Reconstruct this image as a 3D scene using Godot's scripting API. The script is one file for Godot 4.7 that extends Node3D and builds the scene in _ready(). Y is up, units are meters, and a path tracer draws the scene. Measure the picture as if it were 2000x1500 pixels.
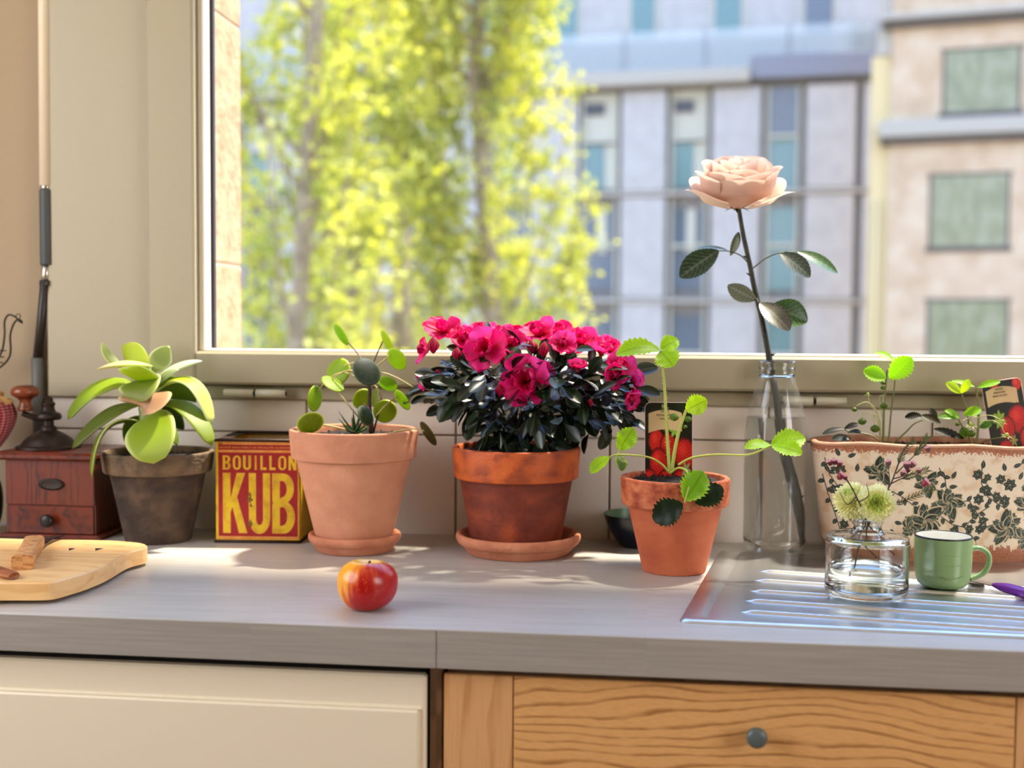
extends Node3D
# A kitchen worktop under a window: flower pots, a stock tin, an apple, a draining board; a spring street outside.

var rng := RandomNumberGenerator.new()
var M := {}
var used := {}


func _ready() -> void:
	rng.seed = 7
	set_camera()
	set_sky()
	make_materials()
	build_room()
	build_window()
	build_street()
	build_poplars()
	build_worktop()
	build_cabinets()
	build_drainer()
	build_crank_pole()
	build_wire_hen()
	build_coffee_mill()
	build_cloth_bag()
	build_cutting_board()
	build_succulent()
	build_stock_tin()
	build_pilea()
	build_azalea()
	build_strawberry_pot()
	build_bowl()
	build_bottle_and_rose()
	build_planter()
	build_vase_and_flowers()
	build_mug_and_knife()
	build_apple()


func set_camera() -> void:
	var cam := Camera3D.new()
	cam.name = "camera"
	cam.position = Vector3(0, 1.2451, 1.8986)
	cam.rotation = Vector3(-0.05, 0.1168, 0.0069)
	cam.near = 0.05
	cam.far = 300.0
	cam.fov = rad_to_deg(2.0 * atan(750.0 / 2300.0))
	var lens := CameraAttributesPhysical.new()
	lens.frustum_focal_length = 36.8
	lens.frustum_focus_distance = 1.6
	lens.frustum_near = 0.05
	lens.frustum_far = 300.0
	lens.exposure_aperture = 2.4
	cam.attributes = lens
	add_child(cam)
	cam.current = true
	cam.fov = rad_to_deg(2.0 * atan(750.0 / 2300.0))


func set_sky() -> void:
	var env := Environment.new()
	env.background_mode = Environment.BG_SKY
	var sky := Sky.new()
	var m := ProceduralSkyMaterial.new()
	m.sky_top_color = Color(0.56, 0.72, 0.95)
	m.sky_horizon_color = Color(0.95, 0.96, 0.97)
	m.ground_bottom_color = Color(0.45, 0.43, 0.4)
	m.ground_horizon_color = Color(0.75, 0.75, 0.74)
	m.sky_curve = 0.2
	sky.sky_material = m
	env.sky = sky
	env.background_energy_multiplier = 5.6
	env.tonemap_mode = Environment.TONE_MAPPER_LINEAR
	env.tonemap_exposure = 1.0
	env.sdfgi_enabled = true
	env.ssao_enabled = true
	env.ssil_enabled = true
	var we := WorldEnvironment.new()
	we.name = "sky"
	we.environment = env
	add_child(we)
	var sun := DirectionalLight3D.new()
	sun.name = "sun"
	sun.light_color = Color(1.0, 0.95, 0.86)
	sun.light_energy = 5.5
	sun.light_angular_distance = 4.5
	sun.shadow_enabled = true
	sun.sky_mode = DirectionalLight3D.SKY_MODE_LIGHT_ONLY
	add_child(sun)
	sun.look_at_from_position(Vector3(0.5, 1.36, -0.42) * 20.0, Vector3.ZERO)
	# daylight fill, added at two unseen windows, left and right of the camera
	for d in [[Vector3(-1.67, 1.75, 1.25), Vector3(-0.3, 1.15, 0.1), 2.5], [Vector3(2.17, 1.75, 2.1), Vector3(-0.2, 1.1, 0.1), 3.1]]:
		var day := AreaLight3D.new()
		day.name = "daylight_fill"
		day.area_size = Vector2(1.2, 1.4)
		day.light_color = Color(1.0, 0.95, 0.88)
		day.light_energy = d[2]
		day.area_normalize_energy = true
		day.area_range = 12.0
		day.shadow_enabled = true
		add_child(day, true)
		var flat_aim: Vector3 = d[0] + Vector3(signf(-d[0].x), -0.1, -0.25)
		day.look_at_from_position(d[0], flat_aim)


# ---------- bookkeeping ----------

func numbered(called: String) -> String:
	var n: int = used.get(called, 0)
	used[called] = n + 1
	return called if n == 0 else "%s_%03d" % [called, n]


func tag(o: Node3D, label: String, category: String, group := "") -> void:
	o.set_meta("label", label)
	o.set_meta("category", category)
	if group:
		o.set_meta("group", group)


func thing(called: String, label: String, category: String, at := Vector3.ZERO, turn := 0.0, group := "") -> Node3D:
	var o := Node3D.new()
	o.name = numbered(called)
	add_child(o, true)
	o.position = at
	o.rotation.y = turn
	tag(o, label, category, group)
	return o


func struct(called: String, at := Vector3.ZERO) -> Node3D:
	var o := Node3D.new()
	o.name = numbered(called)
	add_child(o, true)
	o.position = at
	o.set_meta("kind", "structure")
	return o


func new_st() -> SurfaceTool:
	var st := SurfaceTool.new()
	st.begin(Mesh.PRIMITIVE_TRIANGLES)
	st.set_color(Color.WHITE)
	st.set_uv(Vector2.ZERO)
	return st


func done(st: SurfaceTool, smooth := true) -> ArrayMesh:
	st.generate_normals()
	return st.commit()


# a mesh under its thing, its shape given in the thing's own axes
func part(parent: Node3D, called: String, mesh: Mesh, m: Material, at := Vector3.ZERO) -> MeshInstance3D:
	var o := MeshInstance3D.new()
	o.name = called
	o.mesh = mesh
	o.material_override = m
	o.position = at
	parent.add_child(o, true)
	return o


# the same for a shape given in the room's axes
func wpart(parent: Node3D, called: String, mesh: Mesh, m: Material) -> MeshInstance3D:
	var off := parent.position
	var p := parent.get_parent()
	if p is Node3D and p != self:
		off += (p as Node3D).position
	return part(parent, called, mesh, m, -off)


# ---------- shapes ----------

func tri(st: SurfaceTool, a: Vector3, b: Vector3, c: Vector3) -> void:   # counter-clockwise seen from outside
	st.add_vertex(a)
	st.add_vertex(c)
	st.add_vertex(b)


func quad(st: SurfaceTool, a: Vector3, b: Vector3, c: Vector3, d: Vector3) -> void:
	tri(st, a, b, c)
	tri(st, a, c, d)


func flat(st: SurfaceTool) -> void:
	st.set_smooth_group(0xFFFFFFFF)


func soft(st: SurfaceTool) -> void:
	st.set_smooth_group(0)


# f(u, v) -> point; colours from cf(u, v) when given; normals point along du x dv
func surf(st: SurfaceTool, nu: int, nv: int, f: Callable, cf: Variant = null) -> void:
	soft(st)
	var p: Array[Vector3] = []
	var c: Array[Color] = []
	for j in nv + 1:
		for i in nu + 1:
			p.append(f.call(float(i) / nu, float(j) / nv))
			if cf != null:
				c.append((cf.call(float(i) / nu, float(j) / nv) as Color).srgb_to_linear())
	for j in nv:
		for i in nu:
			var k := [j * (nu + 1) + i, j * (nu + 1) + i + 1, (j + 1) * (nu + 1) + i + 1, (j + 1) * (nu + 1) + i]
			for t in [0, 2, 1, 0, 3, 2]:
				var q: int = k[t]
				if cf != null:
					st.set_color(c[q])
				st.set_uv(Vector2(float(q % (nu + 1)) / nu, 1.0 - float(q / (nu + 1)) / nv))
				st.add_vertex(p[q])


# profile: (radius, height) from the outside bottom up over the rim and down inside
func lathe(st: SurfaceTool, prof: Array, seg := 64, centre := Vector3.ZERO, cf: Variant = null) -> void:
	var n := prof.size() - 1
	var f := func(u: float, v: float) -> Vector3:
		var q: Vector2 = prof[roundi(v * n)]
		return centre + Vector3(q.x * cos(u * TAU), q.y, -q.x * sin(u * TAU))
	surf(st, seg, n, f, cf)


# a profile with its corners rounded: each row is [radius, height, corner radius]
func rounded(rows: Array) -> Array:
	var out: Array = []
	for i in rows.size():
		var p := Vector2(rows[i][0], rows[i][1])
		var r: float = rows[i][2] if rows[i].size() > 2 else 0.0
		if i == 0 or i == rows.size() - 1 or r <= 0.0:
			out.append(p)
			continue
		var a := Vector2(rows[i - 1][0], rows[i - 1][1])
		var b := Vector2(rows[i + 1][0], rows[i + 1][1])
		var ra := minf(r, p.distance_to(a) * 0.48)
		var rb := minf(r, p.distance_to(b) * 0.48)
		var s := p + (a - p).normalized() * ra
		var e := p + (b - p).normalized() * rb
		for k in 5:
			var t := k / 4.0
			out.append(s.lerp(p, t).lerp(p.lerp(e, t), t))
	return out


func box(st: SurfaceTool, lo: Vector3, hi: Vector3, b := 0.002) -> void:
	flat(st)
	b = minf(b, minf(hi.x - lo.x, minf(hi.y - lo.y, hi.z - lo.z)) * 0.45)
	var c := (lo + hi) / 2.0
	var h := (hi - lo) / 2.0
	var corner := func(sx: float, sy: float, sz: float, axis: int) -> Vector3:
		var v := Vector3(h.x - b, h.y - b, h.z - b)
		v[axis] = h[axis]
		return c + Vector3(v.x * sx, v.y * sy, v.z * sz)
	for axis in 3:
		for s in [-1.0, 1.0]:
			var q: Array = []
			for k in [[-1, -1], [1, -1], [1, 1], [-1, 1]]:
				var d := [0.0, 0.0, 0.0]
				d[axis] = s
				d[(axis + 1) % 3] = k[0]
				d[(axis + 2) % 3] = k[1]
				q.append(corner.call(d[0], d[1], d[2], axis))
			if s < 0:
				q.reverse()
			quad(st, q[0], q[1], q[2], q[3])
	if b <= 0.0:
		return
	for axis in 3:   # chamfers along each axis
		var a1 := (axis + 1) % 3
		var a2 := (axis + 2) % 3
		for s1 in [-1.0, 1.0]:
			for s2 in [-1.0, 1.0]:
				var q: Array = []
				for k in [[-1.0, a1], [1.0, a1], [1.0, a2], [-1.0, a2]]:
					var d := [0.0, 0.0, 0.0]
					d[axis] = k[0]
					d[a1] = s1
					d[a2] = s2
					q.append(corner.call(d[0], d[1], d[2], k[1]))
				if s1 * s2 < 0:
					q.reverse()
				q.reverse()
				quad(st, q[0], q[1], q[2], q[3])
	for sx in [-1.0, 1.0]:
		for sy in [-1.0, 1.0]:
			for sz in [-1.0, 1.0]:
				var a: Vector3 = corner.call(sx, sy, sz, 0)
				var e: Vector3 = corner.call(sx, sy, sz, 1)
				var g: Vector3 = corner.call(sx, sy, sz, 2)
				if sx * sy * sz > 0:
					tri(st, a, e, g)
				else:
					tri(st, a, g, e)


func box_mesh(lo: Vector3, hi: Vector3, b := 0.002) -> ArrayMesh:
	var st := new_st()
	box(st, lo, hi, b)
	return done(st)


# a smooth line through the points
func curve(pts: Array, n: int) -> Array:
	var out: Array = []
	var k := pts.size() - 1
	for i in n + 1:
		var t := float(i) / n * k
		var s := mini(int(t), k - 1)
		var a: Vector3 = pts[maxi(s - 1, 0)]
		var b: Vector3 = pts[s]
		var c: Vector3 = pts[s + 1]
		var d: Vector3 = pts[mini(s + 2, k)]
		out.append(b.cubic_interpolate(c, a, d, t - s))
	return out


func tube(st: SurfaceTool, pts: Array, r0: float, r1: float, seg := 8, bumps := 0.0) -> void:
	soft(st)
	var n := pts.size() - 1
	var side := Vector3.ZERO
	var rings: Array = []
	for i in n + 1:
		var d: Vector3 = ((pts[mini(i + 1, n)] as Vector3) - (pts[maxi(i - 1, 0)] as Vector3)).normalized()
		if side == Vector3.ZERO:
			side = d.cross(Vector3(0.31, 0.2, 0.93)).normalized()
		side = (side - d * side.dot(d)).normalized()
		var up := d.cross(side)
		var r := lerpf(r0, r1, float(i) / n) * (1.0 + bumps * sin(i * 2.4))
		var ring: Array = []
		for j in seg:
			var a := TAU * j / seg
			ring.append((pts[i] as Vector3) + (side * cos(a) + up * sin(a)) * r)
		rings.append(ring)
	for i in n:
		for j in seg:
			var k := (j + 1) % seg
			quad(st, rings[i][j], rings[i][k], rings[i + 1][k], rings[i + 1][j])
	for j in range(1, seg - 1):
		tri(st, rings[0][0], rings[0][j + 1], rings[0][j])
		tri(st, rings[n][0], rings[n][j], rings[n][j + 1])


func tube_mesh(pts: Array, r0: float, r1: float, seg := 8, n := 12) -> ArrayMesh:
	var st := new_st()
	tube(st, curve(pts, n) if n else pts, r0, r1, seg)
	return done(st)


func shape_of(kind: String, s: float) -> float:
	match kind:
		"round": return sqrt(maxf(0.0, 1.0 - pow(2.0 * s - 1.0, 2.0)))
		"spoon": return pow(maxf(sin(PI * pow(s, 1.35)), 0.0), 0.62) * (0.35 + 0.65 * smoothstep(0.0, 0.55, s))
		"lance": return pow(maxf(sin(PI * pow(s, 0.85)), 0.0), 0.9)
		"point": return pow(1.0 - s, 0.8) * minf(1.0, s * 8.0 + 0.5)
		"berry": return pow(maxf(sin(PI * pow(s, 1.1)), 0.0), 0.65)
		"strap": return pow(maxf(sin(PI * pow(s, 1.15)), 0.0), 0.4) * (0.55 + 0.45 * smoothstep(0.0, 0.5, s))
	return pow(maxf(sin(PI * pow(s, 0.9)), 0.0), 0.75)


# a leaf from b to t; n is the way its upper face looks; o: bend, via, fold, thick, teeth, shape, c0 (middle), c1 (edge), vein
func blade(st: SurfaceTool, b: Vector3, t: Vector3, w: float, n: Vector3, o := {}) -> void:
	soft(st)
	n = n.normalized()
	var kind: String = o.get("shape", "oval")
	var mid: Vector3 = o.get("via", (b + t) / 2.0 + n * float(o.get("bend", 0.0)))
	var fold: float = o.get("fold", 0.15)
	var teeth: int = o.get("teeth", 0)
	var thick: float = o.get("thick", 0.0)
	var wave: float = o.get("wave", 0.0)
	var c0: Color = o.get("c0", Color(0.2, 0.4, 0.1))
	var c1: Color = o.get("c1", c0)
	var ct: Color = o.get("ct", c0)
	var vein: Color = o.get("vein", c0.lerp(c1, 0.5))
	var roll: float = o.get("twist", 0.0)
	var at := func(s: float, u: float, h: float) -> Vector3:
		var p := b.lerp(mid, s).lerp(mid.lerp(t, s), s)
		var d := (b.lerp(mid, s).direction_to(mid.lerp(t, s)))
		var side := d.cross(n).normalized().rotated(d, roll * s)
		var up := side.cross(d)
		var hw := w / 2.0 * shape_of(kind, s)
		if teeth and absf(u) > 0.98:
			hw *= 1.0 + float(o.get("tooth", 0.34)) * (fposmod(s * teeth, 1.0) - 0.35)
		return p + side * hw * u + up * (fold * hw * u * u + wave * hw * sin(s * 17.0 + u * 2.0) * absf(u) + h)
	if thick > 0.0:
		var f := func(u: float, v: float) -> Vector3:
			var s := lerpf(0.0, 1.0, v)
			var sh := shape_of(kind, s)
			return at.call(s, cos(u * TAU), sin(u * TAU) * thick * minf(1.0, sh * 1.6))
		var cf := func(u: float, v: float) -> Color:
			var e := absf(cos(u * TAU))
			return c0.lerp(c1, smoothstep(0.76, 0.98, maxf(e, smoothstep(0.8, 1.0, v) * 0.98))).lerp(ct, smoothstep(0.45, 1.0, v) * 0.6)
		surf(st, 20, 16, f, cf)
		return
	var nv := teeth * 4 if teeth else 14
	var g := func(u: float, v: float) -> Vector3:
		return at.call(v, 2.0 * u - 1.0, 0.0)
	var cg := func(u: float, v: float) -> Color:
		var e := absf(2.0 * u - 1.0)
		if e < 0.1:
			return vein
		if teeth and fposmod(v * 8.0 - e * 2.4, 1.0) < 0.24:
			return vein.lerp(c1, 0.3)
		return c0.lerp(c1, smoothstep(0.55, 1.0, e)).lerp(ct, v * v * 0.7)
	surf(st, 14 if teeth else 8, nv, g, cg)


func blade_mesh(b: Vector3, t: Vector3, w: float, n: Vector3, o := {}) -> ArrayMesh:
	var st := new_st()
	blade(st, b, t, w, n, o)
	return done(st)


# a round leaf that shows as an ellipse: half axes a and b, the long one turned by angle; lean says which long edge is nearer
func disc_mesh(c: Vector3, a: float, b: float, angle: float, lean: float, c0: Color, c1: Color, cup := 0.12) -> ArrayMesh:
	var st := new_st()
	var t := acos(clampf(b / a, 0.05, 1.0)) * lean
	var u := Vector3(cos(angle), sin(angle), 0)
	var v := Vector3(-sin(angle), cos(angle), 0) * cos(t) + Vector3(0, 0, 1) * sin(t)
	var n := u.cross(v)
	for side in [1.0, -1.0]:
		var f := func(p: float, q: float) -> Vector3:
			var r := q * a
			return c + u * cos(p * TAU * side) * r + v * sin(p * TAU * side) * r + n * (cup * a * (1.0 - q * q) + side * 0.0006 * (1.0 - pow(q, 6.0)))
		var cf := func(p: float, q: float) -> Color:
			var rib := smoothstep(0.93, 1.0, absf(cos(p * TAU * 3.5))) * (1.0 - q) * 0.35
			return c0.lerp(c1, smoothstep(0.82, 1.0, q)).lerp(c1, rib)
		surf(st, 36, 8, f, cf)
	return done(st)


# ---------- paint for printed surfaces ----------

func dab(im: Image, x: float, y: float, a: float, b: float, angle: float, col: Color, hard := 0.25) -> void:
	var r := int(maxf(a, b)) + 2
	for j in range(maxi(0, int(y) - r), mini(im.get_height(), int(y) + r + 1)):
		for i in range(maxi(0, int(x) - r), mini(im.get_width(), int(x) + r + 1)):
			var d := Vector2(i - x, j - y).rotated(-angle)
			var q := pow(d.x / a, 2.0) + pow(d.y / b, 2.0)
			if q < 1.0:
				im.set_pixel(i, j, im.get_pixel(i, j).lerp(col, minf(1.0, (1.0 - q) / hard) * col.a))


func stroke(im: Image, pts: Array, w: float, col: Color) -> void:
	for k in pts.size() - 1:
		var a: Vector2 = pts[k]
		var b: Vector2 = pts[k + 1]
		var n := int(a.distance_to(b) / maxf(1.0, w * 0.5)) + 1
		for i in n:
			var p := a.lerp(b, float(i) / n)
			dab(im, p.x, p.y, w, w, 0, col, 0.5)


func leaf_dab(im: Image, p: Vector2, angle: float, l: float, w: float, col: Color) -> void:
	var r := int(l) + 2
	for j in range(maxi(0, int(p.y) - r), mini(im.get_height(), int(p.y) + r + 1)):
		for i in range(maxi(0, int(p.x) - r), mini(im.get_width(), int(p.x) + r + 1)):
			var d := Vector2(i - p.x, j - p.y).rotated(-angle)
			var s := d.x / l
			if s < 0.0 or s > 1.0:
				continue
			var h := w * pow(sin(PI * pow(s, 0.8)), 0.8)
			if absf(d.y) < h:
				im.set_pixel(i, j, col if absf(d.y) > 0.8 or s > 0.85 else col.lightened(0.45))


func texture_of(im: Image) -> ImageTexture:
	return ImageTexture.create_from_image(im)


# ---------- materials ----------

func noise_tex(freq: float, ramp: Array, kind := FastNoiseLite.TYPE_SIMPLEX_SMOOTH, octaves := 4, size := 256, seed_ := 1) -> NoiseTexture2D:
	var t := NoiseTexture2D.new()
	t.width = size
	t.height = size
	t.seamless = true
	var n := FastNoiseLite.new()
	n.noise_type = kind
	n.frequency = freq
	n.fractal_octaves = octaves
	n.seed = seed_
	t.noise = n
	if ramp.size():
		var g := Gradient.new()
		g.offsets = PackedFloat32Array()
		g.colors = PackedColorArray()
		var offs := PackedFloat32Array()
		var cols := PackedColorArray()
		for i in ramp.size():
			offs.append(float(i) / (ramp.size() - 1) * 0.7 + 0.15)
			cols.append(ramp[i])
		g.offsets = offs
		g.colors = cols
		t.color_ramp = g
	return t


func plain(c: Color, rough := 0.6, metal := 0.0) -> StandardMaterial3D:
	var m := StandardMaterial3D.new()
	m.albedo_color = c
	m.roughness = rough
	m.metallic = metal
	return m


# mottled colour in three planes; scale is repeats per metre along each axis
func mottled(ramp: Array, scale: Vector3, rough := 0.8, freq := 0.02, seed_ := 1, bump := 0.0) -> StandardMaterial3D:
	var m := plain(Color.WHITE, rough)
	m.albedo_texture = noise_tex(freq, ramp, FastNoiseLite.TYPE_SIMPLEX_SMOOTH, 4, 256, seed_)
	m.uv1_triplanar = true
	m.uv1_scale = scale
	if bump > 0.0:
		m.heightmap_enabled = true
		m.heightmap_texture = M.fine
		m.heightmap_scale = bump
	return m


func leafy(light: Color, rough := 0.45, tint := Color(0.8, 1.0, 0.3)) -> StandardMaterial3D:
	var m := plain(light, rough)
	m.vertex_color_use_as_albedo = true
	m.backlight_enabled = true
	m.backlight = tint
	m.cull_mode = BaseMaterial3D.CULL_DISABLED
	return m


func glass(alpha := 0.03) -> StandardMaterial3D:
	var m := plain(Color(0.95, 0.98, 0.97, alpha), 0.02)
	m.transparency = BaseMaterial3D.TRANSPARENCY_ALPHA
	return m


func solid_glass(c: Color, scale: float) -> StandardMaterial3D:
	var m := plain(Color(c.r, c.g, c.b, 0.0), 0.0)
	m.refraction_enabled = true
	m.refraction_scale = scale
	return m


# boards sawn along the grain: rings bent by slow noise; along is the long axis of the picture
func wood_tex(light: Color, dark: Color, rings: float, bend: float, seed_: int, w := 512, h := 256) -> ImageTexture:
	var n := FastNoiseLite.new()
	n.seed = seed_
	n.frequency = 0.01
	n.fractal_octaves = 3
	var im := Image.create(w, h, false, Image.FORMAT_RGB8)
	for j in h:
		for i in w:
			var q := float(j) / h * rings + n.get_noise_2d(i * 0.35 * 512.0 / w, j * 1.6 * 256.0 / h) * bend
			var k := fposmod(q, 1.0)
			var line := smoothstep(0.45, 0.88, k) * (1.0 - smoothstep(0.93, 1.0, k))
			line *= 0.55 + 0.6 * n.get_noise_2d(i * 2.0 + 900.0, floorf(q) * 37.0) + 0.25
			var fleck := n.get_noise_2d(i * 1.2, j * 22.0 + 400.0)
			im.set_pixel(i, j, light.lerp(dark, clampf(line * 0.8 + fleck * 0.28, 0.0, 1.0)))
	return texture_of(im)


func wood(tex: Texture2D, scale: Vector3, rough := 0.5) -> StandardMaterial3D:
	var m := plain(Color.WHITE, rough)
	m.albedo_texture = tex
	m.uv1_triplanar = true
	m.uv1_scale = scale
	return m


func make_materials() -> void:
	M.fine = noise_tex(0.06, [], FastNoiseLite.TYPE_SIMPLEX, 5, 256, 5)
	M.wall = plain(Color(0.65, 0.575, 0.47), 0.85)
	M.ceiling = plain(Color(0.92, 0.9, 0.86), 0.9)
	M.frame = plain(Color(0.64, 0.6, 0.495), 0.42)
	M.bead = plain(Color(0.9, 0.88, 0.82), 0.4)
	M.gasket = plain(Color(0.2, 0.18, 0.21), 0.6)
	M.hinge = plain(Color(0.74, 0.72, 0.63), 0.35)
	M.black = plain(Color(0.03, 0.03, 0.03), 0.7)
	M.grout = plain(Color(0.7, 0.64, 0.57), 0.9)
	M.tile = plain(Color(0.88, 0.84, 0.79), 0.25)
	M.floor = plain(Color(0.62, 0.5, 0.38), 0.5)
	M.stone = mottled([Color(0.6, 0.49, 0.36), Color(0.66, 0.55, 0.42), Color(0.7, 0.59, 0.46)], Vector3(2, 2, 2), 0.9, 0.03, 3, 0.2)
	M.mortar = plain(Color(0.74, 0.66, 0.54), 0.9)
	M.glass = glass(0.02)
	M.terracotta = mottled([Color(0.73, 0.48, 0.36), Color(0.78, 0.53, 0.4), Color(0.82, 0.58, 0.45)], Vector3(5, 5, 5), 0.85, 0.012, 11, 0.08)
	M.saucer = mottled([Color(0.67, 0.4, 0.28), Color(0.74, 0.46, 0.33), Color(0.78, 0.52, 0.39)], Vector3(6, 6, 6), 0.85, 0.014, 12, 0.08)
	M.rim_orange = mottled([Color(0.5, 0.2, 0.06), Color(0.74, 0.33, 0.11), Color(0.8, 0.38, 0.13)], Vector3(7, 7, 7), 0.6, 0.012, 13, 0.06)
	M.damp_clay = mottled([Color(0.36, 0.12, 0.06), Color(0.45, 0.17, 0.08), Color(0.62, 0.27, 0.12)], Vector3(5, 5, 5), 0.7, 0.014, 14, 0.08)
	M.orange_clay = mottled([Color(0.66, 0.31, 0.17), Color(0.71, 0.35, 0.2), Color(0.75, 0.4, 0.24)], Vector3(6, 6, 6), 0.75, 0.012, 15, 0.06)
	M.orange_rim = mottled([Color(0.52, 0.2, 0.09), Color(0.72, 0.35, 0.19), Color(0.8, 0.5, 0.33)], Vector3(9, 9, 9), 0.75, 0.02, 16, 0.06)
	M.dark_clay = mottled([Color(0.17, 0.12, 0.09), Color(0.25, 0.19, 0.15), Color(0.36, 0.28, 0.21)], Vector3(6, 6, 6), 0.85, 0.014, 17, 0.12)
	M.dark_rim = mottled([Color(0.27, 0.21, 0.15), Color(0.38, 0.31, 0.23), Color(0.47, 0.38, 0.27)], Vector3(8, 8, 8), 0.85, 0.014, 18, 0.12)
	M.soil = mottled([Color(0.03, 0.02, 0.015), Color(0.09, 0.06, 0.045), Color(0.2, 0.14, 0.1)], Vector3(30, 30, 30), 0.95, 0.05, 19)
	M.leaf = leafy(Color.WHITE, 0.5, Color(1.0, 1.0, 0.6))
	M.juicy = leafy(Color.WHITE, 0.5, Color(0.8, 0.85, 0.5))
	M.glossy = leafy(Color.WHITE, 0.36, Color(0.25, 0.3, 0.15))
	M.petal = leafy(Color.WHITE, 0.6, Color(0.9, 0.86, 0.86))
	M.stem = leafy(Color.WHITE, 0.6, Color(0.2, 0.2, 0.1))
	M.steel = plain(Color(0.8, 0.8, 0.8), 0.3, 1.0)
	M.steel.heightmap_enabled = true
	M.steel.heightmap_texture = M.fine
	M.steel.uv1_triplanar = true
	M.steel.uv1_scale = Vector3(2, 2, 40)
	M.steel.heightmap_scale = 0.01
	M.dark_metal = plain(Color(0.16, 0.13, 0.12), 0.4, 0.7)
	M.bright_metal = plain(Color(0.75, 0.73, 0.7), 0.3, 1.0)
	M.clear_glass = solid_glass(Color(0.97, 0.99, 0.99), 0.05)
	M.bottle_glass = glass(0.05)
	M.water = solid_glass(Color(0.98, 1.0, 0.99), 0.033)


# ---------- the room ----------

func build_room() -> void:
	var f := struct("floor")
	part(f, "floor_slab", box_mesh(Vector3(-1.9, -0.2, -0.34), Vector3(2.4, 0, 4.2), 0.0), M.floor)
	var c := struct("ceiling")
	part(c, "ceiling_slab", box_mesh(Vector3(-1.9, 3.15, -0.34), Vector3(2.4, 3.35, 4.2), 0.0), M.ceiling)
	for side in [-1.0, 1.0]:
		var wl := struct("wall_left" if side < 0 else "wall_right")
		var x0 := -1.9 if side < 0 else 2.2
		var z0 := 0.5 if side < 0 else 1.3
		for p in [[0.0, 3.15, -0.3, z0], [0.0, 3.15, z0 + 1.6, 4.2], [0.0, 1.0, z0, z0 + 1.6], [2.5, 3.15, z0, z0 + 1.6]]:
			part(wl, "plaster", box_mesh(Vector3(x0, p[0], p[2]), Vector3(x0 + 0.2, p[1], p[3]), 0.0), M.wall)
		var wn := struct("window_2" if side < 0 else "window_3")  # unseen side windows, added to carry the fill light
		var xm := x0 + 0.08
		var fs := new_st()
		for b in [[1.0, z0, 1.07, z0 + 1.6], [2.43, z0, 2.5, z0 + 1.6], [1.07, z0, 2.43, z0 + 0.07], [1.07, z0 + 1.53, 2.43, z0 + 1.6], [1.07, z0 + 0.77, 2.43, z0 + 0.83]]:
			box(fs, Vector3(xm, b[0], b[1]), Vector3(xm + 0.07, b[2], b[3]))
		part(wn, "window_frame", done(fs), M.bead)
		for q in [z0 + 0.07, z0 + 0.83]:
			part(wn, "pane", box_mesh(Vector3(xm + 0.03, 1.07, q), Vector3(xm + 0.034, 2.43, q + 0.7), 0.0), M.glass)
	var w := struct("wall_front")
	part(w, "plaster", box_mesh(Vector3(-1.7, 0, 4.0), Vector3(2.2, 3.15, 4.2), 0.0), M.wall)
	# window wall
	var b := struct("wall_back")
	var fx := -1.016
	part(b, "plaster", box_mesh(Vector3(-1.7, 0, -0.34), Vector3(fx, 3.15, -0.012), 0.0), M.wall)
	part(b, "plaster", box_mesh(Vector3(1.6, 0, -0.34), Vector3(2.2, 3.15, 0.0), 0.0), M.wall)
	part(b, "plaster", box_mesh(Vector3(fx, 2.95, -0.34), Vector3(1.6, 3.15, 0.0), 0.0), M.wall)
	part(b, "plaster", box_mesh(Vector3(fx, 0, -0.34), Vector3(1.6, 1.115, -0.008), 0.0), M.grout)
	var rows := [[0.86, 1.0622], [1.0652, 1.1175]]
	for k in range(-3, 8):
		var x0 := -0.3147 + k * 0.2514 + 0.0015
		for row in rows:
			var xa := maxf(x0, fx + 0.001)
			var xb := minf(x0 + 0.2484, 1.598)
			if xb > xa + 0.01:
				part(b, "tile", box_mesh(Vector3(xa, row[0], -0.012), Vector3(xb, row[1], 0.0), 0.0012), M.tile)
	# outer stone reveal, in blocks
	var ys := [1.0, 1.3571, 1.8194, 1.9, 2.3, 2.65, 3.0]
	for k in ys.size() - 1:
		part(b, "stone_block", box_mesh(Vector3(-0.99, ys[k] + 0.002, -0.36), Vector3(-0.805, ys[k + 1] - 0.002, -0.075), 0.003), M.stone)
	part(b, "mortar", box_mesh(Vector3(-0.985, 0.95, -0.355), Vector3(-0.805 - 0.002, 3.0, -0.08), 0.0), M.mortar)
	part(b, "outer_sill", box_mesh(Vector3(-0.9, 1.06, -0.4), Vector3(1.6, 1.12, -0.075), 0.004), M.stone)


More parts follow.
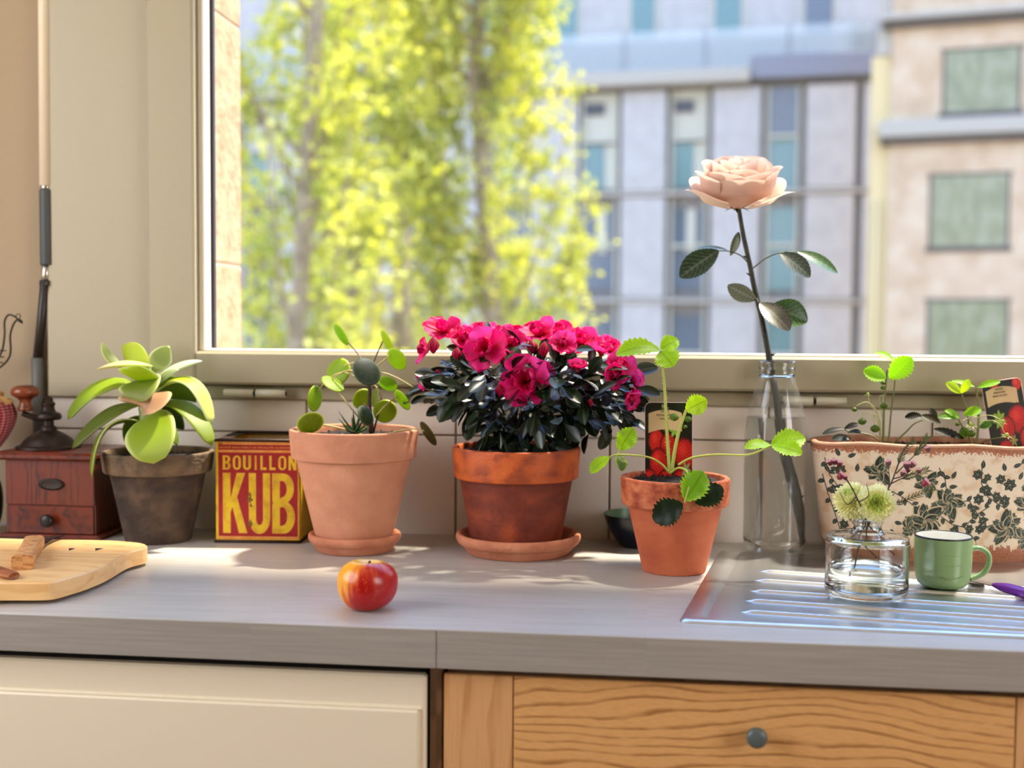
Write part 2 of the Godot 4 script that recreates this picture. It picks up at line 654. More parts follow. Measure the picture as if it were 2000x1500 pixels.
func build_window() -> void:
	var w := struct("window_1")
	var st := new_st()
	var y0 := 1.1175
	box(st, Vector3(-1.016, y0, -0.075), Vector3(-0.8282 - 0.001, 2.95, 0.008), 0.003)
	box(st, Vector3(-0.8282, y0, -0.075), Vector3(1.6, 1.1441 - 0.002, 0.006), 0.003)
	box(st, Vector3(1.45, y0, -0.075), Vector3(1.6, 2.95, 0.008), 0.003)
	box(st, Vector3(-0.8282, 2.88, -0.075), Vector3(1.45, 2.95, 0.008), 0.003)
	part(w, "fixed_frame", done(st), M.frame)
	var xs := -0.8282 + 0.001
	var xi := -0.747
	var yb := 1.1441
	var yt := 1.1985
	st = new_st()
	box(st, Vector3(xs, yb, -0.05), Vector3(xi, 2.87, 0.03), 0.004)
	box(st, Vector3(xi, yb, -0.05), Vector3(1.38, yt, 0.03), 0.004)
	box(st, Vector3(1.38, yb, -0.05), Vector3(1.448, 2.87, 0.03), 0.004)
	box(st, Vector3(xi, 2.8, -0.05), Vector3(1.38, 2.87, 0.03), 0.004)
	part(w, "sash", done(st), M.frame)
	st = new_st()
	box(st, Vector3(xi, yt, -0.018), Vector3(xi + 0.011, 2.8, 0.012), 0.002)
	box(st, Vector3(xi + 0.011, yt, -0.018), Vector3(1.38, yt + 0.004, 0.012), 0.002)
	part(w, "glazing_bead", done(st), M.bead)
	st = new_st()
	box(st, Vector3(xi + 0.006, yt + 0.002, -0.03), Vector3(xi + 0.0155, 2.8, -0.019), 0.001)
	box(st, Vector3(xi + 0.0155, yt, -0.03), Vector3(1.38, yt + 0.0045, -0.019), 0.001)
	part(w, "gasket", done(st), M.gasket)
	st = new_st()
	flat(st)
	quad(st, Vector3(xi, yt, -0.024), Vector3(1.38, yt, -0.024), Vector3(1.38, 2.8, -0.024), Vector3(xi, 2.8, -0.024))
	part(w, "pane", done(st), M.glass)
	for h in [[Vector3(-0.6983, 1.1297, 0.03), Vector3(-0.594, 1.1302, 0.03)], [Vector3(0.2067, 1.13, 0.03), Vector3(0.3031, 1.1298, 0.03)]]:
		var a: Vector3 = h[0]
		var b: Vector3 = h[1]
		b.y = a.y
		a.z = 0.024
		b.z = 0.024
		var r := 0.0072
		var mid := a.lerp(b, 0.5)
		var hg := part(w, "hinge", tube_mesh([a, a.lerp(b, 0.02), mid.lerp(a, 0.05)], r, r, 20, 0), M.hinge)
		part(hg, "hinge_barrel", tube_mesh([mid.lerp(b, 0.05), mid.lerp(b, 0.5), b], r, r, 20, 0), M.hinge)
		part(hg, "hinge_pin", tube_mesh([a.lerp(b, 0.03), mid, b + Vector3(0.0006, 0, 0)], r * 0.55, r * 0.55, 12, 0), M.black)


# ---------- outside ----------

func build_street() -> void:
	M.panel = mottled([Color(0.615, 0.59, 0.565), Color(0.635, 0.61, 0.585), Color(0.655, 0.63, 0.605)], Vector3(0.3, 0.3, 0.3), 0.6)
	M.seam = plain(Color(0.45, 0.43, 0.41), 0.8)
	M.ledge = plain(Color(0.62, 0.585, 0.53), 0.8)
	M.teal = plain(Color(0.32, 0.45, 0.45), 0.15)
	M.navy = plain(Color(0.3, 0.34, 0.385), 0.15)
	M.blind = plain(Color(0.68, 0.66, 0.59), 0.8)
	M.vent = plain(Color(0.2, 0.21, 0.24), 0.5)
	M.zinc = plain(Color(0.43, 0.43, 0.46), 0.5)
	M.beige = mottled([Color(0.67, 0.565, 0.45), Color(0.71, 0.61, 0.5), Color(0.73, 0.645, 0.54)], Vector3(0.25, 0.25, 0.25), 0.9)
	M.cream = plain(Color(0.76, 0.67, 0.49), 0.85)
	M.frame_and_shade = plain(Color(0.3, 0.27, 0.25), 0.8)  # dark window frames, and the painted shade under the ledges
	M.olive = mottled([Color(0.4, 0.41, 0.29), Color(0.46, 0.46, 0.33), Color(0.5, 0.5, 0.4)], Vector3(0.6, 0.3, 0.6), 0.25)  # reflected trees in the panes, put into the pane colour
	M.asphalt = plain(Color(0.5, 0.48, 0.46), 0.9)
	var g := struct("ground", Vector3(0, -8.5, 0))
	part(g, "paving", box_mesh(Vector3(-90, -0.5, -110), Vector3(90, 0, -0.5), 0.0), M.asphalt)

	var o := [Vector3(0.4358, 0.4622, -32.3892), -0.1047]
	var b := thing("apartment_building", "grey panelled apartment block with teal windows and a glass balcony across the street", "building", o[0], o[1])
	var L := -26.0
	var Rr: float = [5.75, 4.17, 5.73, 5.57][0]
	var low: float = -8.5 - (o[0] as Vector3).y
	part(b, "core", box_mesh(Vector3(L, low, -9), Vector3(Rr, 9.0, -0.3), 0.0), M.seam)
	var cols := [[-4.00, -0.20, -2.63, 7.73], [-1.35, -0.17, -0.07, 7.63], [1.24, -0.13, 2.58, 7.58], [3.82, -0.10, 5.16, 7.69], [5.36, -0.08, 5.69, 7.67]]
	var floors := [[1.39, 4.66, 2.48, 7.54], [1.43, 1.58, 2.53, 4.51], [1.48, -1.54, 2.58, 1.45]]
	var bays := [[-2.53, -0.18, -1.47, 7.68], [0.06, -0.15, 1.10, 7.63], [2.74, -0.11, 3.65, 7.75]]
	var pitch: float = cols[1][0] - cols[0][0]
	for k in range(1, 10):   # the same bays go on behind the trees
		cols.append([cols[0][0] - pitch * k, 0, cols[0][2] - pitch * k, 0])
		bays.append([bays[0][0] - pitch * k, 0, bays[0][2] - pitch * k, 0])
	for c in cols:
		for fl in floors:
			part(b, "wall_panel", box_mesh(Vector3(c[0], fl[1], -0.28), Vector3(c[2], fl[3], 0.0), 0.03), M.panel)
		part(b, "wall_panel", box_mesh(Vector3(c[0], low, -0.28), Vector3(c[2], floors[2][1] - 0.12, 0.0), 0.03), M.panel)
	for k in bays.size():
		var x0: float = bays[k][0]
		var x1: float = bays[k][2]
		for i in floors.size():
			var fl: Array = floors[i]
			var hh: float = fl[3] - fl[1]
			var fr := new_st()
			box(fr, Vector3(x0, fl[1], -0.3), Vector3(x0 + 0.07, fl[3], -0.1), 0.01)
			box(fr, Vector3(x1 - 0.07, fl[1], -0.3), Vector3(x1, fl[3], -0.1), 0.01)
			box(fr, Vector3(x0, fl[1] + hh * 0.5, -0.3), Vector3(x1, fl[1] + hh * 0.53, -0.1), 0.01)
			var win := part(b, "window", done(fr), M.blind)
			var split := x0 + (x1 - x0) * 0.62
			if k == 2:
				split = x1 - 0.07
			if i == 0:
				if k == 2:
					part(win, "pane", box_mesh(Vector3(x0 + 0.07, fl[1] + hh * 0.53, -0.26), Vector3(x1 - 0.07, fl[3], -0.22), 0.0), M.navy)
					part(win, "pane", box_mesh(Vector3(x0 + 0.07, fl[1], -0.26), Vector3(x1 - 0.07, fl[1] + hh * 0.5, -0.22), 0.0), M.teal)
				else:
					part(win, "vent", box_mesh(Vector3(x0 + 0.07, fl[3] - hh * 0.22, -0.26), Vector3(split, fl[3] - hh * 0.1, -0.18), 0.01), M.vent)
					part(win, "blind", box_mesh(Vector3(x0 + 0.07, fl[1] + hh * 0.53, -0.28), Vector3(x1 - 0.07, fl[3], -0.24), 0.0), M.blind)
					part(win, "pane", box_mesh(Vector3(x0 + 0.07, fl[1] + 0.1, -0.26), Vector3(split, fl[1] + hh * 0.48, -0.22), 0.0), M.teal)
					part(win, "curtain", box_mesh(Vector3(split, fl[1] + 0.1, -0.29), Vector3(x1 - 0.07, fl[1] + hh * 0.48, -0.25), 0.0), M.blind)
			else:
				part(win, "pane", box_mesh(Vector3(x0 + 0.07, fl[1] + hh * 0.08, -0.26), Vector3(x1 - 0.07, fl[3] - hh * 0.12, -0.22), 0.0), M.teal if k == 2 else M.navy)
				if k < 2 and i == 1:
					part(win, "curtain", box_mesh(Vector3(x0 + (x1 - x0) * 0.45, fl[1] + hh * 0.45, -0.21), Vector3(x0 + (x1 - x0) * 0.7, fl[3] - hh * 0.12, -0.19), 0.0), M.blind)
	for i in 3:
		var y: float = floors[i][1]
		part(b, "ledge", box_mesh(Vector3(L, y - 0.13, -0.2), Vector3(Rr, y - 0.02, 0.06), 0.02), M.ledge)
	# the set-back upper storey behind a glass balustrade
	var top: float = [1.34, 7.61, 2.47, 8.22][1]
	var slab: float = [1.34, 7.58, 2.47, 8.22][3]
	part(b, "balcony_slab", box_mesh(Vector3(L, top + 0.02, -1.5), Vector3([1.34, 7.58, 2.27, 8.23][2], top + 0.42, 0.35), 0.03), M.ledge)
	part(b, "zinc_band", box_mesh(Vector3([1.34, 7.58, 2.27, 8.23][2] + 0.02, top + 0.1, -1.0), Vector3(Rr, top + 0.75, 0.2), 0.03), M.zinc)
	part(b, "upper_wall", box_mesh(Vector3(L, top + 0.4, -8.8), Vector3(Rr, top + 5.2, -1.2), 0.02), M.panel)
	for w in [[-1.24, 9.27, -0.56, 11.23], [1.20, 9.24, 1.94, 11.08], [3.75, 8.38, 4.52, 10.92], [-3.69, 9.21, -2.87, 11.37], [-6.32, 9.34, -5.46, 11.53], [-9.05, 9.46, -8.14, 11.69]]:
		var fr := part(b, "window", box_mesh(Vector3(w[0] - 0.1, w[1] - 0.1, -1.22), Vector3(w[2] + 0.1, w[3], -1.14), 0.02), M.blind)
		part(fr, "pane", box_mesh(Vector3(w[0], w[1], -1.16), Vector3(w[2], w[3], -1.1), 0.0), M.teal if w[0] < [2.72, 9.76, 2.86, 9.90][0] else M.navy)
	var gl := plain(Color(0.6, 0.64, 0.64, 0.3), 0.12)
	gl.transparency = BaseMaterial3D.TRANSPARENCY_ALPHA
	var gx: float = Rr - 0.1
	var gw := 2.3
	for k in 13:
		part(b, "balustrade_pane", box_mesh(Vector3(gx - gw, top + 0.45, 0.1), Vector3(gx - 0.06, top + 1.55, 0.13), 0.0), gl)
		part(b, "balustrade_post", box_mesh(Vector3(gx - 0.05, top + 0.42, 0.08), Vector3(gx, top + 1.6, 0.15), 0.01), M.zinc)
		gx -= gw

	var o2 := [Vector3(5.5341, 0.6594, -25.9405), -0.2094]
	var c := thing("apartment_building", "beige stone apartment block with square windows at the right end of the street", "building", o2[0], o2[1])
	var low2: float = -8.5 - (o2[0] as Vector3).y
	var xl: float = [-0.62, -0.13, -0.18, 7.99][0]
	var xw: float = [-0.62, -0.13, -0.18, 7.99][2]
	part(c, "wall", box_mesh(Vector3(xw, low2, -3), Vector3(9.0, 11, 0.0), 0.02), M.beige)
	part(c, "pilaster", box_mesh(Vector3(xl, low2, -3), Vector3(xw, [-0.62, -0.13, -0.15, 6.79][3], -0.15), 0.02), M.cream)
	part(c, "pilaster", box_mesh(Vector3(xl + 0.1, [-0.62, -0.13, -0.15, 6.79][3], -3), Vector3(xw + 0.1, 11, -0.1), 0.02), M.ledge)
	for k in 2:
		var px := xl + 0.18 + k * 0.27
		part(c, "downpipe", tube_mesh([Vector3(px, low2, -0.08), Vector3(px, 0, -0.08), Vector3(px, [-0.62, -0.13, -0.08, 3.50][3] + 3.0 * k, -0.08)], 0.05, 0.05, 10, 0), M.cream)
	for w in [[0.97, 5.41, 2.49, 6.76], [0.75, 2.42, 2.32, 4.00], [0.75, -0.46, 2.37, 1.19], [0.96, 8.47, 2.50, 9.65]]:
		var fr := new_st()
		box(fr, Vector3(w[0] - 0.12, w[1] - 0.12, -0.1), Vector3(w[2] + 0.12, w[1], 0.05), 0.02)
		box(fr, Vector3(w[0] - 0.12, w[3], -0.1), Vector3(w[2] + 0.12, w[3] + 0.06, 0.03), 0.02)
		box(fr, Vector3(w[0] - 0.06, w[1], -0.1), Vector3(w[0], w[3], 0.03), 0.02)
		box(fr, Vector3(w[2], w[1], -0.1), Vector3(w[2] + 0.06, w[3], 0.03), 0.02)
		var win := part(c, "window", done(fr), M.frame_and_shade)
		part(win, "pane", box_mesh(Vector3(w[0], w[1], -0.06), Vector3(w[2], w[3], 0.01), 0.0), M.olive)
	for l in [[-0.16, 7.49, 2.56, 7.49], [-0.39, 4.88, 2.62, 5.13]]:
		part(c, "ledge", box_mesh(Vector3(xw - 0.25, l[1], -0.2), Vector3(9.0, l[3] + 0.12, 0.3), 0.03), M.ledge)
		part(c, "ledge_shadow", box_mesh(Vector3(xw - 0.2, l[1] - 0.14, -0.2), Vector3(9.0, l[1], 0.2), 0.02), M.frame_and_shade)  # dark bar painted as the shadow beneath the ledge


func build_poplars() -> void:
	M.bark = mottled([Color(0.42, 0.36, 0.28), Color(0.56, 0.49, 0.4), Color(0.64, 0.57, 0.47)], Vector3(3, 0.8, 3), 0.9)
	M.spring = leafy(Color.WHITE, 0.5, Color(1.0, 1.0, 0.6))
	# one spray of small leaves, shared by every crown
	var st := new_st()
	var r := RandomNumberGenerator.new()
	r.seed = 21
	for k in 16:
		var p := Vector3(r.randfn(0, 0.09), r.randfn(0, 0.16), r.randfn(0, 0.09))
		var d := Vector3(r.randfn(0, 1), r.randfn(-0.6, 1), r.randfn(0, 1)).normalized()
		blade(st, p, p + d * 0.085, 0.075, Vector3(r.randfn(0, 1), r.randfn(0, 1), r.randfn(0, 1)), {"c0": Color.WHITE, "c1": Color.WHITE, "nolow": true})
	var spray := done(st)
	# [trunk foot x, z, trunk top x, crown radius, height, sprays, label]
	var rows := [
		[-4.0108, -11.5, 0.11, 1.45, 850, "slim yellow-green poplar nearest the stone window reveal, with a straight thin trunk"],
		[-4.3383, -14.5, 0.19, 1.05, 640, "yellow-green poplar with a forked brown trunk, above the round-leaved plant"],
		[-4.3532, -17.8, 0.24, 1.4, 760, "tallest thick-trunked poplar in young leaf in the middle of the row"],
		[-2.2611, -14.3, 0.17, 1.6, 1400, "poplar with the widest yellow-green crown, beside the grey apartment block"],
	]
	for i in rows.size():
		var w: Array = rows[i]
		var foot := Vector3(w[0], -8.5, w[1])
		var t := thing("poplar_tree", w[5], "tree", foot, 0.0, "poplars across the street")
		var tall := 17.5
		var trunk := new_st()
		var line: Array = []
		for k in 9:
			line.append(Vector3(0.18 * sin(k * 1.3 + i), tall * k / 8.0, 0.2 * cos(k * 1.1 + i)))
		tube(trunk, curve(line, 40), w[2] * 1.2, 0.07, 10, 0.04)
		part(t, "trunk", done(trunk), M.bark)
		var limbs := new_st()
		var spots: Array[Transform3D] = []
		var tints: Array[Color] = []
		var up := curve(line, 80)
		for k in 46:
			var h := r.randf_range(0.36, 0.93)
			var a := r.randf() * TAU
			var s: Vector3 = up[int(h * 80)]
			var reach: float = w[3] * r.randf_range(0.35, 1.05) * (1.0 - 0.35 * maxf(0.0, h - 0.7) / 0.3)
			var e := s + Vector3(cos(a) * reach, r.randf_range(1.2, 3.2), sin(a) * reach)
			var m := s.lerp(e, 0.45) + Vector3(cos(a), -0.4, sin(a)) * reach * 0.22
			var twig := curve([s, m, e], 10)
			tube(limbs, twig, 0.035, 0.008, 5)
			for q in int(w[4] / 46.0):
				var f := pow(r.randf(), 0.8)
				var p: Vector3 = twig[mini(10, int(2 + f * 9))]
				p += Vector3(r.randfn(0, 0.13), r.randfn(-0.2, 0.3), r.randfn(0, 0.13))
				if p.z > -0.1 and absf(p.x - (up[clampi(int(p.y / tall * 80), 0, 80)] as Vector3).x) < 0.24 and r.randf() < 0.9:
					continue   # the trunk shows between the limbs
				spots.append(Transform3D(Basis.from_euler(Vector3(r.randf() * 0.8, r.randf() * TAU, r.randf() * 0.8)).scaled(Vector3.ONE * r.randf_range(0.7, 1.25)), p))
				var c := Color(0.7, 0.7, 0.26).lerp(Color(0.83, 0.81, 0.43), r.randf())
				if r.randf() < 0.2:
					c = Color(0.58, 0.61, 0.25)
				tints.append(c.srgb_to_linear())
		part(t, "branches", done(limbs), M.bark).set_meta("kind", "stuff")
		var mm := MultiMesh.new()
		mm.transform_format = MultiMesh.TRANSFORM_3D
		mm.use_colors = true
		mm.mesh = spray
		mm.instance_count = spots.size()
		for k in spots.size():
			mm.set_instance_transform(k, spots[k])
			mm.set_instance_color(k, tints[k])
		var fo := MultiMeshInstance3D.new()
		fo.name = "foliage"
		fo.multimesh = mm
		fo.material_override = M.spring
		fo.set_meta("kind", "stuff")
		t.add_child(fo, true)


# ---------- worktop and cabinets ----------

func build_worktop() -> void:
	var grain := Image.create(512, 512, false, Image.FORMAT_RGB8)
	var n := FastNoiseLite.new()
	n.seed = 31
	n.frequency = 0.02
	n.fractal_octaves = 3
	for j in 512:
		for i in 512:
			var v := 0.5 + 0.5 * n.get_noise_2d(i * 0.25, j * 7.0) + 0.25 * n.get_noise_2d(i * 0.06 + 300.0, j * 1.1)
			grain.set_pixel(i, j, Color(0.65, 0.635, 0.61).lerp(Color(0.75, 0.735, 0.71), clampf(v, 0.0, 1.0)))
	var m := plain(Color.WHITE, 0.36)
	m.albedo_texture = texture_of(grain)
	m.uv1_triplanar = true
	m.uv1_scale = Vector3(2.2, 2.2, 2.2)
	m.heightmap_enabled = true
	m.heightmap_texture = m.albedo_texture
	m.heightmap_scale = 0.03
	m.metallic_specular = 1.0
	M.worktop = m
	M.shaded_laminate = m.duplicate()
	M.shaded_laminate.albedo_color = Color(0.87, 0.855, 0.83)  # same laminate kept darker; the slab's paler colour carries the sky sheen
	var t := thing("worktop", "grey-brown laminate worktop with fine grain running under the whole window", "worktop", Vector3(0, 0.8556, 0))
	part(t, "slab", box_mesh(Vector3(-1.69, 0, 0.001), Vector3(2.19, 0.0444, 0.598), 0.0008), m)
	var joint: float = -0.2367
	part(t, "edge_strip", box_mesh(Vector3(-1.69, 0, 0.5985), Vector3(joint - 0.0006, 0.0442, 0.6), 0.0006), M.shaded_laminate)
	part(t, "edge_strip", box_mesh(Vector3(joint + 0.0006, 0, 0.5985), Vector3(2.19, 0.0442, 0.6), 0.0006), M.shaded_laminate)


func build_cabinets() -> void:
	M.cream_front = plain(Color(0.92, 0.87, 0.76), 0.38)
	M.carcass = wood(wood_tex(Color(0.5, 0.39, 0.28), Color(0.38, 0.28, 0.19), 8, 1.0, 3), Vector3(3, 1, 3), 0.6)
	var oak_across := oak_tex()
	var oak_up := wood_tex(Color(0.84, 0.64, 0.43), Color(0.74, 0.52, 0.31), 9.0, 0.8, 42)
	M.oak_across = plain(Color.WHITE, 0.45)
	M.oak_across.albedo_texture = oak_across
	M.oak_across.uv1_triplanar = true
	M.oak_across.uv1_scale = Vector3(1.55, 3.2, 1.55)
	M.oak_across.uv1_offset = Vector3(0.0, 0.0, 0)
	M.oak_across.heightmap_enabled = true
	M.oak_across.heightmap_texture = oak_across
	M.oak_across.heightmap_scale = 0.03
	# grain upright: the picture is turned by its own axes
	var im: Image = oak_up.get_image()
	im.rotate_90(CLOCKWISE)
	M.oak_up = wood(texture_of(im), Vector3(4.5, 1.6, 4.5), 0.45)
	var zf := 0.585
	var xr: float = -0.2523
	var w := thing("dishwasher", "appliance with cream front and a full-width grip strip, left of the oak drawer", "dishwasher", Vector3(xr - 0.3, 0, 0))
	var x0 := -0.3
	var y_step: float = 0.8015
	var y_top: float = 0.8408
	part(w, "body", box_mesh(Vector3(x0 + 0.004, 0.1, 0.02), Vector3(0.298, 0.845, zf - 0.022), 0.002), M.black)
	var d := part(w, "door", box_mesh(Vector3(x0, 0.12, zf - 0.02), Vector3(0.3, y_top, zf - 0.004), 0.003), M.cream_front)
	part(d, "lower_panel", box_mesh(Vector3(x0, 0.12, zf - 0.006), Vector3(0.293, y_step, zf + 0.003), 0.0022), M.cream_front)
	part(d, "grip_lip", box_mesh(Vector3(x0, y_step - 0.001, zf - 0.006), Vector3(0.297, y_step + 0.0035, zf - 0.0005), 0.0015), M.cream_front)
	var w2 := thing("base_cabinet", "cream base cabinet left of the appliance, cut off by the photo edge", "cabinet", Vector3(xr - 1.05, 0, 0))
	part(w2, "body", box_mesh(Vector3(-0.4, 0.1, 0.02), Vector3(0.445, 0.845, zf - 0.022), 0.002), M.black)
	part(w2, "door", box_mesh(Vector3(-0.4, 0.12, zf - 0.02), Vector3(0.444, y_top, zf), 0.003), M.cream_front)
	var xo: float = -0.2302
	var p := thing("side_panel", "narrow brown wood end panel in the gap between cream front and oak drawer", "panel", Vector3((xr + xo) / 2.0, 0, 0))
	part(p, "board", box_mesh(Vector3(-(xo - xr) / 2.0 + 0.0035, 0.0, 0.02), Vector3((xo - xr) / 2.0 - 0.0045, 0.855, zf - 0.012), 0.001), M.carcass)

	var c := thing("base_cabinet", "oak base cabinet with a framed drawer front and round grey knob", "cabinet", Vector3(xo, 0, 0))
	var xe: float = 0.399
	var wide: float = xe - xo + 0.08
	part(c, "body", box_mesh(Vector3(0.001, 0.1, 0.02), Vector3(wide, 0.855, zf - 0.022), 0.001), M.carcass)
	var yt: float = 0.8451
	var xs: float = -0.1503 - xo
	var dr := part(c, "drawer", box_mesh(Vector3(0, 0.66, zf - 0.02), Vector3(wide, yt - 0.003, zf - 0.006), 0.001), M.oak_up)
	part(dr, "stile", box_mesh(Vector3(0, 0.66, zf - 0.008), Vector3(xs - 0.0008, yt, zf), 0.001), M.oak_up)
	part(dr, "stile", box_mesh(Vector3(xe - xo + 0.0008, 0.66, zf - 0.008), Vector3(wide, yt, zf), 0.001), M.oak_up)
	part(dr, "panel", box_mesh(Vector3(xs + 0.0004, 0.66, zf - 0.008), Vector3(xe - xo - 0.0004, yt, zf - 0.0006), 0.001), M.oak_across)
	var st := new_st()
	lathe(st, rounded([[0.0, 0.0], [0.006, 0.0, 0.0], [0.006, 0.008, 0.003], [0.0115, 0.014, 0.008], [0.0115, 0.023, 0.009], [0.0, 0.0255]]), 40)
	var kn := part(dr, "knob", done(st), plain(Color(0.34, 0.38, 0.37), 0.35), Vector3(0.1216 - xo, 0.7937, zf - 0.001))
	kn.rotation.x = PI / 2
	part(c, "lower_door", box_mesh(Vector3(0, 0.12, zf - 0.02), Vector3(wide, 0.655, zf), 0.001), M.oak_up)


# flat-sawn oak: long thin wavy pore lines
func oak_tex() -> ImageTexture:
	var n := FastNoiseLite.new()
	n.seed = 41
	n.frequency = 0.006
	n.fractal_octaves = 3
	var im := Image.create(1024, 512, false, Image.FORMAT_RGB8)
	for j in 512:
		for i in 1024:
			var q := j / 512.0 * 25.0 + n.get_noise_2d(i * 0.22, j * 0.6) * 2.3 + 0.12 * n.get_noise_2d(i * 1.8, j * 2.0 + 500.0)
			var k := fposmod(q, 1.0)
			var line := smoothstep(0.62, 0.88, k) * (1.0 - smoothstep(0.92, 1.0, k))
			var c := floorf(q)
			line *= clampf(0.75 + 0.9 * n.get_noise_2d(i * 1.6 + c * 91.0, c * 57.0), 0.15, 1.0)
			var pore := n.get_noise_2d(i * 5.0, j * 60.0)
			im.set_pixel(i, j, Color(0.88, 0.67, 0.42).lerp(Color(0.5, 0.3, 0.13), clampf(line * 0.55 + pore * 0.13 + 0.05, 0.0, 1.0)))
	return texture_of(im)


func build_drainer() -> void:
	var fl := Vector3(0.0363, 0.9, 0.53)
	var bl := Vector3(0.1088, 0.9, 0.0836)
	var fr := Vector3(0.4164, 0.9, 0.5476)
	var br := Vector3(0.5516, 0.9, 0.0989)
	fr = fl + (fr - fl) * 1.9
	br = bl + (br - bl) * 1.9
	var t := thing("draining_board", "ribbed stainless steel draining board let into the right of the worktop", "sink", fl)
	var loop := func(inset_l: float, inset_s: float, rad: float) -> Array:
		var cs: Array = []
		for k in [[inset_l, inset_s], [1.0 - inset_l, inset_s], [1.0 - inset_l, 1.0 - inset_s * 0.8], [inset_l, 1.0 - inset_s * 0.8]]:
			cs.append(fl.lerp(fr, k[0]).lerp(bl.lerp(br, k[0]), k[1]))
		var out: Array = []
		for i in 4:
			var p: Vector3 = cs[i]
			var a: Vector3 = p + (cs[(i + 3) % 4] - p).normalized() * rad
			var b: Vector3 = p + (cs[(i + 1) % 4] - p).normalized() * rad
			for k in 9:
				var q := k / 8.0
				out.append(a.lerp(p, q).lerp(p.lerp(b, q), q))
		out.append(out[0])
		return out
	var st := new_st()
	var loops := [loop.call(0.0, 0.0, 0.014), loop.call(0.0025, 0.006, 0.013), loop.call(0.006, 0.014, 0.012), loop.call(0.024, 0.03, 0.012), loop.call(0.032, 0.045, 0.012), loop.call(0.04, 0.06, 0.01)]
	var hs := [0.0002, 0.0028, 0.0036, 0.0034, 0.0022, 0.0006]
	var f := func(u: float, v: float) -> Vector3:
		var k := roundi(v * 5)
		var p: Vector3 = loops[k][roundi(u * 36)]
		p.y = 0.9 + hs[k]
		return p
	surf(st, 36, 5, f)
	wpart(t, "rim", done(st), M.steel)
	st = new_st()
	flat(st)
	var inner: Array = loops[5]
	var mid := Vector3.ZERO
	for k in 36:
		mid += inner[k] / 36.0
	mid.y = 0.9006
	for k in 36:
		var a: Vector3 = inner[k]
		var b: Vector3 = inner[k + 1]
		a.y = 0.9006
		b.y = 0.9006
		tri(st, mid, a, b)
	wpart(t, "pan", done(st), M.steel)
	for r in [[Vector3(0.1545, 0.9, 0.221), Vector3(0.4957, 0.9, 0.2844)], [Vector3(0.1435, 0.9, 0.2833), Vector3(0.4772, 0.9, 0.346)], [Vector3(0.1325, 0.9, 0.3504), Vector3(0.4599, 0.9, 0.4032)], [Vector3(0.1222, 0.9, 0.4068), Vector3(0.4432, 0.9, 0.4589)], [Vector3(0.112, 0.9, 0.4671), Vector3(0.4276, 0.9, 0.5106)]]:
		var a: Vector3 = r[0]
		var b: Vector3 = r[1]
		b = a + (b - a) * 1.8
		a.y = 0.9006
		b.y = 0.9006
		st = new_st()
		var d := (b - a).normalized()
		var side := Vector3(-d.z, 0, d.x)
		var g := func(u: float, v: float) -> Vector3:
			var s := minf(1.0, minf(v, 1.0 - v) * 40.0)
			return a.lerp(b, v) - side * (u - 0.5) * 0.011 * (0.4 + 0.6 * s) + Vector3(0, 0.0036 * pow(sin(PI * u), 1.3) * s - 0.0001, 0)
		surf(st, 8, 80, g)
		wpart(t, "rib", done(st), M.steel)


# ---------- left corner ----------

func build_crank_pole() -> void:
	var top := Vector3(-1.0109, 1.8334, 0.004)
	var g0 := Vector3(-1.0159, 1.4682, 0.004)
	var g1 := Vector3(-1.0176, 1.3408, 0.004)
	var j := Vector3(-1.0179, 1.3114, 0.006)
	var e := Vector3(-1.0377, 1.1775, 0)
	var t := thing("awning_crank", "folded white awning crank pole with grey grip hanging on the left wall", "crank", Vector3(e.x, 1.036, 0.0))
	top.y = 2.4
	wpart(t, "tube", tube_mesh([top, top.lerp(g0, 0.5), g0 + Vector3(0, 0.006, 0)], 0.0105, 0.0105, 24, 0), plain(Color(0.9, 0.84, 0.74), 0.4))
	wpart(t, "collar", tube_mesh([g0 + Vector3(0, 0.007, 0), g0 + Vector3(0, 0.003, 0), g0], 0.009, 0.009, 20, 0), M.bright_metal)
	var st := new_st()
	lathe(st, rounded([[0.0, -g0.distance_to(g1)], [0.0112, -g0.distance_to(g1), 0.003], [0.0112, 0.0, 0.003], [0.0, 0.0]]), 28)
	part(t, "grip", done(st), plain(Color(0.27, 0.29, 0.29), 0.55), g0 - t.position)
	var jt := wpart(t, "joint", tube_mesh([g1, g1.lerp(j, 0.5), j], 0.0078, 0.0065, 12, 0), M.bright_metal)
	part(jt, "joint_pin", box_mesh(Vector3(-0.008, -0.006, -0.008), Vector3(0.008, 0.004, 0.008), 0.0015), M.dark_metal, j)
	wpart(t, "arm", tube_mesh([j + Vector3(0, 0.004, 0.002), j.lerp(e, 0.5), e], 0.0076, 0.0082, 14, 0), plain(Color(0.16, 0.13, 0.11), 0.4))
	var b := Vector3(-1.0339, 1.0515, 0)
	b.y = 1.036
	wpart(t, "socket", tube_mesh([e + Vector3(0, 0.006, 0), e.lerp(b, 0.4), b], 0.0105, 0.0115, 20, 0), plain(Color(0.36, 0.36, 0.34), 0.5))


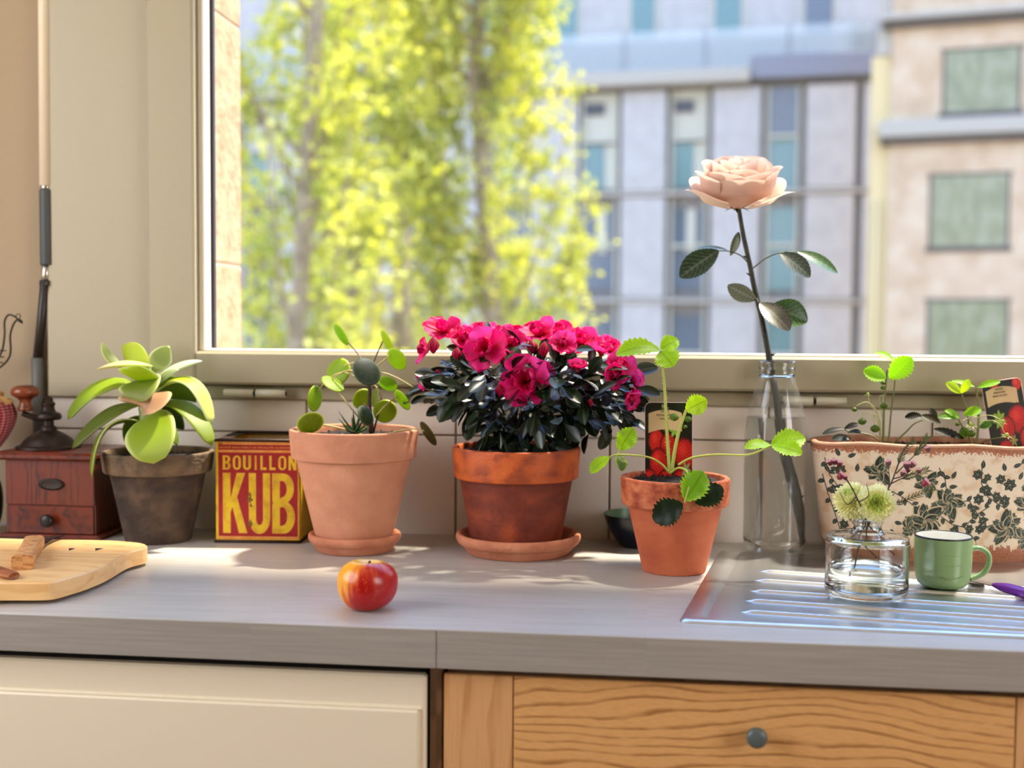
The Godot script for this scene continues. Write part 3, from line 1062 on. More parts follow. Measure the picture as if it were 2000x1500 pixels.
func build_wire_hen() -> void:
	var t := thing("wire_hen", "black wire hen figure with a curved neck, partly cut off above the gingham cloth", "ornament", Vector3(-1.11, 0.9, 0.03))
	var m: Material = M.dark_metal
	var w := 0.0016
	wpart(t, "neck_wire", tube_mesh([Vector3(-1.1429, 1.1782, 0.03), Vector3(-1.1062, 1.1725, 0.03), Vector3(-1.0858, 1.1917, 0.03), Vector3(-1.0789, 1.2219, 0.03), Vector3(-1.0785, 1.2452, 0.03), Vector3(-1.0711, 1.2564, 0.03), Vector3(-1.0593, 1.253, 0.03), Vector3(-1.0539, 1.247, 0.03), Vector3(-1.0467, 1.2428, 0.03)], w, w, 8, 40), m)
	wpart(t, "breast_wire", tube_mesh([Vector3(-1.1433, 1.1522, 0.03), Vector3(-1.1064, 1.1587, 0.03), Vector3(-1.0861, 1.1693, 0.03), Vector3(-1.0722, 1.1833, 0.03), Vector3(-1.0683, 1.1988, 0.03), Vector3(-1.0689, 1.222, 0.03), Vector3(-1.0622, 1.2418, 0.03), Vector3(-1.0539, 1.2487, 0.03), Vector3(-1.0476, 1.2454, 0.03)], w, w, 8, 40), m)
	wpart(t, "comb_loop", tube_mesh([Vector3(-1.0566, 1.2487, 0.03), Vector3(-1.0583, 1.2547, 0.03), Vector3(-1.0537, 1.2582, 0.03), Vector3(-1.0501, 1.2548, 0.03), Vector3(-1.053, 1.2488, 0.03)], 0.0008, 0.0008, 6, 20), m)
	for f in [[Vector3(-1.1425, 1.1981, 0.03), Vector3(-1.0766, 1.1961, 0.03)], [Vector3(-1.1415, 1.1852, 0.032), Vector3(-1.0792, 1.1858, 0.032)], [Vector3(-1.1405, 1.174, 0.034), Vector3(-1.08, 1.1764, 0.034)]]:
		wpart(t, "feather_wire", tube_mesh([f[0], f[0].lerp(f[1], 0.5), f[1]], w * 0.8, w * 0.6, 6, 0), m)
	for x in [-50.0, -30.0]:
		var p := Vector3(-1.1433, 1.1522, 0.03)
		p.x += (x + 50.0) * 0.0009
		wpart(t, "leg", tube_mesh([p, Vector3(p.x, 1.0, 0.03), Vector3(p.x, 0.9, 0.03)], w, w, 6, 0), m)


func build_coffee_mill() -> void:
	var dark := wood_tex(Color(0.42, 0.15, 0.055), Color(0.22, 0.065, 0.03), 7.0, 1.0, 51)
	var im: Image = dark.get_image()
	im.rotate_90(CLOCKWISE)
	var up := wood(texture_of(im), Vector3(9, 4, 9), 0.35)
	var across := wood(dark, Vector3(4, 9, 4), 0.35)
	var iron := mottled([Color(0.12, 0.09, 0.08), Color(0.2, 0.16, 0.14), Color(0.27, 0.21, 0.18)], Vector3(8, 8, 8), 0.45, 0.03, 8)
	iron.metallic = 0.5
	var xa: float = -1.0203
	var xb: float = -0.8716
	var cx := (xa + xb) / 2.0
	var t := thing("coffee_mill", "old reddish-brown wooden coffee mill with an iron dome and crank", "coffee mill", Vector3(cx, 0.9, 0.07))
	var h := (xb - xa) / 2.0
	var zf := 0.065
	var y1: float = 0.9075 - 0.9
	var y2: float = 0.9527 - 0.9
	var y3: float = 1.0256 - 0.9
	var y4: float = 1.0384 - 0.9
	part(t, "plinth", box_mesh(Vector3(-h - 0.012, 0, -0.068), Vector3(h + 0.012, y1, zf + 0.008), 0.003), across)
	part(t, "body", box_mesh(Vector3(-h, y1, -0.062), Vector3(h, y3, zf - 0.004), 0.001), up)
	part(t, "front_board", box_mesh(Vector3(-h, y2 + 0.0008, zf - 0.006), Vector3(h, y3, zf), 0.0012), up)
	var dr := part(t, "drawer", box_mesh(Vector3(-h, y1 + 0.0005, zf - 0.006), Vector3(h - 0.003, y2 - 0.0008, zf - 0.001), 0.001), across)
	var st := new_st()
	lathe(st, rounded([[0.0, 0.0], [0.006, 0.0, 0.0], [0.0055, 0.006, 0.002], [0.0115, 0.011, 0.004], [0.009, 0.018, 0.005], [0.0, 0.019]]), 28)
	var kn := part(dr, "knob", done(st), plain(Color(0.1, 0.05, 0.035), 0.4), Vector3(0.0, (y1 + y2) / 2.0, zf - 0.002))
	kn.rotation.x = PI / 2
	part(t, "top_plate", box_mesh(Vector3(-h - 0.016, y3, -0.07), Vector3(h + 0.004, y4, zf + 0.012), 0.004), across)
	st = new_st()
	lathe(st, rounded([[0.0, 0.0], [1.0, 0.0, 0.0], [1.0, 0.002, 0.0015], [0.8, 0.0028, 0.0015], [0.72, 0.0015, 0.001], [0.0, 0.0015]]), 40)
	var bd := part(t, "badge", done(st), iron, Vector3(-0.9425 - cx, 0.9872 - 0.9, zf - 0.0002))
	bd.rotation.x = PI / 2
	bd.scale = Vector3(0.0215, 1, 0.0095)
	var dx: float = -0.9819 - cx
	st = new_st()
	var top: float = 1.0657 - 0.9 - y4
	lathe(st, rounded([[0.0, 0.0], [0.051, 0.0, 0.001], [0.051, 0.003, 0.001], [0.044, 0.005, 0.002], [0.035, top * 0.62, 0.012], [0.017, top, 0.006], [0.013, top + 0.002, 0.002], [0.013, top + 0.007, 0.002], [0.009, top + 0.009, 0.002], [0.0085, top + 0.026, 0.002], [0.0, top + 0.027]]), 48, Vector3(dx, y4, 0))
	part(t, "dome", done(st), iron)
	var yh: float = 1.0893 - 0.9
	st = new_st()
	lathe(st, rounded([[0.0, yh - 0.005], [0.019, yh - 0.005, 0.002], [0.022, yh, 0.004], [0.019, yh + 0.006, 0.002], [0.012, yh + 0.008, 0.003], [0.0095, yh + 0.016, 0.003], [0.012, yh + 0.022, 0.002], [0.0075, yh + 0.026, 0.002], [0.0085, yh + 0.03, 0.002], [0.004, yh + 0.034, 0.002], [0.0, yh + 0.0345]]), 28, Vector3(dx, 0, 0))
	part(t, "crank_hub", done(st), iron)
	var hx: float = -1.0099 - cx
	var hy: float = 1.0962 - 0.9
	st = new_st()
	tube(st, curve([Vector3(dx, yh, 0), Vector3(lerpf(dx, hx, 0.5), yh - 0.001, 0.012), Vector3(hx - 0.006, hy, 0.02)], 10), 0.0055, 0.0045, 10)
	part(t, "crank_arm", done(st), iron)
	st = new_st()
	lathe(st, rounded([[0.0, 0.0], [0.012, 0.0, 0.002], [0.0125, 0.004, 0.002], [0.0085, 0.012, 0.005], [0.0105, 0.02, 0.004], [0.023, 0.026, 0.006], [0.0225, 0.036, 0.008], [0.012, 0.0415, 0.004], [0.0, 0.042]]), 32, Vector3(hx, hy + 0.004, 0.02))
	part(t, "crank_handle", done(st), wood(wood_tex(Color(0.5, 0.24, 0.11), Color(0.25, 0.09, 0.04), 6.0, 1.0, 52), Vector3(6, 14, 6), 0.3))


func build_cloth_bag() -> void:
	var t := thing("jar", "dark purple-black round jar beside the coffee mill at the photo edge", "jar", Vector3(-1.0935, 0.9, 0.1012))
	var st := new_st()
	lathe(st, rounded([[0.0, 0.0], [0.032, 0.0, 0.006], [0.043, 0.03, 0.02], [0.043, 0.075, 0.02], [0.03, 0.105, 0.01], [0.03, 0.118, 0.002], [0.0, 0.118]]), 40)
	part(t, "body", done(st), plain(Color(0.06, 0.03, 0.06), 0.2))
	var cloth := Image.create(64, 64, false, Image.FORMAT_RGB8)
	for j in 64:
		for i in 64:
			var v := (0.5 if (i / 4) % 2 == 0 else 0.0) + (0.5 if (j / 4) % 2 == 0 else 0.0)
			cloth.set_pixel(i, j, Color(0.5, 0.05, 0.09).lerp(Color(0.85, 0.66, 0.64), v * 0.8))
	var m := plain(Color.WHITE, 0.9)
	m.albedo_texture = texture_of(cloth)
	m.uv1_scale = Vector3(5, 2.6, 1)
	var at: Vector3 = t.position + Vector3(0, 0.118, 0)
	var c := thing("cloth_bundle", "red and white gingham cloth bundle with crumpled brown paper on top", "cloth", at)
	st = new_st()
	var f := func(u: float, v: float) -> Vector3:
		var a := u * TAU
		var r := 0.014 + 0.05 * pow(sin(PI * minf(1.0, v * 0.58 + 0.02)), 0.8)
		if v > 0.78:
			r *= 1.0 - (v - 0.78) * 0.5
		r += 0.0035 * sin(a * 9.0 + v * 5.0) * v
		return Vector3(cos(a) * r, v * 0.098, -sin(a) * r)
	surf(st, 72, 24, f)
	part(c, "cloth", done(st), m)
	st = new_st()
	var g := func(u: float, v: float) -> Vector3:
		var a := u * TAU
		var r := 0.052 * cos(v * PI / 2) * (1.0 + 0.16 * sin(a * 5.0 + v * 7.0) + 0.1 * sin(a * 11.0))
		return Vector3(cos(a) * r, 0.09 + 0.028 * sin(v * PI / 2) + 0.006 * sin(a * 7.0 + v * 9.0), -sin(a) * r)
	surf(st, 60, 12, g)
	part(c, "paper", done(st), plain(Color(0.82, 0.65, 0.42), 0.8))


func prism(st: SurfaceTool, poly: Array, y0: float, y1: float, bev: float) -> void:
	var c := Vector2.ZERO
	for p in poly:
		c += p / poly.size()
	var n := poly.size()
	var inner: PackedVector2Array = []
	for i in n:
		var d: Vector2 = ((poly[(i + 1) % n] as Vector2) - (poly[(i + n - 1) % n] as Vector2)).normalized()
		var out := Vector2(d.y, -d.x)
		if out.dot(poly[i] - c) < 0:
			out = -out
		inner.append(poly[i] - out * bev)
	var at := func(p: Vector2, y: float) -> Vector3:
		return Vector3(p.x, y, p.y)
	flat(st)
	for i in n:
		var k := (i + 1) % n
		quad(st, at.call(poly[i], y0), at.call(poly[k], y0), at.call(poly[k], y1 - bev), at.call(poly[i], y1 - bev))
		quad(st, at.call(poly[i], y1 - bev), at.call(poly[k], y1 - bev), at.call(inner[k], y1), at.call(inner[i], y1))
	var ids := Geometry2D.triangulate_polygon(inner)
	for i in range(0, ids.size(), 3):
		tri(st, at.call(inner[ids[i]], y1), at.call(inner[ids[i + 1]], y1), at.call(inner[ids[i + 2]], y1))
		tri(st, at.call(poly[ids[i]], y0), at.call(poly[ids[i + 1]], y0), at.call(poly[ids[i + 2]], y0))


func build_cutting_board() -> void:
	var beech := wood(wood_tex(Color(0.92, 0.75, 0.51), Color(0.85, 0.64, 0.4), 7.0, 0.9, 61), Vector3(2.5, 5, 5), 0.4)
	var line := [Vector2(-0.9205, 0.5847), Vector2(-0.7843, 0.5586), Vector2(-0.7477, 0.5531), Vector2(-0.7259, 0.547), Vector2(-0.7194, 0.5343), Vector2(-0.7155, 0.5173), Vector2(-0.7096, 0.4903), Vector2(-0.7071, 0.4547), Vector2(-0.7079, 0.4282), Vector2(-0.7108, 0.401), Vector2(-0.7136, 0.3765), Vector2(-0.7143, 0.3528), Vector2(-0.7103, 0.3352), Vector2(-0.7061, 0.3212), Vector2(-0.7083, 0.3059), Vector2(-0.7163, 0.2932), Vector2(-0.727, 0.2848), Vector2(-0.7405, 0.2788), Vector2(-0.7682, 0.2728), Vector2(-0.7966, 0.271), Vector2(-0.8482, 0.2749), Vector2(-0.8982, 0.2806), Vector2(-1.1117, 0.3098)]
	var smooth: Array = []
	var k := line.size()
	for i in k:
		for s in 3:
			smooth.append((line[i] as Vector2).cubic_interpolate(line[(i + 1) % k], line[(i + k - 1) % k], line[(i + 2) % k], s / 3.0))
	var t := thing("cutting_board", "pale beech cutting board with a wavy right end at the left of the worktop", "cutting board", Vector3(-0.95, 0.9, 0.35))
	var st := new_st()
	prism(st, smooth, 0.905, 0.927, 0.0018)
	wpart(t, "board", done(st), beech)
	for p in [Vector3(-0.7915, 0.9, 0.1891), Vector3(-0.775, 0.9, 0.4398), Vector3(-0.9462, 0.9, 0.4653), Vector3(-1.0721, 0.9, 0.2733)]:
		wpart(t, "foot", tube_mesh([p, p + Vector3(0, 0.003, 0), p + Vector3(0, 0.0052, 0)], 0.008, 0.008, 16, 0), M.black)
	for w in [[Vector3(-0.8096, 0.9272, 0.3382), Vector3(-0.8005, 0.9272, 0.3558), Vector3(-0.7999, 0.9272, 0.3386)], [Vector3(-0.7734, 0.9272, 0.3326), Vector3(-0.7647, 0.9272, 0.3503), Vector3(-0.7613, 0.9272, 0.3327)]]:
		st = new_st()
		prism(st, [Vector2(w[0].x, w[0].z), Vector2(w[1].x, w[1].z), Vector2(w[2].x, w[2].z)], 0.92, 0.9272, 0.0001)
		wpart(t, "painted_slit", done(st), plain(Color(0.17, 0.09, 0.04), 0.8))  # dark inlay, its colour stands for the shade inside a slit
	# knife
	var k0 := Vector3(-0.7963, 0.9272, 0.4853)
	var k1 := Vector3(-0.8541, 0.9272, 0.3508)
	var d := (k1 - k0).normalized()
	var kn := thing("knife", "short kitchen knife with a blond wooden handle lying on the cutting board", "knife", k0)
	kn.rotation.y = atan2(-d.x, -d.z)
	var l := k0.distance_to(k1)
	st = new_st()
	var f := func(u: float, v: float) -> Vector3:
		var a := u * TAU
		var w := 0.0135 * (1.0 - 0.12 * sin(PI * v))
		var q := Vector2(cos(a), sin(a))
		q = Vector2(signf(q.x) * pow(absf(q.x), 0.45) * w, signf(q.y) * pow(absf(q.y), 0.45) * 0.0095)
		return Vector3(q.x, 0.0096 + q.y, -v * l)
	surf(st, 36, 10, f)
	flat(st)
	var ends := [[], []]
	for i in 36:
		ends[0].append(f.call(i / 36.0, 0.0))
		ends[1].append(f.call(i / 36.0, 1.0))
	for i in range(1, 35):
		tri(st, ends[0][0], ends[0][i], ends[0][i + 1])
		tri(st, ends[1][0], ends[1][i + 1], ends[1][i])
	part(kn, "handle", done(st), wood(wood_tex(Color(0.84, 0.62, 0.4), Color(0.62, 0.38, 0.2), 5.0, 0.8, 62), Vector3(12, 12, 6), 0.5))
	st = new_st()
	var g := func(u: float, v: float) -> Vector3:
		var s := 0.085 * v
		var w := 0.012 * sqrt(maxf(0.0, 1.0 - v * v)) + 0.0005
		return Vector3(0.03 * v * v + (u - 0.5) * 2.0 * w + 0.004, 0.0098 - 0.0045 * v - absf(u - 0.3) * 0.001, -l - s + 0.004)
	surf(st, 8, 18, g)
	var g2 := func(u: float, v: float) -> Vector3:
		return g.call(1.0 - u, v) - Vector3(0, 0.0012, 0)
	surf(st, 8, 18, g2)
	part(kn, "blade", done(st), plain(Color(0.17, 0.13, 0.12), 0.3, 0.8))
	# a flat brown stick lying in front of the knife
	var s0 := Vector3(-0.776, 0.9272, 0.5407)
	var s1 := Vector3(-0.8971, 0.9272, 0.4512)
	var sp := thing("wooden_stick", "flat wooden spatula in front of the knife on the board", "stick", s0)
	st = new_st()
	var e := func(u: float, v: float) -> Vector3:
		var a := u * TAU
		var along := (s1 - s0).normalized()
		var across := Vector3(-along.z, 0, along.x)
		var r := 0.0115 * minf(1.0, 0.6 + v * 6.0)
		return (s1 - s0) * v + across * cos(a) * r + Vector3(0, 0.0042 + 0.004 * sin(a), 0)
	surf(st, 20, 12, e)
	var cap: Array = []
	for i in 20:
		cap.append(e.call(i / 20.0, 0.0))
	for i in range(1, 19):
		tri(st, cap[0], cap[i], cap[i + 1])
	part(sp, "handle", done(st), wood(wood_tex(Color(0.62, 0.36, 0.2), Color(0.4, 0.2, 0.1), 5.0, 0.8, 63), Vector3(8, 12, 12), 0.5))


# ---------- pots ----------

# a flower pot standing at y: base radius, shoulder (under the rim) radius and height, rim radius and top height
func clay_pot(t: Node3D, rb: float, rs: float, hs: float, rr0: float, rr: float, h: float, body: Material, rim: Material, soil_depth := 0.018) -> void:
	var st := new_st()
	lathe(st, rounded([[0.0, 0.0], [rb, 0.0, 0.002], [rs, hs + 0.003, 0.0]]), 72)
	part(t, "pot", done(st), body)
	st = new_st()
	var w := 0.0085
	lathe(st, rounded([[rs - 0.001, hs + 0.004], [rs + 0.0002, hs, 0.0008], [rr0, hs, 0.003], [rr, h, 0.004], [rr - w, h, 0.003], [rr - w - 0.004, h - soil_depth - 0.02]]), 72)
	part(t, "rim", done(st), rim)
	var r := rr - w - 0.003
	soil(t, r, h - soil_depth)


func soil(t: Node3D, r: float, y: float, squash := Vector2.ONE) -> void:
	var st := new_st()
	var n := FastNoiseLite.new()
	n.seed = 4
	n.frequency = 60.0
	var f := func(u: float, v: float) -> Vector3:
		var q := 1.0 - v
		var p := Vector2(cos(u * TAU), -sin(u * TAU)) * r * q * squash
		return Vector3(p.x, y + 0.006 * n.get_noise_2d(p.x, p.y) + 0.003 * (1.0 - q), p.y)
	surf(st, 48, 14, f)
	# crumbs
	var rr := RandomNumberGenerator.new()
	rr.seed = int(r * 10000.0)
	for k in 90:
		var a := rr.randf() * TAU
		var q := sqrt(rr.randf()) * 0.94
		var c := Vector3(cos(a) * r * q * squash.x, y + 0.002, sin(a) * r * q * squash.y)
		var s := rr.randf_range(0.0012, 0.0034)
		var d := [Vector3(s, 0, 0), Vector3(0, s, 0), Vector3(0, 0, s), Vector3(-s, 0, 0), Vector3(0, -s, 0), Vector3(0, 0, -s)]
		flat(st)
		for i in [[0, 1, 2], [2, 1, 3], [3, 1, 5], [5, 1, 0]]:
			tri(st, c + d[i[0]], c + d[i[1]], c + d[i[2]])
	part(t, "soil", done(st), M.soil)


func saucer(at: Vector3, rb: float, rr: float, h: float, label: String) -> void:
	var t := thing("saucer", label, "saucer", at)
	var st := new_st()
	lathe(st, rounded([[0.0, 0.0], [rb, 0.0, 0.003], [rb + (rr - rb) * 0.55, h * 0.45, 0.001], [rr - 0.004, h * 0.5, 0.003], [rr, h * 0.72, 0.006], [rr - 0.001, h, 0.004], [rr - 0.008, h, 0.003], [rb - 0.006, 0.007, 0.004], [0.0, 0.0065]]), 80)
	part(t, "dish", done(st), M.saucer)


func build_succulent() -> void:
	var t := thing("potted_succulent", "big pale green paddle-leaved succulent in a dark weathered clay pot", "plant", Vector3(-0.7738, 0.9, 0.1165))
	clay_pot(t, 0.051, 0.0745, 0.1098, 0.083, 0.0875, 0.1425, M.dark_clay, M.dark_rim, 0.012)
	var stem := new_st()
	tube(stem, curve([Vector3(-0.788, 1.0327, 0.12), Vector3(-0.7902, 1.075, 0.12), Vector3(-0.7932, 1.1156, 0.12), Vector3(-0.7929, 1.1521, 0.12), Vector3(-0.7906, 1.1787, 0.115)], 24), 0.0125, 0.007, 14, 0.05)
	wpart(t, "stem", done(stem), plain(Color(0.55, 0.6, 0.35), 0.6))
	var g := Color(0.58, 0.68, 0.14)
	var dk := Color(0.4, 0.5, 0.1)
	var br := Color(0.74, 0.8, 0.12)
	var pale := Color(0.88, 0.9, 0.62)
	var skylit_pale := Color(0.78, 0.83, 0.7)  # skylight on a leaf's upper face, put into its colour
	var burnt := Color(0.74, 0.57, 0.42)
	# base and tip, width; the way the upper face looks; the bend's point; colours (middle, edge, tip); thickness, shape
	var rows := [
		[Vector3(-0.7808, 1.0991, 0.135), Vector3(-0.738, 1.0334, 0.215), 0.0801, Vector3(0, 0.5, 0.85), Vector3(-0.7452, 1.0848, 0.205), g, pale, Color(0.62, 0.68, 0.2), 0.0035, "round"],
		[Vector3(-0.7901, 1.155, 0.13), Vector3(-0.7742, 1.1237, 0.19), 0.0649, Vector3(-0.05, 0.75, 0.7), Vector3(-0.769, 1.1565, 0.19), Color(0.46, 0.54, 0.14), pale, Color(0.6, 0.6, 0.3), 0.003, "round"],
		[Vector3(-0.7844, 1.1309, 0.13), Vector3(-0.7668, 1.1109, 0.185), 0.0793, Vector3(0.1, 0.9, 0.5), Vector3(-0.7566, 1.1354, 0.2), burnt, Color(0.86, 0.78, 0.6), burnt, 0.003, "round"],
		[Vector3(-0.7989, 1.1464, 0.12), Vector3(-0.9069, 1.0918, 0.15), 0.0379, Vector3(-0.25, 0.75, 0.7), Vector3(-0.8663, 1.1618, 0.14), g, g.lightened(0.15), dk, 0.0035, "strap"],
		[Vector3(-0.7958, 1.1156, 0.12), Vector3(-0.8955, 1.0471, 0.16), 0.0354, Vector3(-0.4, 0.6, 0.7), Vector3(-0.8367, 1.117, 0.15), Color(0.38, 0.44, 0.12), Color(0.5, 0.55, 0.2), Color(0.38, 0.42, 0.13), 0.0035, "strap"],
		[Vector3(-0.7932, 1.0872, 0.13), Vector3(-0.8434, 1.0076, 0.2), 0.0286, Vector3(-0.75, 0.5, 0.45), Vector3(-0.8496, 1.1109, 0.18), Color(0.36, 0.44, 0.1), pale, Color(0.55, 0.6, 0.2), 0.003, "strap"],
		[Vector3(-0.7855, 1.1303, 0.12), Vector3(-0.6726, 1.0853, 0.15), 0.0336, Vector3(0.75, 0.62, 0.35), Vector3(-0.6988, 1.198, 0.14), br, Color(0.86, 0.88, 0.7), Color(0.85, 0.87, 0.7), 0.0035, "strap"],
		[Vector3(-0.7745, 1.1149, 0.13), Vector3(-0.6643, 1.0565, 0.17), 0.0365, Vector3(0.6, 0.7, 0.5), Vector3(-0.702, 1.137, 0.16), Color(0.46, 0.55, 0.08), g, Color(0.55, 0.6, 0.15), 0.0035, "strap"],
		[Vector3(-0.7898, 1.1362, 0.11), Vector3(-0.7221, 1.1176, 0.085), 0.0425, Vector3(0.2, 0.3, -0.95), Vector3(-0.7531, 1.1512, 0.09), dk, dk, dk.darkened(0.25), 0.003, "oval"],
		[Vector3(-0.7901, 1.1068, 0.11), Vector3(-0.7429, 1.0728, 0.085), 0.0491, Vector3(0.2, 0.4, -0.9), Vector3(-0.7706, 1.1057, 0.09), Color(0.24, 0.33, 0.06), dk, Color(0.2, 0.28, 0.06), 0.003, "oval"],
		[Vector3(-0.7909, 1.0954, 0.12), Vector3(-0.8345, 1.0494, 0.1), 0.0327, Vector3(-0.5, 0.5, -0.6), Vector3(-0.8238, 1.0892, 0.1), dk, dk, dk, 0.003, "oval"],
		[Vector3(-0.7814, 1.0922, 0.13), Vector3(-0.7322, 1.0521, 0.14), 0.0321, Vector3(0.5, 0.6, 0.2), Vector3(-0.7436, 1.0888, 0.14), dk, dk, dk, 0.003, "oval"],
		[Vector3(-0.7873, 1.1739, 0.115), Vector3(-0.8445, 1.207, 0.09), 0.0409, Vector3(0.3, -0.25, 1.0), Vector3(-0.8199, 1.1942, 0.095), br, Color(0.72, 0.76, 0.2), br, 0.003, "oval"],
		[Vector3(-0.8315, 1.1718, 0.115), Vector3(-0.866, 1.2137, 0.115), 0.0179, Vector3(0.8, 0.2, 0.5), Vector3(-0.8603, 1.1877, 0.115), Color(0.45, 0.52, 0.18), pale, pale, 0.0028, "oval"],
		[Vector3(-0.7783, 1.1758, 0.12), Vector3(-0.8587, 1.1711, 0.15), 0.0386, Vector3(-0.05, 1.0, 0.16), Vector3(-0.815, 1.1859, 0.15), Color(0.85, 0.8, 0.58), pale, burnt.lightened(0.3), 0.003, "oval"],
		[Vector3(-0.7997, 1.152, 0.12), Vector3(-0.774, 1.1809, 0.2), 0.0633, Vector3(0, 0.75, -0.62), Vector3(-0.7706, 1.1611, 0.19), br, pale, g, 0.003, "oval"],
		[Vector3(-0.7886, 1.1786, 0.11), Vector3(-0.7903, 1.1978, 0.1), 0.0147, Vector3(0, 0.3, 1), Vector3(-0.7856, 1.1882, 0.105), br, br, br, 0.0025, "oval"],
		[Vector3(-0.7789, 1.1659, 0.115), Vector3(-0.7604, 1.2079, 0.1), 0.0358, Vector3(0.25, 0.2, 0.9), Vector3(-0.7767, 1.1882, 0.1), Color(0.56, 0.62, 0.34), Color(0.86, 0.88, 0.74), Color(0.66, 0.72, 0.4), 0.0028, "oval"],
		[Vector3(-0.7842, 1.1463, 0.115), Vector3(-0.6977, 1.1855, 0.12), 0.0242, Vector3(-0.15, 0.85, 0.5), Vector3(-0.748, 1.1793, 0.12), skylit_pale, Color(0.84, 0.88, 0.82), Color(0.85, 0.88, 0.85), 0.003, "oval"],
		[Vector3(-0.7781, 1.1428, 0.125), Vector3(-0.728, 1.1722, 0.14), 0.0192, Vector3(-0.3, 0.6, 0.7), Vector3(-0.7568, 1.1637, 0.135), Color(0.6, 0.66, 0.4), skylit_pale, skylit_pale, 0.003, "oval"],
	]
	for r in rows:
		wpart(t, "leaf", blade_mesh(r[0], r[1], r[2], r[3], {"via": r[4], "c0": r[5], "c1": r[6], "ct": r[7], "thick": r[8], "shape": r[9], "fold": 0.12}), M.juicy)


func letter(pts: Array) -> PackedVector2Array:
	var out: PackedVector2Array = []
	for p in pts:
		out.append(p)
	return out


func arc(c: Vector2, rx: float, ry: float, a0: float, a1: float, n := 14) -> Array:
	var out: Array = []
	for i in n + 1:
		var a := deg_to_rad(lerpf(a0, a1, float(i) / n))
		out.append(c + Vector2(cos(a) * rx, sin(a) * ry))
	return out


func sheet(st: SurfaceTool, poly: PackedVector2Array, z: float) -> void:
	var ids := Geometry2D.triangulate_polygon(poly)
	flat(st)
	for i in range(0, ids.size(), 3):
		var a := poly[ids[i]]
		var b := poly[ids[i + 1]]
		var c := poly[ids[i + 2]]
		if (b - a).cross(c - a) < 0:
			var q := b
			b = c
			c = q
		tri(st, Vector3(a.x, a.y, z), Vector3(b.x, b.y, z), Vector3(c.x, c.y, z))


func rect(x0: float, y0: float, x1: float, y1: float) -> PackedVector2Array:
	return PackedVector2Array([Vector2(x0, y0), Vector2(x1, y0), Vector2(x1, y1), Vector2(x0, y1)])


# block capitals in a cell 1 wide and 1 high: outlines, and what is cut out of them
func glyph(ch: String) -> Array:
	var v := func(a: Array) -> Array:
		var o: Array = []
		for k in range(0, a.size(), 2):
			o.append(Vector2(a[k], a[k + 1]))
		return o
	match ch:
		"K": return [[v.call([0, 0, .33, 0, .33, .34, .4, .42, .66, 0, 1.02, 0, .6, .6, .94, 1, .58, 1, .33, .6, .33, 1, 0, 1])], []]
		"U": return [[v.call([0, 1, 0, .26]) + arc(Vector2(.5, .26), .5, .27, 180, 360) + v.call([1, 1, .65, 1, .65, .26]) + arc(Vector2(.5, .24), .15, .1, 360, 180) + v.call([.35, 1])], []]
		"B": return [[v.call([0, 0, .5, 0]) + arc(Vector2(.52, .27), .48, .27, -90, 68) + arc(Vector2(.5, .75), .46, .25, -60, 90) + v.call([0, 1])],
			[v.call([.35, .13]) + arc(Vector2(.45, .29), .2, .15, -90, 90) + v.call([.35, .43]), v.call([.35, .58]) + arc(Vector2(.44, .74), .19, .13, -90, 90) + v.call([.35, .87])]]
		"O": return [[arc(Vector2(.5, .7), .5, .3, 0, 180) + arc(Vector2(.5, .3), .5, .3, 180, 360)], [arc(Vector2(.5, .72), .19, .14, 0, 180) + arc(Vector2(.5, .28), .19, .14, 180, 360)]]
		"I": return [[v.call([.3, 0, .7, 0, .7, 1, .3, 1])], []]
		"L": return [[v.call([0, 0, .9, 0, .9, .19, .36, .19, .36, 1, 0, 1])], []]
		"N": return [[v.call([0, 0, .31, 0, .31, .5, .62, 0, 1, 0, 1, 1, .69, 1, .69, .5, .38, 1, 0, 1])], []]
	return [[], []]


func lettering(t: Node3D, text: String, x0: float, x1: float, y0: float, y1: float, z: float, gap: float, fill: Material, edge: Material, ground: Material, line: float, widths := []) -> void:
	var total := 0.0
	for i in text.length():
		total += widths[i] if widths.size() else 1.0
	var cell := (x1 - x0 - gap * (text.length() - 1)) / total
	var x := x0
	for i in text.length():
		var w: float = cell * (widths[i] if widths.size() else 1.0)
		var g := glyph(text[i])
		var a := new_st()
		var b := new_st()
		var holes := false
		for poly in g[0]:
			var p: PackedVector2Array = []
			for q in poly:
				p.append(Vector2(x + q.x * w, y0 + q.y * (y1 - y0)))
			sheet(a, p, z)
			for inner in Geometry2D.offset_polygon(p, -line):
				sheet(b, inner, z + 0.00008)
		var c := new_st()
		var d := new_st()
		for poly in g[1]:
			holes = true
			var p: PackedVector2Array = []
			for q in poly:
				p.append(Vector2(x + q.x * w, y0 + q.y * (y1 - y0)))
			for outer in Geometry2D.offset_polygon(p, line):
				sheet(c, outer, z + 0.00016)
			sheet(d, p, z + 0.00024)
		var l := part(t, "letter", done(a), edge)
		part(l, "letter_fill", done(b), fill)
		if holes:
			part(l, "letter_edge", done(c), edge)
			part(l, "letter_counter", done(d), ground)
		x += w + gap


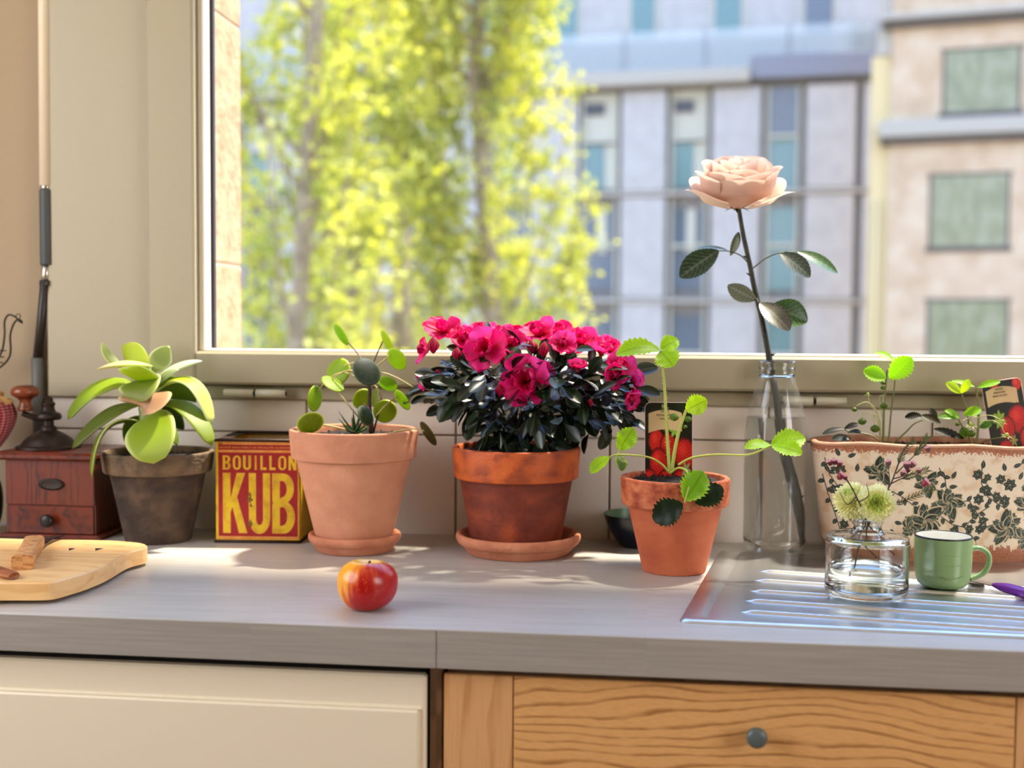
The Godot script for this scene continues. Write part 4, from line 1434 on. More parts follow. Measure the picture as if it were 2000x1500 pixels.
func build_stock_tin() -> void:
	var red := mottled([Color(0.56, 0.01, 0.02), Color(0.62, 0.02, 0.03), Color(0.57, 0.02, 0.06)], Vector3(9, 9, 9), 0.5, 0.02, 71)
	var yel := mottled([Color(0.78, 0.6, 0.05), Color(0.86, 0.7, 0.06), Color(0.88, 0.74, 0.08)], Vector3(9, 9, 9), 0.5, 0.015, 72)
	var org := mottled([Color(0.82, 0.5, 0.2), Color(0.87, 0.6, 0.3)], Vector3(9, 9, 9), 0.4, 0.02, 73)
	var rust := mottled([Color(0.08, 0.05, 0.04), Color(0.17, 0.1, 0.07), Color(0.3, 0.17, 0.09)], Vector3(20, 20, 20), 0.6, 0.03, 74)
	rust.metallic = 0.4
	var p0 := Vector3(-0.6755, 0.9, 0.1281)
	var p1 := Vector3(-0.5432, 0.9, 0.1163)
	var w := p0.distance_to(p1)
	var t := thing("stock_tin", "old red and yellow square stock cube tin, open on top", "tin", (p0 + p1) / 2.0, atan2(-(p1.z - p0.z), p1.x - p0.x))
	var h := 0.164
	var d := 0.128
	var e := 0.0025
	var st := new_st()
	for b in [[-w / 2, -e, -w / 2 + 0.0012, -d], [w / 2 - 0.0012, -e, w / 2, -d], [-w / 2, -d, w / 2, -d + 0.0012], [-w / 2, -e - 0.001, w / 2, -e]]:
		box(st, Vector3(b[0], 0.002, minf(b[1], b[3])), Vector3(b[2], h - 0.003, maxf(b[1], b[3])), 0.0)
	box(st, Vector3(-w / 2, 0.001, -d), Vector3(w / 2, 0.003, -e), 0.0)
	part(t, "body", done(st), yel)
	for y in [0.0, h - 0.0045]:
		var seam := new_st()
		tube(seam, [Vector3(-w / 2 - 0.001, y + 0.0025, -e + 0.001), Vector3(0, y + 0.0025, -e + 0.001), Vector3(w / 2 + 0.001, y + 0.0025, -e + 0.001)], 0.0024, 0.0024, 10)
		tube(seam, [Vector3(w / 2, y + 0.0025, 0), Vector3(w / 2, y + 0.0025, -d / 2), Vector3(w / 2, y + 0.0025, -d)], 0.0024, 0.0024, 10)
		tube(seam, [Vector3(-w / 2, y + 0.0025, 0), Vector3(-w / 2, y + 0.0025, -d / 2), Vector3(-w / 2, y + 0.0025, -d)], 0.0024, 0.0024, 10)
		tube(seam, [Vector3(w / 2, y + 0.0025, -d), Vector3(0, y + 0.0025, -d), Vector3(-w / 2, y + 0.0025, -d)], 0.0024, 0.0024, 10)
		part(t, "rolled_edge", done(seam), rust)
	# the flat top flange round the opening
	st = new_st()
	for b in [[-w / 2, -0.022, w / 2, -0.002], [-w / 2, -d, w / 2, -d + 0.016], [-w / 2, -d, -w / 2 + 0.018, -0.002], [w / 2 - 0.018, -d, w / 2, -0.002]]:
		box(st, Vector3(b[0], h - 0.003, b[1]), Vector3(b[2], h - 0.0012, b[3]), 0.0004)
	part(t, "top_flange", done(st), rust)
	st = new_st()
	box(st, Vector3(-w / 2 + 0.002, 0.003, -d + 0.002), Vector3(w / 2 - 0.002, 0.05, -0.006), 0.0)
	part(t, "dark_inside", done(st), M.black)
	# the print on the front
	var z := -e + 0.0002
	var fx := func(px: float) -> float:   # across the front, 0 to 1
		return -w / 2 + w * px
	var fy := func(q: float) -> float:
		return h * q
	st = new_st()
	sheet(st, rect(fx.call(0.028), fy.call(0.035), fx.call(0.985), fy.call(0.975)), z)
	part(t, "front_border", done(st), org)
	st = new_st()
	sheet(st, rect(fx.call(0.035), fy.call(0.895), fx.call(0.975), fy.call(0.945)), z + 0.0001)
	sheet(st, rect(fx.call(0.035), fy.call(0.065), fx.call(0.975), fy.call(0.87)), z + 0.0001)
	part(t, "front_panel", done(st), red)
	lettering(t, "BOUILLON", fx.call(0.085), fx.call(0.965), fy.call(0.703), fy.call(0.842), z + 0.0003, w * 0.024, yel, org, red, 0.0006, [1, 1, 1, .62, .85, .85, 1, 1])
	lettering(t, "KUB", fx.call(0.085), fx.call(0.945), fy.call(0.092), fy.call(0.675), z + 0.0003, w * 0.02, yel, org, red, 0.001, [1, .9, .95])
	var tm := TextMesh.new()
	tm.text = "SOCIÉTÉ INDUSTRIELLE DE SPÉCIALITÉS ALIMENTAIRES"
	var sf := SystemFont.new()
	sf.font_names = PackedStringArray(["Droid Sans"])
	sf.font_weight = 700
	tm.font = sf
	tm.font_size = 16
	tm.depth = 0.0001
	tm.pixel_size = 0.0005
	var arr := ArrayMesh.new()
	arr.add_surface_from_arrays(Mesh.PRIMITIVE_TRIANGLES, tm.get_mesh_arrays())
	var box_ := arr.get_aabb()
	var sx := (w * 0.915) / box_.size.x
	var cap := part(t, "caption", arr, org, Vector3(fx.call(0.505) - (box_.position.x + box_.size.x / 2) * sx, fy.call(0.92) - (box_.position.y + box_.size.y / 2) * 0.4, z + 0.0002))
	cap.scale = Vector3(sx, 0.4, 1)
	# wear on the letters
	st = new_st()
	for k in [[0.41, 0.42, 0.012, 0.02], [0.405, 0.47, 0.007, 0.008], [0.42, 0.36, 0.006, 0.006], [0.41, 0.19, 0.011, 0.016], [0.5, 0.5, 0.004, 0.003], [0.83, 0.245, 0.004, 0.005], [0.68, 0.39, 0.003, 0.004], [0.06, 0.955, 0.01, 0.004]]:
		var p: PackedVector2Array = []
		for i in 14:
			var a := TAU * i / 14.0
			var rr := (0.65 + 0.35 * sin(i * 2.3 + k[0] * 50.0)) * 0.45
			p.append(Vector2(fx.call(k[0]) + cos(a) * k[2] * rr, fy.call(k[1]) + sin(a) * k[3] * rr))
		sheet(st, p, z + 0.0007)
	part(t, "rust_spots", done(st), plain(Color(0.45, 0.36, 0.06), 0.7))


func build_pilea() -> void:
	saucer(Vector3(-0.446, 0.9, 0.1494), 0.0569, 0.071, 0.027, "small terracotta saucer under the round-leaved plant's pot")
	var t := thing("potted_pilea", "round-leaved money plant in a pale pink terracotta pot", "plant", Vector3(-0.447, 0.9068, 0.1494))
	var zc := 0.1494
	var top: float = 1.0859 - 0.9068
	var sh: float = 1.042 - 0.9068
	clay_pot(t, 0.055, 0.0883, sh, 0.0945, 0.0983, top, M.terracotta, M.terracotta, 0.012)
	var stem := Color(0.2, 0.11, 0.07)
	var st := new_st()
	tube(st, curve([Vector3(-0.4235, 1.069, 0.14), Vector3(-0.4223, 1.0912, 0.142), Vector3(-0.4245, 1.1147, 0.143), Vector3(-0.424, 1.1462, 0.145), Vector3(-0.4275, 1.1657, 0.147)], 18), 0.004, 0.0026, 9, 0.05)
	tube(st, curve([Vector3(-0.4203, 1.0738, 0.14), Vector3(-0.4152, 1.0973, 0.138), Vector3(-0.4115, 1.114, 0.13), Vector3(-0.4103, 1.1334, 0.125)], 12), 0.0016, 0.0011, 7)
	wpart(t, "stem", done(st), plain(stem, 0.6))
	var stalks := [
		[Vector3(-0.4276, 1.1659, 0.15), Vector3(-0.4421, 1.1924, 0.13), Vector3(-0.4559, 1.2078, 0.12), Vector3(-0.4754, 1.2274, 0.12)],
		[Vector3(-0.422, 1.1694, 0.14), Vector3(-0.4212, 1.1863, 0.13), Vector3(-0.4164, 1.2042, 0.12), Vector3(-0.4092, 1.2192, 0.12)],
		[Vector3(-0.4196, 1.1675, 0.15), Vector3(-0.4101, 1.1832, 0.15), Vector3(-0.3991, 1.1918, 0.15), Vector3(-0.3872, 1.2012, 0.15)],
		[Vector3(-0.4292, 1.1635, 0.15), Vector3(-0.4443, 1.1843, 0.15), Vector3(-0.4559, 1.1841, 0.145), Vector3(-0.4693, 1.179, 0.14)],
		[Vector3(-0.4276, 1.1588, 0.15), Vector3(-0.4457, 1.1738, 0.16), Vector3(-0.4618, 1.1715, 0.165), Vector3(-0.4816, 1.1581, 0.165)],
		[Vector3(-0.4276, 1.1557, 0.15), Vector3(-0.4613, 1.1711, 0.155), Vector3(-0.4854, 1.1601, 0.16), Vector3(-0.4998, 1.1436, 0.16)],
		[Vector3(-0.4251, 1.0792, 0.14), Vector3(-0.4403, 1.1033, 0.15), Vector3(-0.4539, 1.1252, 0.165), Vector3(-0.4707, 1.1484, 0.17)],
		[Vector3(-0.4243, 1.0723, 0.15), Vector3(-0.4431, 1.0831, 0.17), Vector3(-0.4653, 1.0914, 0.19), Vector3(-0.4883, 1.0965, 0.2)],
		[Vector3(-0.4228, 1.1636, 0.15), Vector3(-0.4149, 1.1644, 0.15), Vector3(-0.4046, 1.1607, 0.15), Vector3(-0.3958, 1.1569, 0.15)],
		[Vector3(-0.4148, 1.1053, 0.14), Vector3(-0.4012, 1.1204, 0.14), Vector3(-0.3874, 1.1311, 0.145), Vector3(-0.3737, 1.1409, 0.15)],
		[Vector3(-0.4252, 1.1655, 0.14), Vector3(-0.4092, 1.1707, 0.13), Vector3(-0.3874, 1.1627, 0.12), Vector3(-0.3645, 1.1483, 0.11)],
		[Vector3(-0.4187, 1.073, 0.14), Vector3(-0.3925, 1.0799, 0.15), Vector3(-0.3568, 1.0885, 0.17), Vector3(-0.3309, 1.0863, 0.175)],
		[Vector3(-0.424, 1.1384, 0.145), Vector3(-0.4192, 1.154, 0.145), Vector3(-0.4077, 1.1428, 0.15), Vector3(-0.4045, 1.1327, 0.15)],
		[Vector3(-0.4231, 1.1147, 0.142), Vector3(-0.4259, 1.1191, 0.15), Vector3(-0.4356, 1.1216, 0.13), Vector3(-0.4405, 1.1256, 0.12)],
	]
	var pale := plain(Color(0.72, 0.66, 0.42), 0.5)
	var brown := plain(Color(0.36, 0.17, 0.12), 0.5)
	for k in stalks.size():
		wpart(t, "leaf_stalk", tube_mesh(stalks[k], 0.0013, 0.0009, 7, 16), brown if k in [0, 1, 13] else pale)
	var g := Color(0.6, 0.72, 0.1)
	var gl := Color(0.78, 0.84, 0.34)
	var dk := Color(0.08, 0.17, 0.05)
	# centre and long half axis, short/long, angle, lean, colours
	var rows := [
		[Vector3(-0.4757, 1.2291, 0.12), 0.0198, 0.52, -55.0, 1.0, Color(0.54, 0.7, 0.1), gl], [Vector3(-0.4035, 1.2201, 0.12), 0.0181, 0.5, -62.0, 1.0, Color(0.64, 0.72, 0.1), gl], [Vector3(-0.3809, 1.1928, 0.15), 0.0186, 0.8, -48.0, 1.0, g, gl],
		[Vector3(-0.4741, 1.1719, 0.14), 0.022, 0.88, 45.0, -1.0, Color(0.64, 0.76, 0.12), gl], [Vector3(-0.419, 1.1743, 0.185), 0.0229, 0.66, -52.0, -1.0, dk, Color(0.5, 0.56, 0.46)], [Vector3(-0.4747, 1.1546, 0.17), 0.0193, 0.32, -34.0, -1.0, g, gl],  # dark leaf: missing backlight and pale edge highlight are in its colours
		[Vector3(-0.5054, 1.1319, 0.16), 0.0202, 0.3, 87.0, 1.0, g, gl], [Vector3(-0.4964, 1.0991, 0.215), 0.0204, 0.7, 38.0, 1.0, Color(0.5, 0.56, 0.1), gl], [Vector3(-0.3946, 1.1554, 0.15), 0.0151, 0.78, -15.0, 1.0, Color(0.58, 0.74, 0.14), gl],
		[Vector3(-0.3724, 1.1308, 0.15), 0.0182, 0.6, -52.0, 1.0, g, gl], [Vector3(-0.4414, 1.1295, 0.12), 0.017, 0.72, 65.0, 1.0, Color(0.62, 0.68, 0.14), gl], [Vector3(-0.4113, 1.135, 0.165), 0.0146, 0.54, 78.0, -1.0, Color(0.5, 0.56, 0.16), Color(0.74, 0.76, 0.45)],
		[Vector3(-0.4035, 1.1118, 0.13), 0.0185, 0.93, 60.0, 1.0, Color(0.58, 0.64, 0.14), gl], [Vector3(-0.4242, 1.1074, 0.17), 0.0169, 0.4, -63.0, -1.0, Color(0.2, 0.27, 0.1), Color(0.5, 0.58, 0.5)], [Vector3(-0.3274, 1.0827, 0.175), 0.021, 0.5, -56.0, 1.0, Color(0.27, 0.25, 0.05), Color(0.4, 0.38, 0.12)],
	]
	for r in rows:
		wpart(t, "leaf", disc_mesh(r[0], r[1], r[1] * r[2], deg_to_rad(r[3]), r[4], r[5], r[6]), M.leaf)
	# the little aloe-like rosette by the stem
	var c := Vector3(-0.442, 1.0804, 0.165)
	for k in 11:
		var a := TAU * k / 11.0 + 0.3
		var tip := c + Vector3(cos(a) * 0.027, 0.012 + 0.012 * (k % 3), sin(a) * 0.024)
		wpart(t, "rosette_leaf", blade_mesh(c, tip, 0.0075, Vector3(-cos(a) * 0.4, 1, -sin(a) * 0.4), {"shape": "point", "thick": 0.0016, "c0": Color(0.13, 0.24, 0.08), "c1": Color(0.3, 0.42, 0.18), "bend": -0.003}), M.stem)
	var peb := new_st()
	lathe(peb, rounded([[0.0, -0.004], [0.008, -0.003, 0.003], [0.0085, 0.002, 0.003], [0.0, 0.005]]), 20)
	part(t, "pebble", done(peb), plain(Color(0.6, 0.6, 0.62), 0.5), Vector3(-0.4605, 1.0813, 0.17) - t.position - Vector3(0, 0.006, 0))


# ---------- azalea ----------

# a petal from the origin up +y, its face to +z
func petal_mesh(l: float, w: float, curl: float, cup: float, ruffle: float, c0: Color, c1: Color, ph := 0.0) -> ArrayMesh:
	var st := new_st()
	var f := func(u: float, v: float) -> Vector3:
		var x := 2.0 * u - 1.0
		var hw := w * 0.5 * (0.16 + 0.84 * smoothstep(0.0, 0.75, v)) * (1.0 if v < 0.8 else sqrt(maxf(0.03, 1.0 - pow((v - 0.8) / 0.2, 2.0) * 0.96)))
		var z := cup * w * x * x * (1.0 - 0.4 * v) + curl * l * v * v + ruffle * l * sin(x * 5.0 + v * 4.0 + ph) * v * v
		return Vector3(x * hw, l * (v - 0.06 * x * x * v), z)
	var cf := func(u: float, v: float) -> Color:
		return c0.lerp(c1, smoothstep(0.1, 0.85, v))
	surf(st, 10, 10, f, cf)
	return done(st)


func build_azalea() -> void:
	saucer(Vector3(-0.1961, 0.9, 0.1311), 0.0764, 0.0955, 0.031, "wide terracotta saucer under the pink flowering plant's pot")
	var t := thing("potted_azalea", "dark-leaved azalea full of hot pink flowers in a stained orange clay pot", "plant", Vector3(-0.2, 0.9068, 0.1311))
	var top: float = 1.062 - 0.9068
	var sh: float = 1.0151 - 0.9068
	clay_pot(t, 0.0665, 0.0863, sh, 0.0941, 0.0975, top, M.damp_clay, M.rim_orange, 0.008)
	var r := RandomNumberGenerator.new()
	r.seed = 77
	var base := Vector3(-0.2069, 1.0611, 0.13)
	# the canopy: a low dome, wide to both sides
	var cc := Vector3(-0.1804, 1.1473, 0.135)
	var rx: float = 0.1652
	var ry: float = 0.0864
	var rz := 0.1
	var bark := plain(Color(0.09, 0.06, 0.045), 0.8)
	for k in 16:
		var a := r.randf_range(-1.15, 1.15)
		var e := cc + Vector3(sin(a) * rx * 0.8, -ry * 0.35 + r.randf() * ry * 0.7, r.randf_range(-0.06, 0.06))
		var m := base.lerp(e, 0.4) + Vector3(sin(a) * -0.012, 0.008, 0)
		wpart(t, "branch", tube_mesh([base + Vector3(sin(a) * 0.02, -0.004, r.randf_range(-0.02, 0.02)), m, e], r.randf_range(0.002, 0.0034), 0.0012, 7, 10), bark)
	var dark := Color(0.03, 0.075, 0.025)
	var kinds: Array[ArrayMesh] = []
	for k in 5:
		var c := dark.lerp(Color(0.09, 0.15, 0.05), k / 5.0)
		kinds.append(blade_mesh(Vector3.ZERO, Vector3(0, 0.036 + 0.003 * k, 0), 0.016 + 0.0012 * k, Vector3(0, 0, 1), {"c0": c, "c1": c.lightened(0.06), "vein": c.lightened(0.16), "bend": 0.003, "fold": 0.25, "shape": "spoon"}))
	var leaf_at := func(p: Vector3, d: Vector3, n: Vector3, s: float) -> Transform3D:
		var y := d.normalized()
		var x := y.cross(n).normalized()
		return Transform3D(Basis(x, y, x.cross(y)).scaled_local(Vector3.ONE * s), p)
	var stuff := new_st()
	var count := 0
	var tries := 0
	while count < 560 and tries < 6000:
		tries += 1
		var q := Vector3(r.randfn(0, 1), r.randfn(0, 1), r.randfn(0, 1)).normalized()
		var shell := pow(r.randf(), 0.4)
		var p := q * shell
		if p.y > 0.5 and r.randf() < 0.75:
			continue
		var w := cc + Vector3(p.x * rx, p.y * ry * 0.92, p.z * rz)
		if p.y < -0.2:   # the underside hollows towards the trunk, hanging lower on the right
			var lim := 0.62 if p.x > 0.05 else 0.3
			if p.y < -lim and absf(p.x) < 0.98:
				if p.x < 0.15 or absf(p.x - 0.62) > 0.35:
					if absf(p.x) > 0.4:
						continue
		if w.z < 0.03:
			w.z = 0.03
		var d := (q * Vector3(1, 0.6, 1) + Vector3(r.randfn(0, 0.45), r.randfn(-0.15, 0.5), r.randfn(0, 0.45)))
		var n := Vector3(r.randfn(0, 0.5), 0.8 + r.randfn(0, 0.4), 0.5 + r.randfn(0, 0.4))
		var x := leaf_at.call(w, d, n, r.randf_range(0.8, 1.15)) as Transform3D
		count += 1
		if count <= 290:
			var o := part(t, "leaf", kinds[r.randi() % 5], M.glossy)
			o.transform = Transform3D(x.basis, x.origin - t.position)
		else:
			stuff.append_from(kinds[r.randi() % 5], 0, Transform3D(x.basis, x.origin - t.position))
	part(t, "foliage", stuff.commit(), M.glossy).set_meta("kind", "stuff")
	var hot := Color(0.92, 0.06, 0.46)
	var deep := Color(0.8, 0.02, 0.26)
	var lite := Color(0.96, 0.26, 0.64)
	var outer: Array[ArrayMesh] = []
	var inner: Array[ArrayMesh] = []
	for k in 3:
		outer.append(petal_mesh(1.0, 0.95, 0.1 - 0.25 * k * 0.5, 0.12, 0.07, deep, hot if k else lite, k * 1.7))
		inner.append(petal_mesh(0.78, 0.7, 0.3, 0.25, 0.09, deep, hot.darkened(0.08 * k), k * 2.1))
	# centre and radius; the way the flower looks; how far it is open (1 flat, 0 shut)
	var rows := [
		[Vector3(-0.3096, 1.2366, 0.15), 0.0262, Vector3(0.1, 0.75, 0.6), 0.75], [Vector3(-0.3342, 1.2066, 0.16), 0.0207, Vector3(-0.9, 0.2, 0.4), 0.6], [Vector3(-0.2609, 1.2344, 0.1), 0.026, Vector3(0, 0.8, 0.3), 0.8],
		[Vector3(-0.2387, 1.2098, 0.2), 0.0291, Vector3(-0.15, 0.35, 0.95), 0.85], [Vector3(-0.2063, 1.217, 0.17), 0.0235, Vector3(0.4, 0.5, 0.7), 0.6], [Vector3(-0.2036, 1.2294, 0.1), 0.0236, Vector3(0.1, 0.8, 0.4), 0.8],
		[Vector3(-0.1667, 1.2323, 0.14), 0.0292, Vector3(-0.1, 0.8, 0.6), 0.7], [Vector3(-0.1406, 1.2339, 0.12), 0.0256, Vector3(0.3, 0.8, 0.5), 0.75], [Vector3(-0.1049, 1.2203, 0.12), 0.0255, Vector3(0.1, 0.7, 0.6), 0.75],
		[Vector3(-0.0616, 1.2098, 0.12), 0.0224, Vector3(0.3, 0.7, 0.5), 0.8], [Vector3(-0.1787, 1.1639, 0.225), 0.0337, Vector3(-0.1, 0.1, 1), 0.9], [Vector3(-0.1546, 1.1712, 0.2), 0.0208, Vector3(0.6, 0.3, 0.75), 0.55],
		[Vector3(-0.1043, 1.1818, 0.21), 0.0176, Vector3(0.05, 0.85, 0.35), 0.32], [Vector3(-0.0713, 1.205, 0.18), 0.0194, Vector3(0, 0.8, 0.4), 0.5], [Vector3(-0.0446, 1.1863, 0.17), 0.024, Vector3(0.5, 0.4, 0.6), 0.75],
		[Vector3(-0.0253, 1.1653, 0.15), 0.0189, Vector3(0.9, 0.3, 0.3), 0.6], [Vector3(-0.0318, 1.1448, 0.19), 0.0207, Vector3(0.75, -0.45, 0.5), 0.45], [Vector3(-0.3271, 1.1615, 0.18), 0.0175, Vector3(-0.9, -0.05, 0.5), 0.4],
		[Vector3(-0.2776, 1.2239, 0.16), 0.0206, Vector3(0.3, 0.5, 0.7), 0.7], [Vector3(-0.1267, 1.2179, 0.18), 0.0202, Vector3(0.1, 0.6, 0.8), 0.7], [Vector3(-0.0513, 1.172, 0.19), 0.0178, Vector3(0.4, 0.2, 0.9), 0.6], [Vector3(-0.2288, 1.2317, 0.12), 0.021, Vector3(0, 0.8, 0.4), 0.75], [Vector3(-0.0814, 1.2172, 0.11), 0.0202, Vector3(0, 0.8, 0.4), 0.75],
	]
	for w in rows:
		var fl := Node3D.new()
		fl.name = "flower"
		t.add_child(fl, true)
		var look: Vector3 = (w[2] as Vector3).normalized()
		var x := look.cross(Vector3(0.2, 0.9, -0.4)).normalized()
		fl.transform = Transform3D(Basis(x, look.cross(x), look), (w[0] as Vector3) - t.position - look * w[1] * 0.25)
		var open: float = w[3]
		for k in 10:
			var far := k < 5
			var o := part(fl, "petal", outer[r.randi() % 3] if far else inner[r.randi() % 3], M.petal)
			var roll := TAU * k / 5.0 + (0.0 if far else 0.63) + r.randfn(0, 0.12)
			var tilt := (PI / 2 - open * PI / 2) * (0.85 if far else 1.0) + (0.12 if far else 0.5) + r.randfn(0, 0.08)
			var s: float = w[1] * (1.25 if far else 1.1) * r.randf_range(0.92, 1.08)
			o.transform = Transform3D(Basis(Vector3(0, 0, 1), roll) * Basis(Vector3(1, 0, 0), tilt).scaled_local(Vector3.ONE * s), Vector3.ZERO)
	for w in [[Vector3(-0.3159, 1.2136, 0.2), 0.012, Vector3(0, 1, 0.2)], [Vector3(-0.2826, 1.2016, 0.19), 0.0098, Vector3(0.1, 1, 0)], [Vector3(-0.2147, 1.1507, 0.22), 0.0096, Vector3(0, 1, 0.1)], [Vector3(-0.1543, 1.2096, 0.19), 0.0112, Vector3(0.1, 1, 0.1)], [Vector3(-0.2146, 1.1966, 0.2), 0.0074, Vector3(0, 1, 0)], [Vector3(-0.086, 1.1328, 0.2), 0.0067, Vector3(0.2, 1, 0)], [Vector3(-0.3102, 1.1685, 0.18), 0.0099, Vector3(-0.4, 1, 0)], [Vector3(-0.1728, 1.2128, 0.17), 0.0106, Vector3(-0.2, 1, 0)]]:
		var st := new_st()
		var s: float = w[1]
		for k in 4:
			var a := TAU * k / 4.0
			blade(st, Vector3.ZERO - Vector3(0, s, 0), Vector3(0, s * 1.15, 0), s * 1.5, Vector3(cos(a), 0, sin(a)), {"c0": Color(0.62, 0.02, 0.12), "c1": hot, "via": Vector3(cos(a), 0.1, sin(a)) * s * 1.25, "fold": -0.5})
		var bd := part(t, "bud", done(st), M.petal, (w[0] as Vector3) - t.position)
		bd.quaternion = Quaternion(Vector3.UP, (w[2] as Vector3).normalized())


# ---------- strawberries ----------

func leaflet(t: Node3D, called: String, r: Array, n: Vector3, c0: Color, c1: Color, bend := 0.006, teeth := 9, fold := 0.22) -> void:
	wpart(t, called, blade_mesh(r[0], r[1], r[2], n, {"shape": "berry", "teeth": teeth, "c0": c0, "c1": c1, "vein": c0.darkened(0.18), "bend": bend, "fold": fold, "wave": 0.05}), M.leaf)


func strawberry(im: Image, x: float, y: float, r: float, angle: float) -> void:
	dab(im, x, y, r * 1.12, r, angle, Color(0.36, 0.02, 0.03), 0.2)
	dab(im, x, y, r * 1.02, r * 0.9, angle, Color(0.72, 0.04, 0.05), 0.4)
	dab(im, x - r * 0.2, y - r * 0.25, r * 0.55, r * 0.5, angle, Color(0.88, 0.2, 0.16, 0.8), 1.0)
	for j in range(-4, 5):
		for i in range(-5, 6):
			var p := Vector2(i * 0.2 + (0.1 if j % 2 else 0.0), j * 0.2)
			if p.length() < 0.85:
				var q := p.rotated(angle) * r
				dab(im, x + q.x * 1.05, y + q.y, 1.6, 1.2, 0.0, Color(0.93, 0.5, 0.35, 0.9), 0.6)


func plant_label(label: String, at: Vector3, w: float, h: float, tilt: float, lines: Array, second: bool) -> void:
	var t := thing("plant_label", label, "plant label", at)
	t.rotation = Vector3(-0.06, 0.05, tilt)
	var im := Image.create(192, int(192 * h / w), false, Image.FORMAT_RGB8)
	var H := im.get_height()
	im.fill(Color(0.05, 0.07, 0.04))
	var rr := RandomNumberGenerator.new()
	rr.seed = 5 if second else 6
	for k in 40:
		dab(im, rr.randf() * 192, rr.randf() * H, 14, 8, rr.randf() * 3, Color(0.09, 0.17, 0.05).lerp(Color(0.04, 0.03, 0.02), rr.randf()), 0.6)
	if second:
		for s in [[170, 20, 26, 1.0], [60, 10, 22, 0.3], [150, 140, 52, 0.5], [90, 160, 40, 1.2], [185, 210, 46, 0.9], [70, 235, 40, 0.7], [130, 270, 44, 0.4], [30, 280, 36, 1.0]]:
			strawberry(im, s[0], s[1], s[2], s[3])
		for k in 7:
			leaf_dab(im, Vector2(58, 128), k * 0.9 + 0.3, 34, 9, Color(0.5, 0.62, 0.16))
		for k in 6:
			leaf_dab(im, Vector2(110, 205), k * 1.05, 22, 5, Color(0.55, 0.5, 0.2))
	else:
		for s in [[45, 105, 34, 1.4], [95, 120, 36, 1.2], [55, 165, 40, 1.5], [160, 145, 46, 0.6], [20, 215, 34, 1.0], [85, 225, 40, 1.3], [150, 225, 44, 0.9], [110, 280, 40, 0.4], [180, 290, 36, 1.0]]:
			strawberry(im, s[0], s[1], s[2], s[3])
		for k in 6:
			leaf_dab(im, Vector2(165, 185), k * 1.05 + 0.2, 24, 5, Color(0.5, 0.56, 0.28))
			leaf_dab(im, Vector2(120, 75), k * 1.05, 24, 7, Color(0.5, 0.66, 0.18))
		for j in range(222, 250):
			for i in range(44, 84):
				im.set_pixel(i, mini(j, H - 1), Color(0.05, 0.35, 0.2))
		for j in range(224, 266):
			for i in range(10, 42):
				im.set_pixel(i, mini(j, H - 1), Color(0.68, 0.7, 0.45))
	for j in range(20, 88):   # the arched paper-coloured banner
		for i in range(14, 150 if not second else 165):
			var a := (i - 80.0) / 75.0
			if j > 20 + 12.0 * a * a and j < 74 + 12.0 * a * a:
				im.set_pixel(i, j, Color(0.8, 0.68, 0.5))
	var face := plain(Color.WHITE, 0.3)
	face.albedo_texture = texture_of(im)
	var poly: PackedVector2Array = []
	for c in [[w / 2, 0.0, 0], [w / 2, h, 1], [-w / 2, h, 2], [-w / 2, 0.0, 3]]:
		if c[2] in [1, 2]:
			var q := 0.008
			for k in 6:
				var a: float = PI / 2 * (k / 5.0 + c[2] - 1)
				poly.append(Vector2(c[0] - signf(c[0]) * q + cos(a) * q, h - q + sin(a) * q))
		else:
			poly.append(Vector2(c[0], -0.05))
	var st := new_st()
	var ids := Geometry2D.triangulate_polygon(poly)
	for side in [1.0, -1.0]:
		flat(st)
		for i in range(0, ids.size(), 3):
			var tr := [poly[ids[i]], poly[ids[i + 1]], poly[ids[i + 2]]]
			if ((tr[1] - tr[0]) as Vector2).cross(tr[2] - tr[0]) * side < 0:
				tr.reverse()
			for k in [0, 2, 1]:
				st.set_uv(Vector2(tr[k].x / w + 0.5, 1.0 - maxf(0.0, tr[k].y) / h))
				st.add_vertex(Vector3(tr[k].x, tr[k].y, 0.0003 * side))
	part(t, "card", done(st), face)
	var edge := new_st()
	for i in poly.size():
		var a := poly[i]
		var b := poly[(i + 1) % poly.size()]
		tube(edge, [Vector3(a.x, a.y, 0), Vector3((a.x + b.x) / 2, (a.y + b.y) / 2, 0), Vector3(b.x, b.y, 0)], 0.0005, 0.0005, 5)
	part(t, "card_edge", done(edge), plain(Color(0.85, 0.72, 0.68), 0.5))
	var sf := SystemFont.new()
	sf.font_names = PackedStringArray(["Droid Sans"])
	for k in lines.size():
		var tm := TextMesh.new()
		tm.text = lines[k]
		tm.font = sf
		tm.font_size = 16
		tm.pixel_size = 0.00026
		tm.depth = 0.0001
		var tx := part(t, "lettering", tm, plain(Color(0.25, 0.2, 0.12), 0.6), Vector3(-w * 0.08, h * (1.0 - 0.125 - 0.05 * k), 0.0005))
		tx.scale = Vector3(0.72, 1, 1)


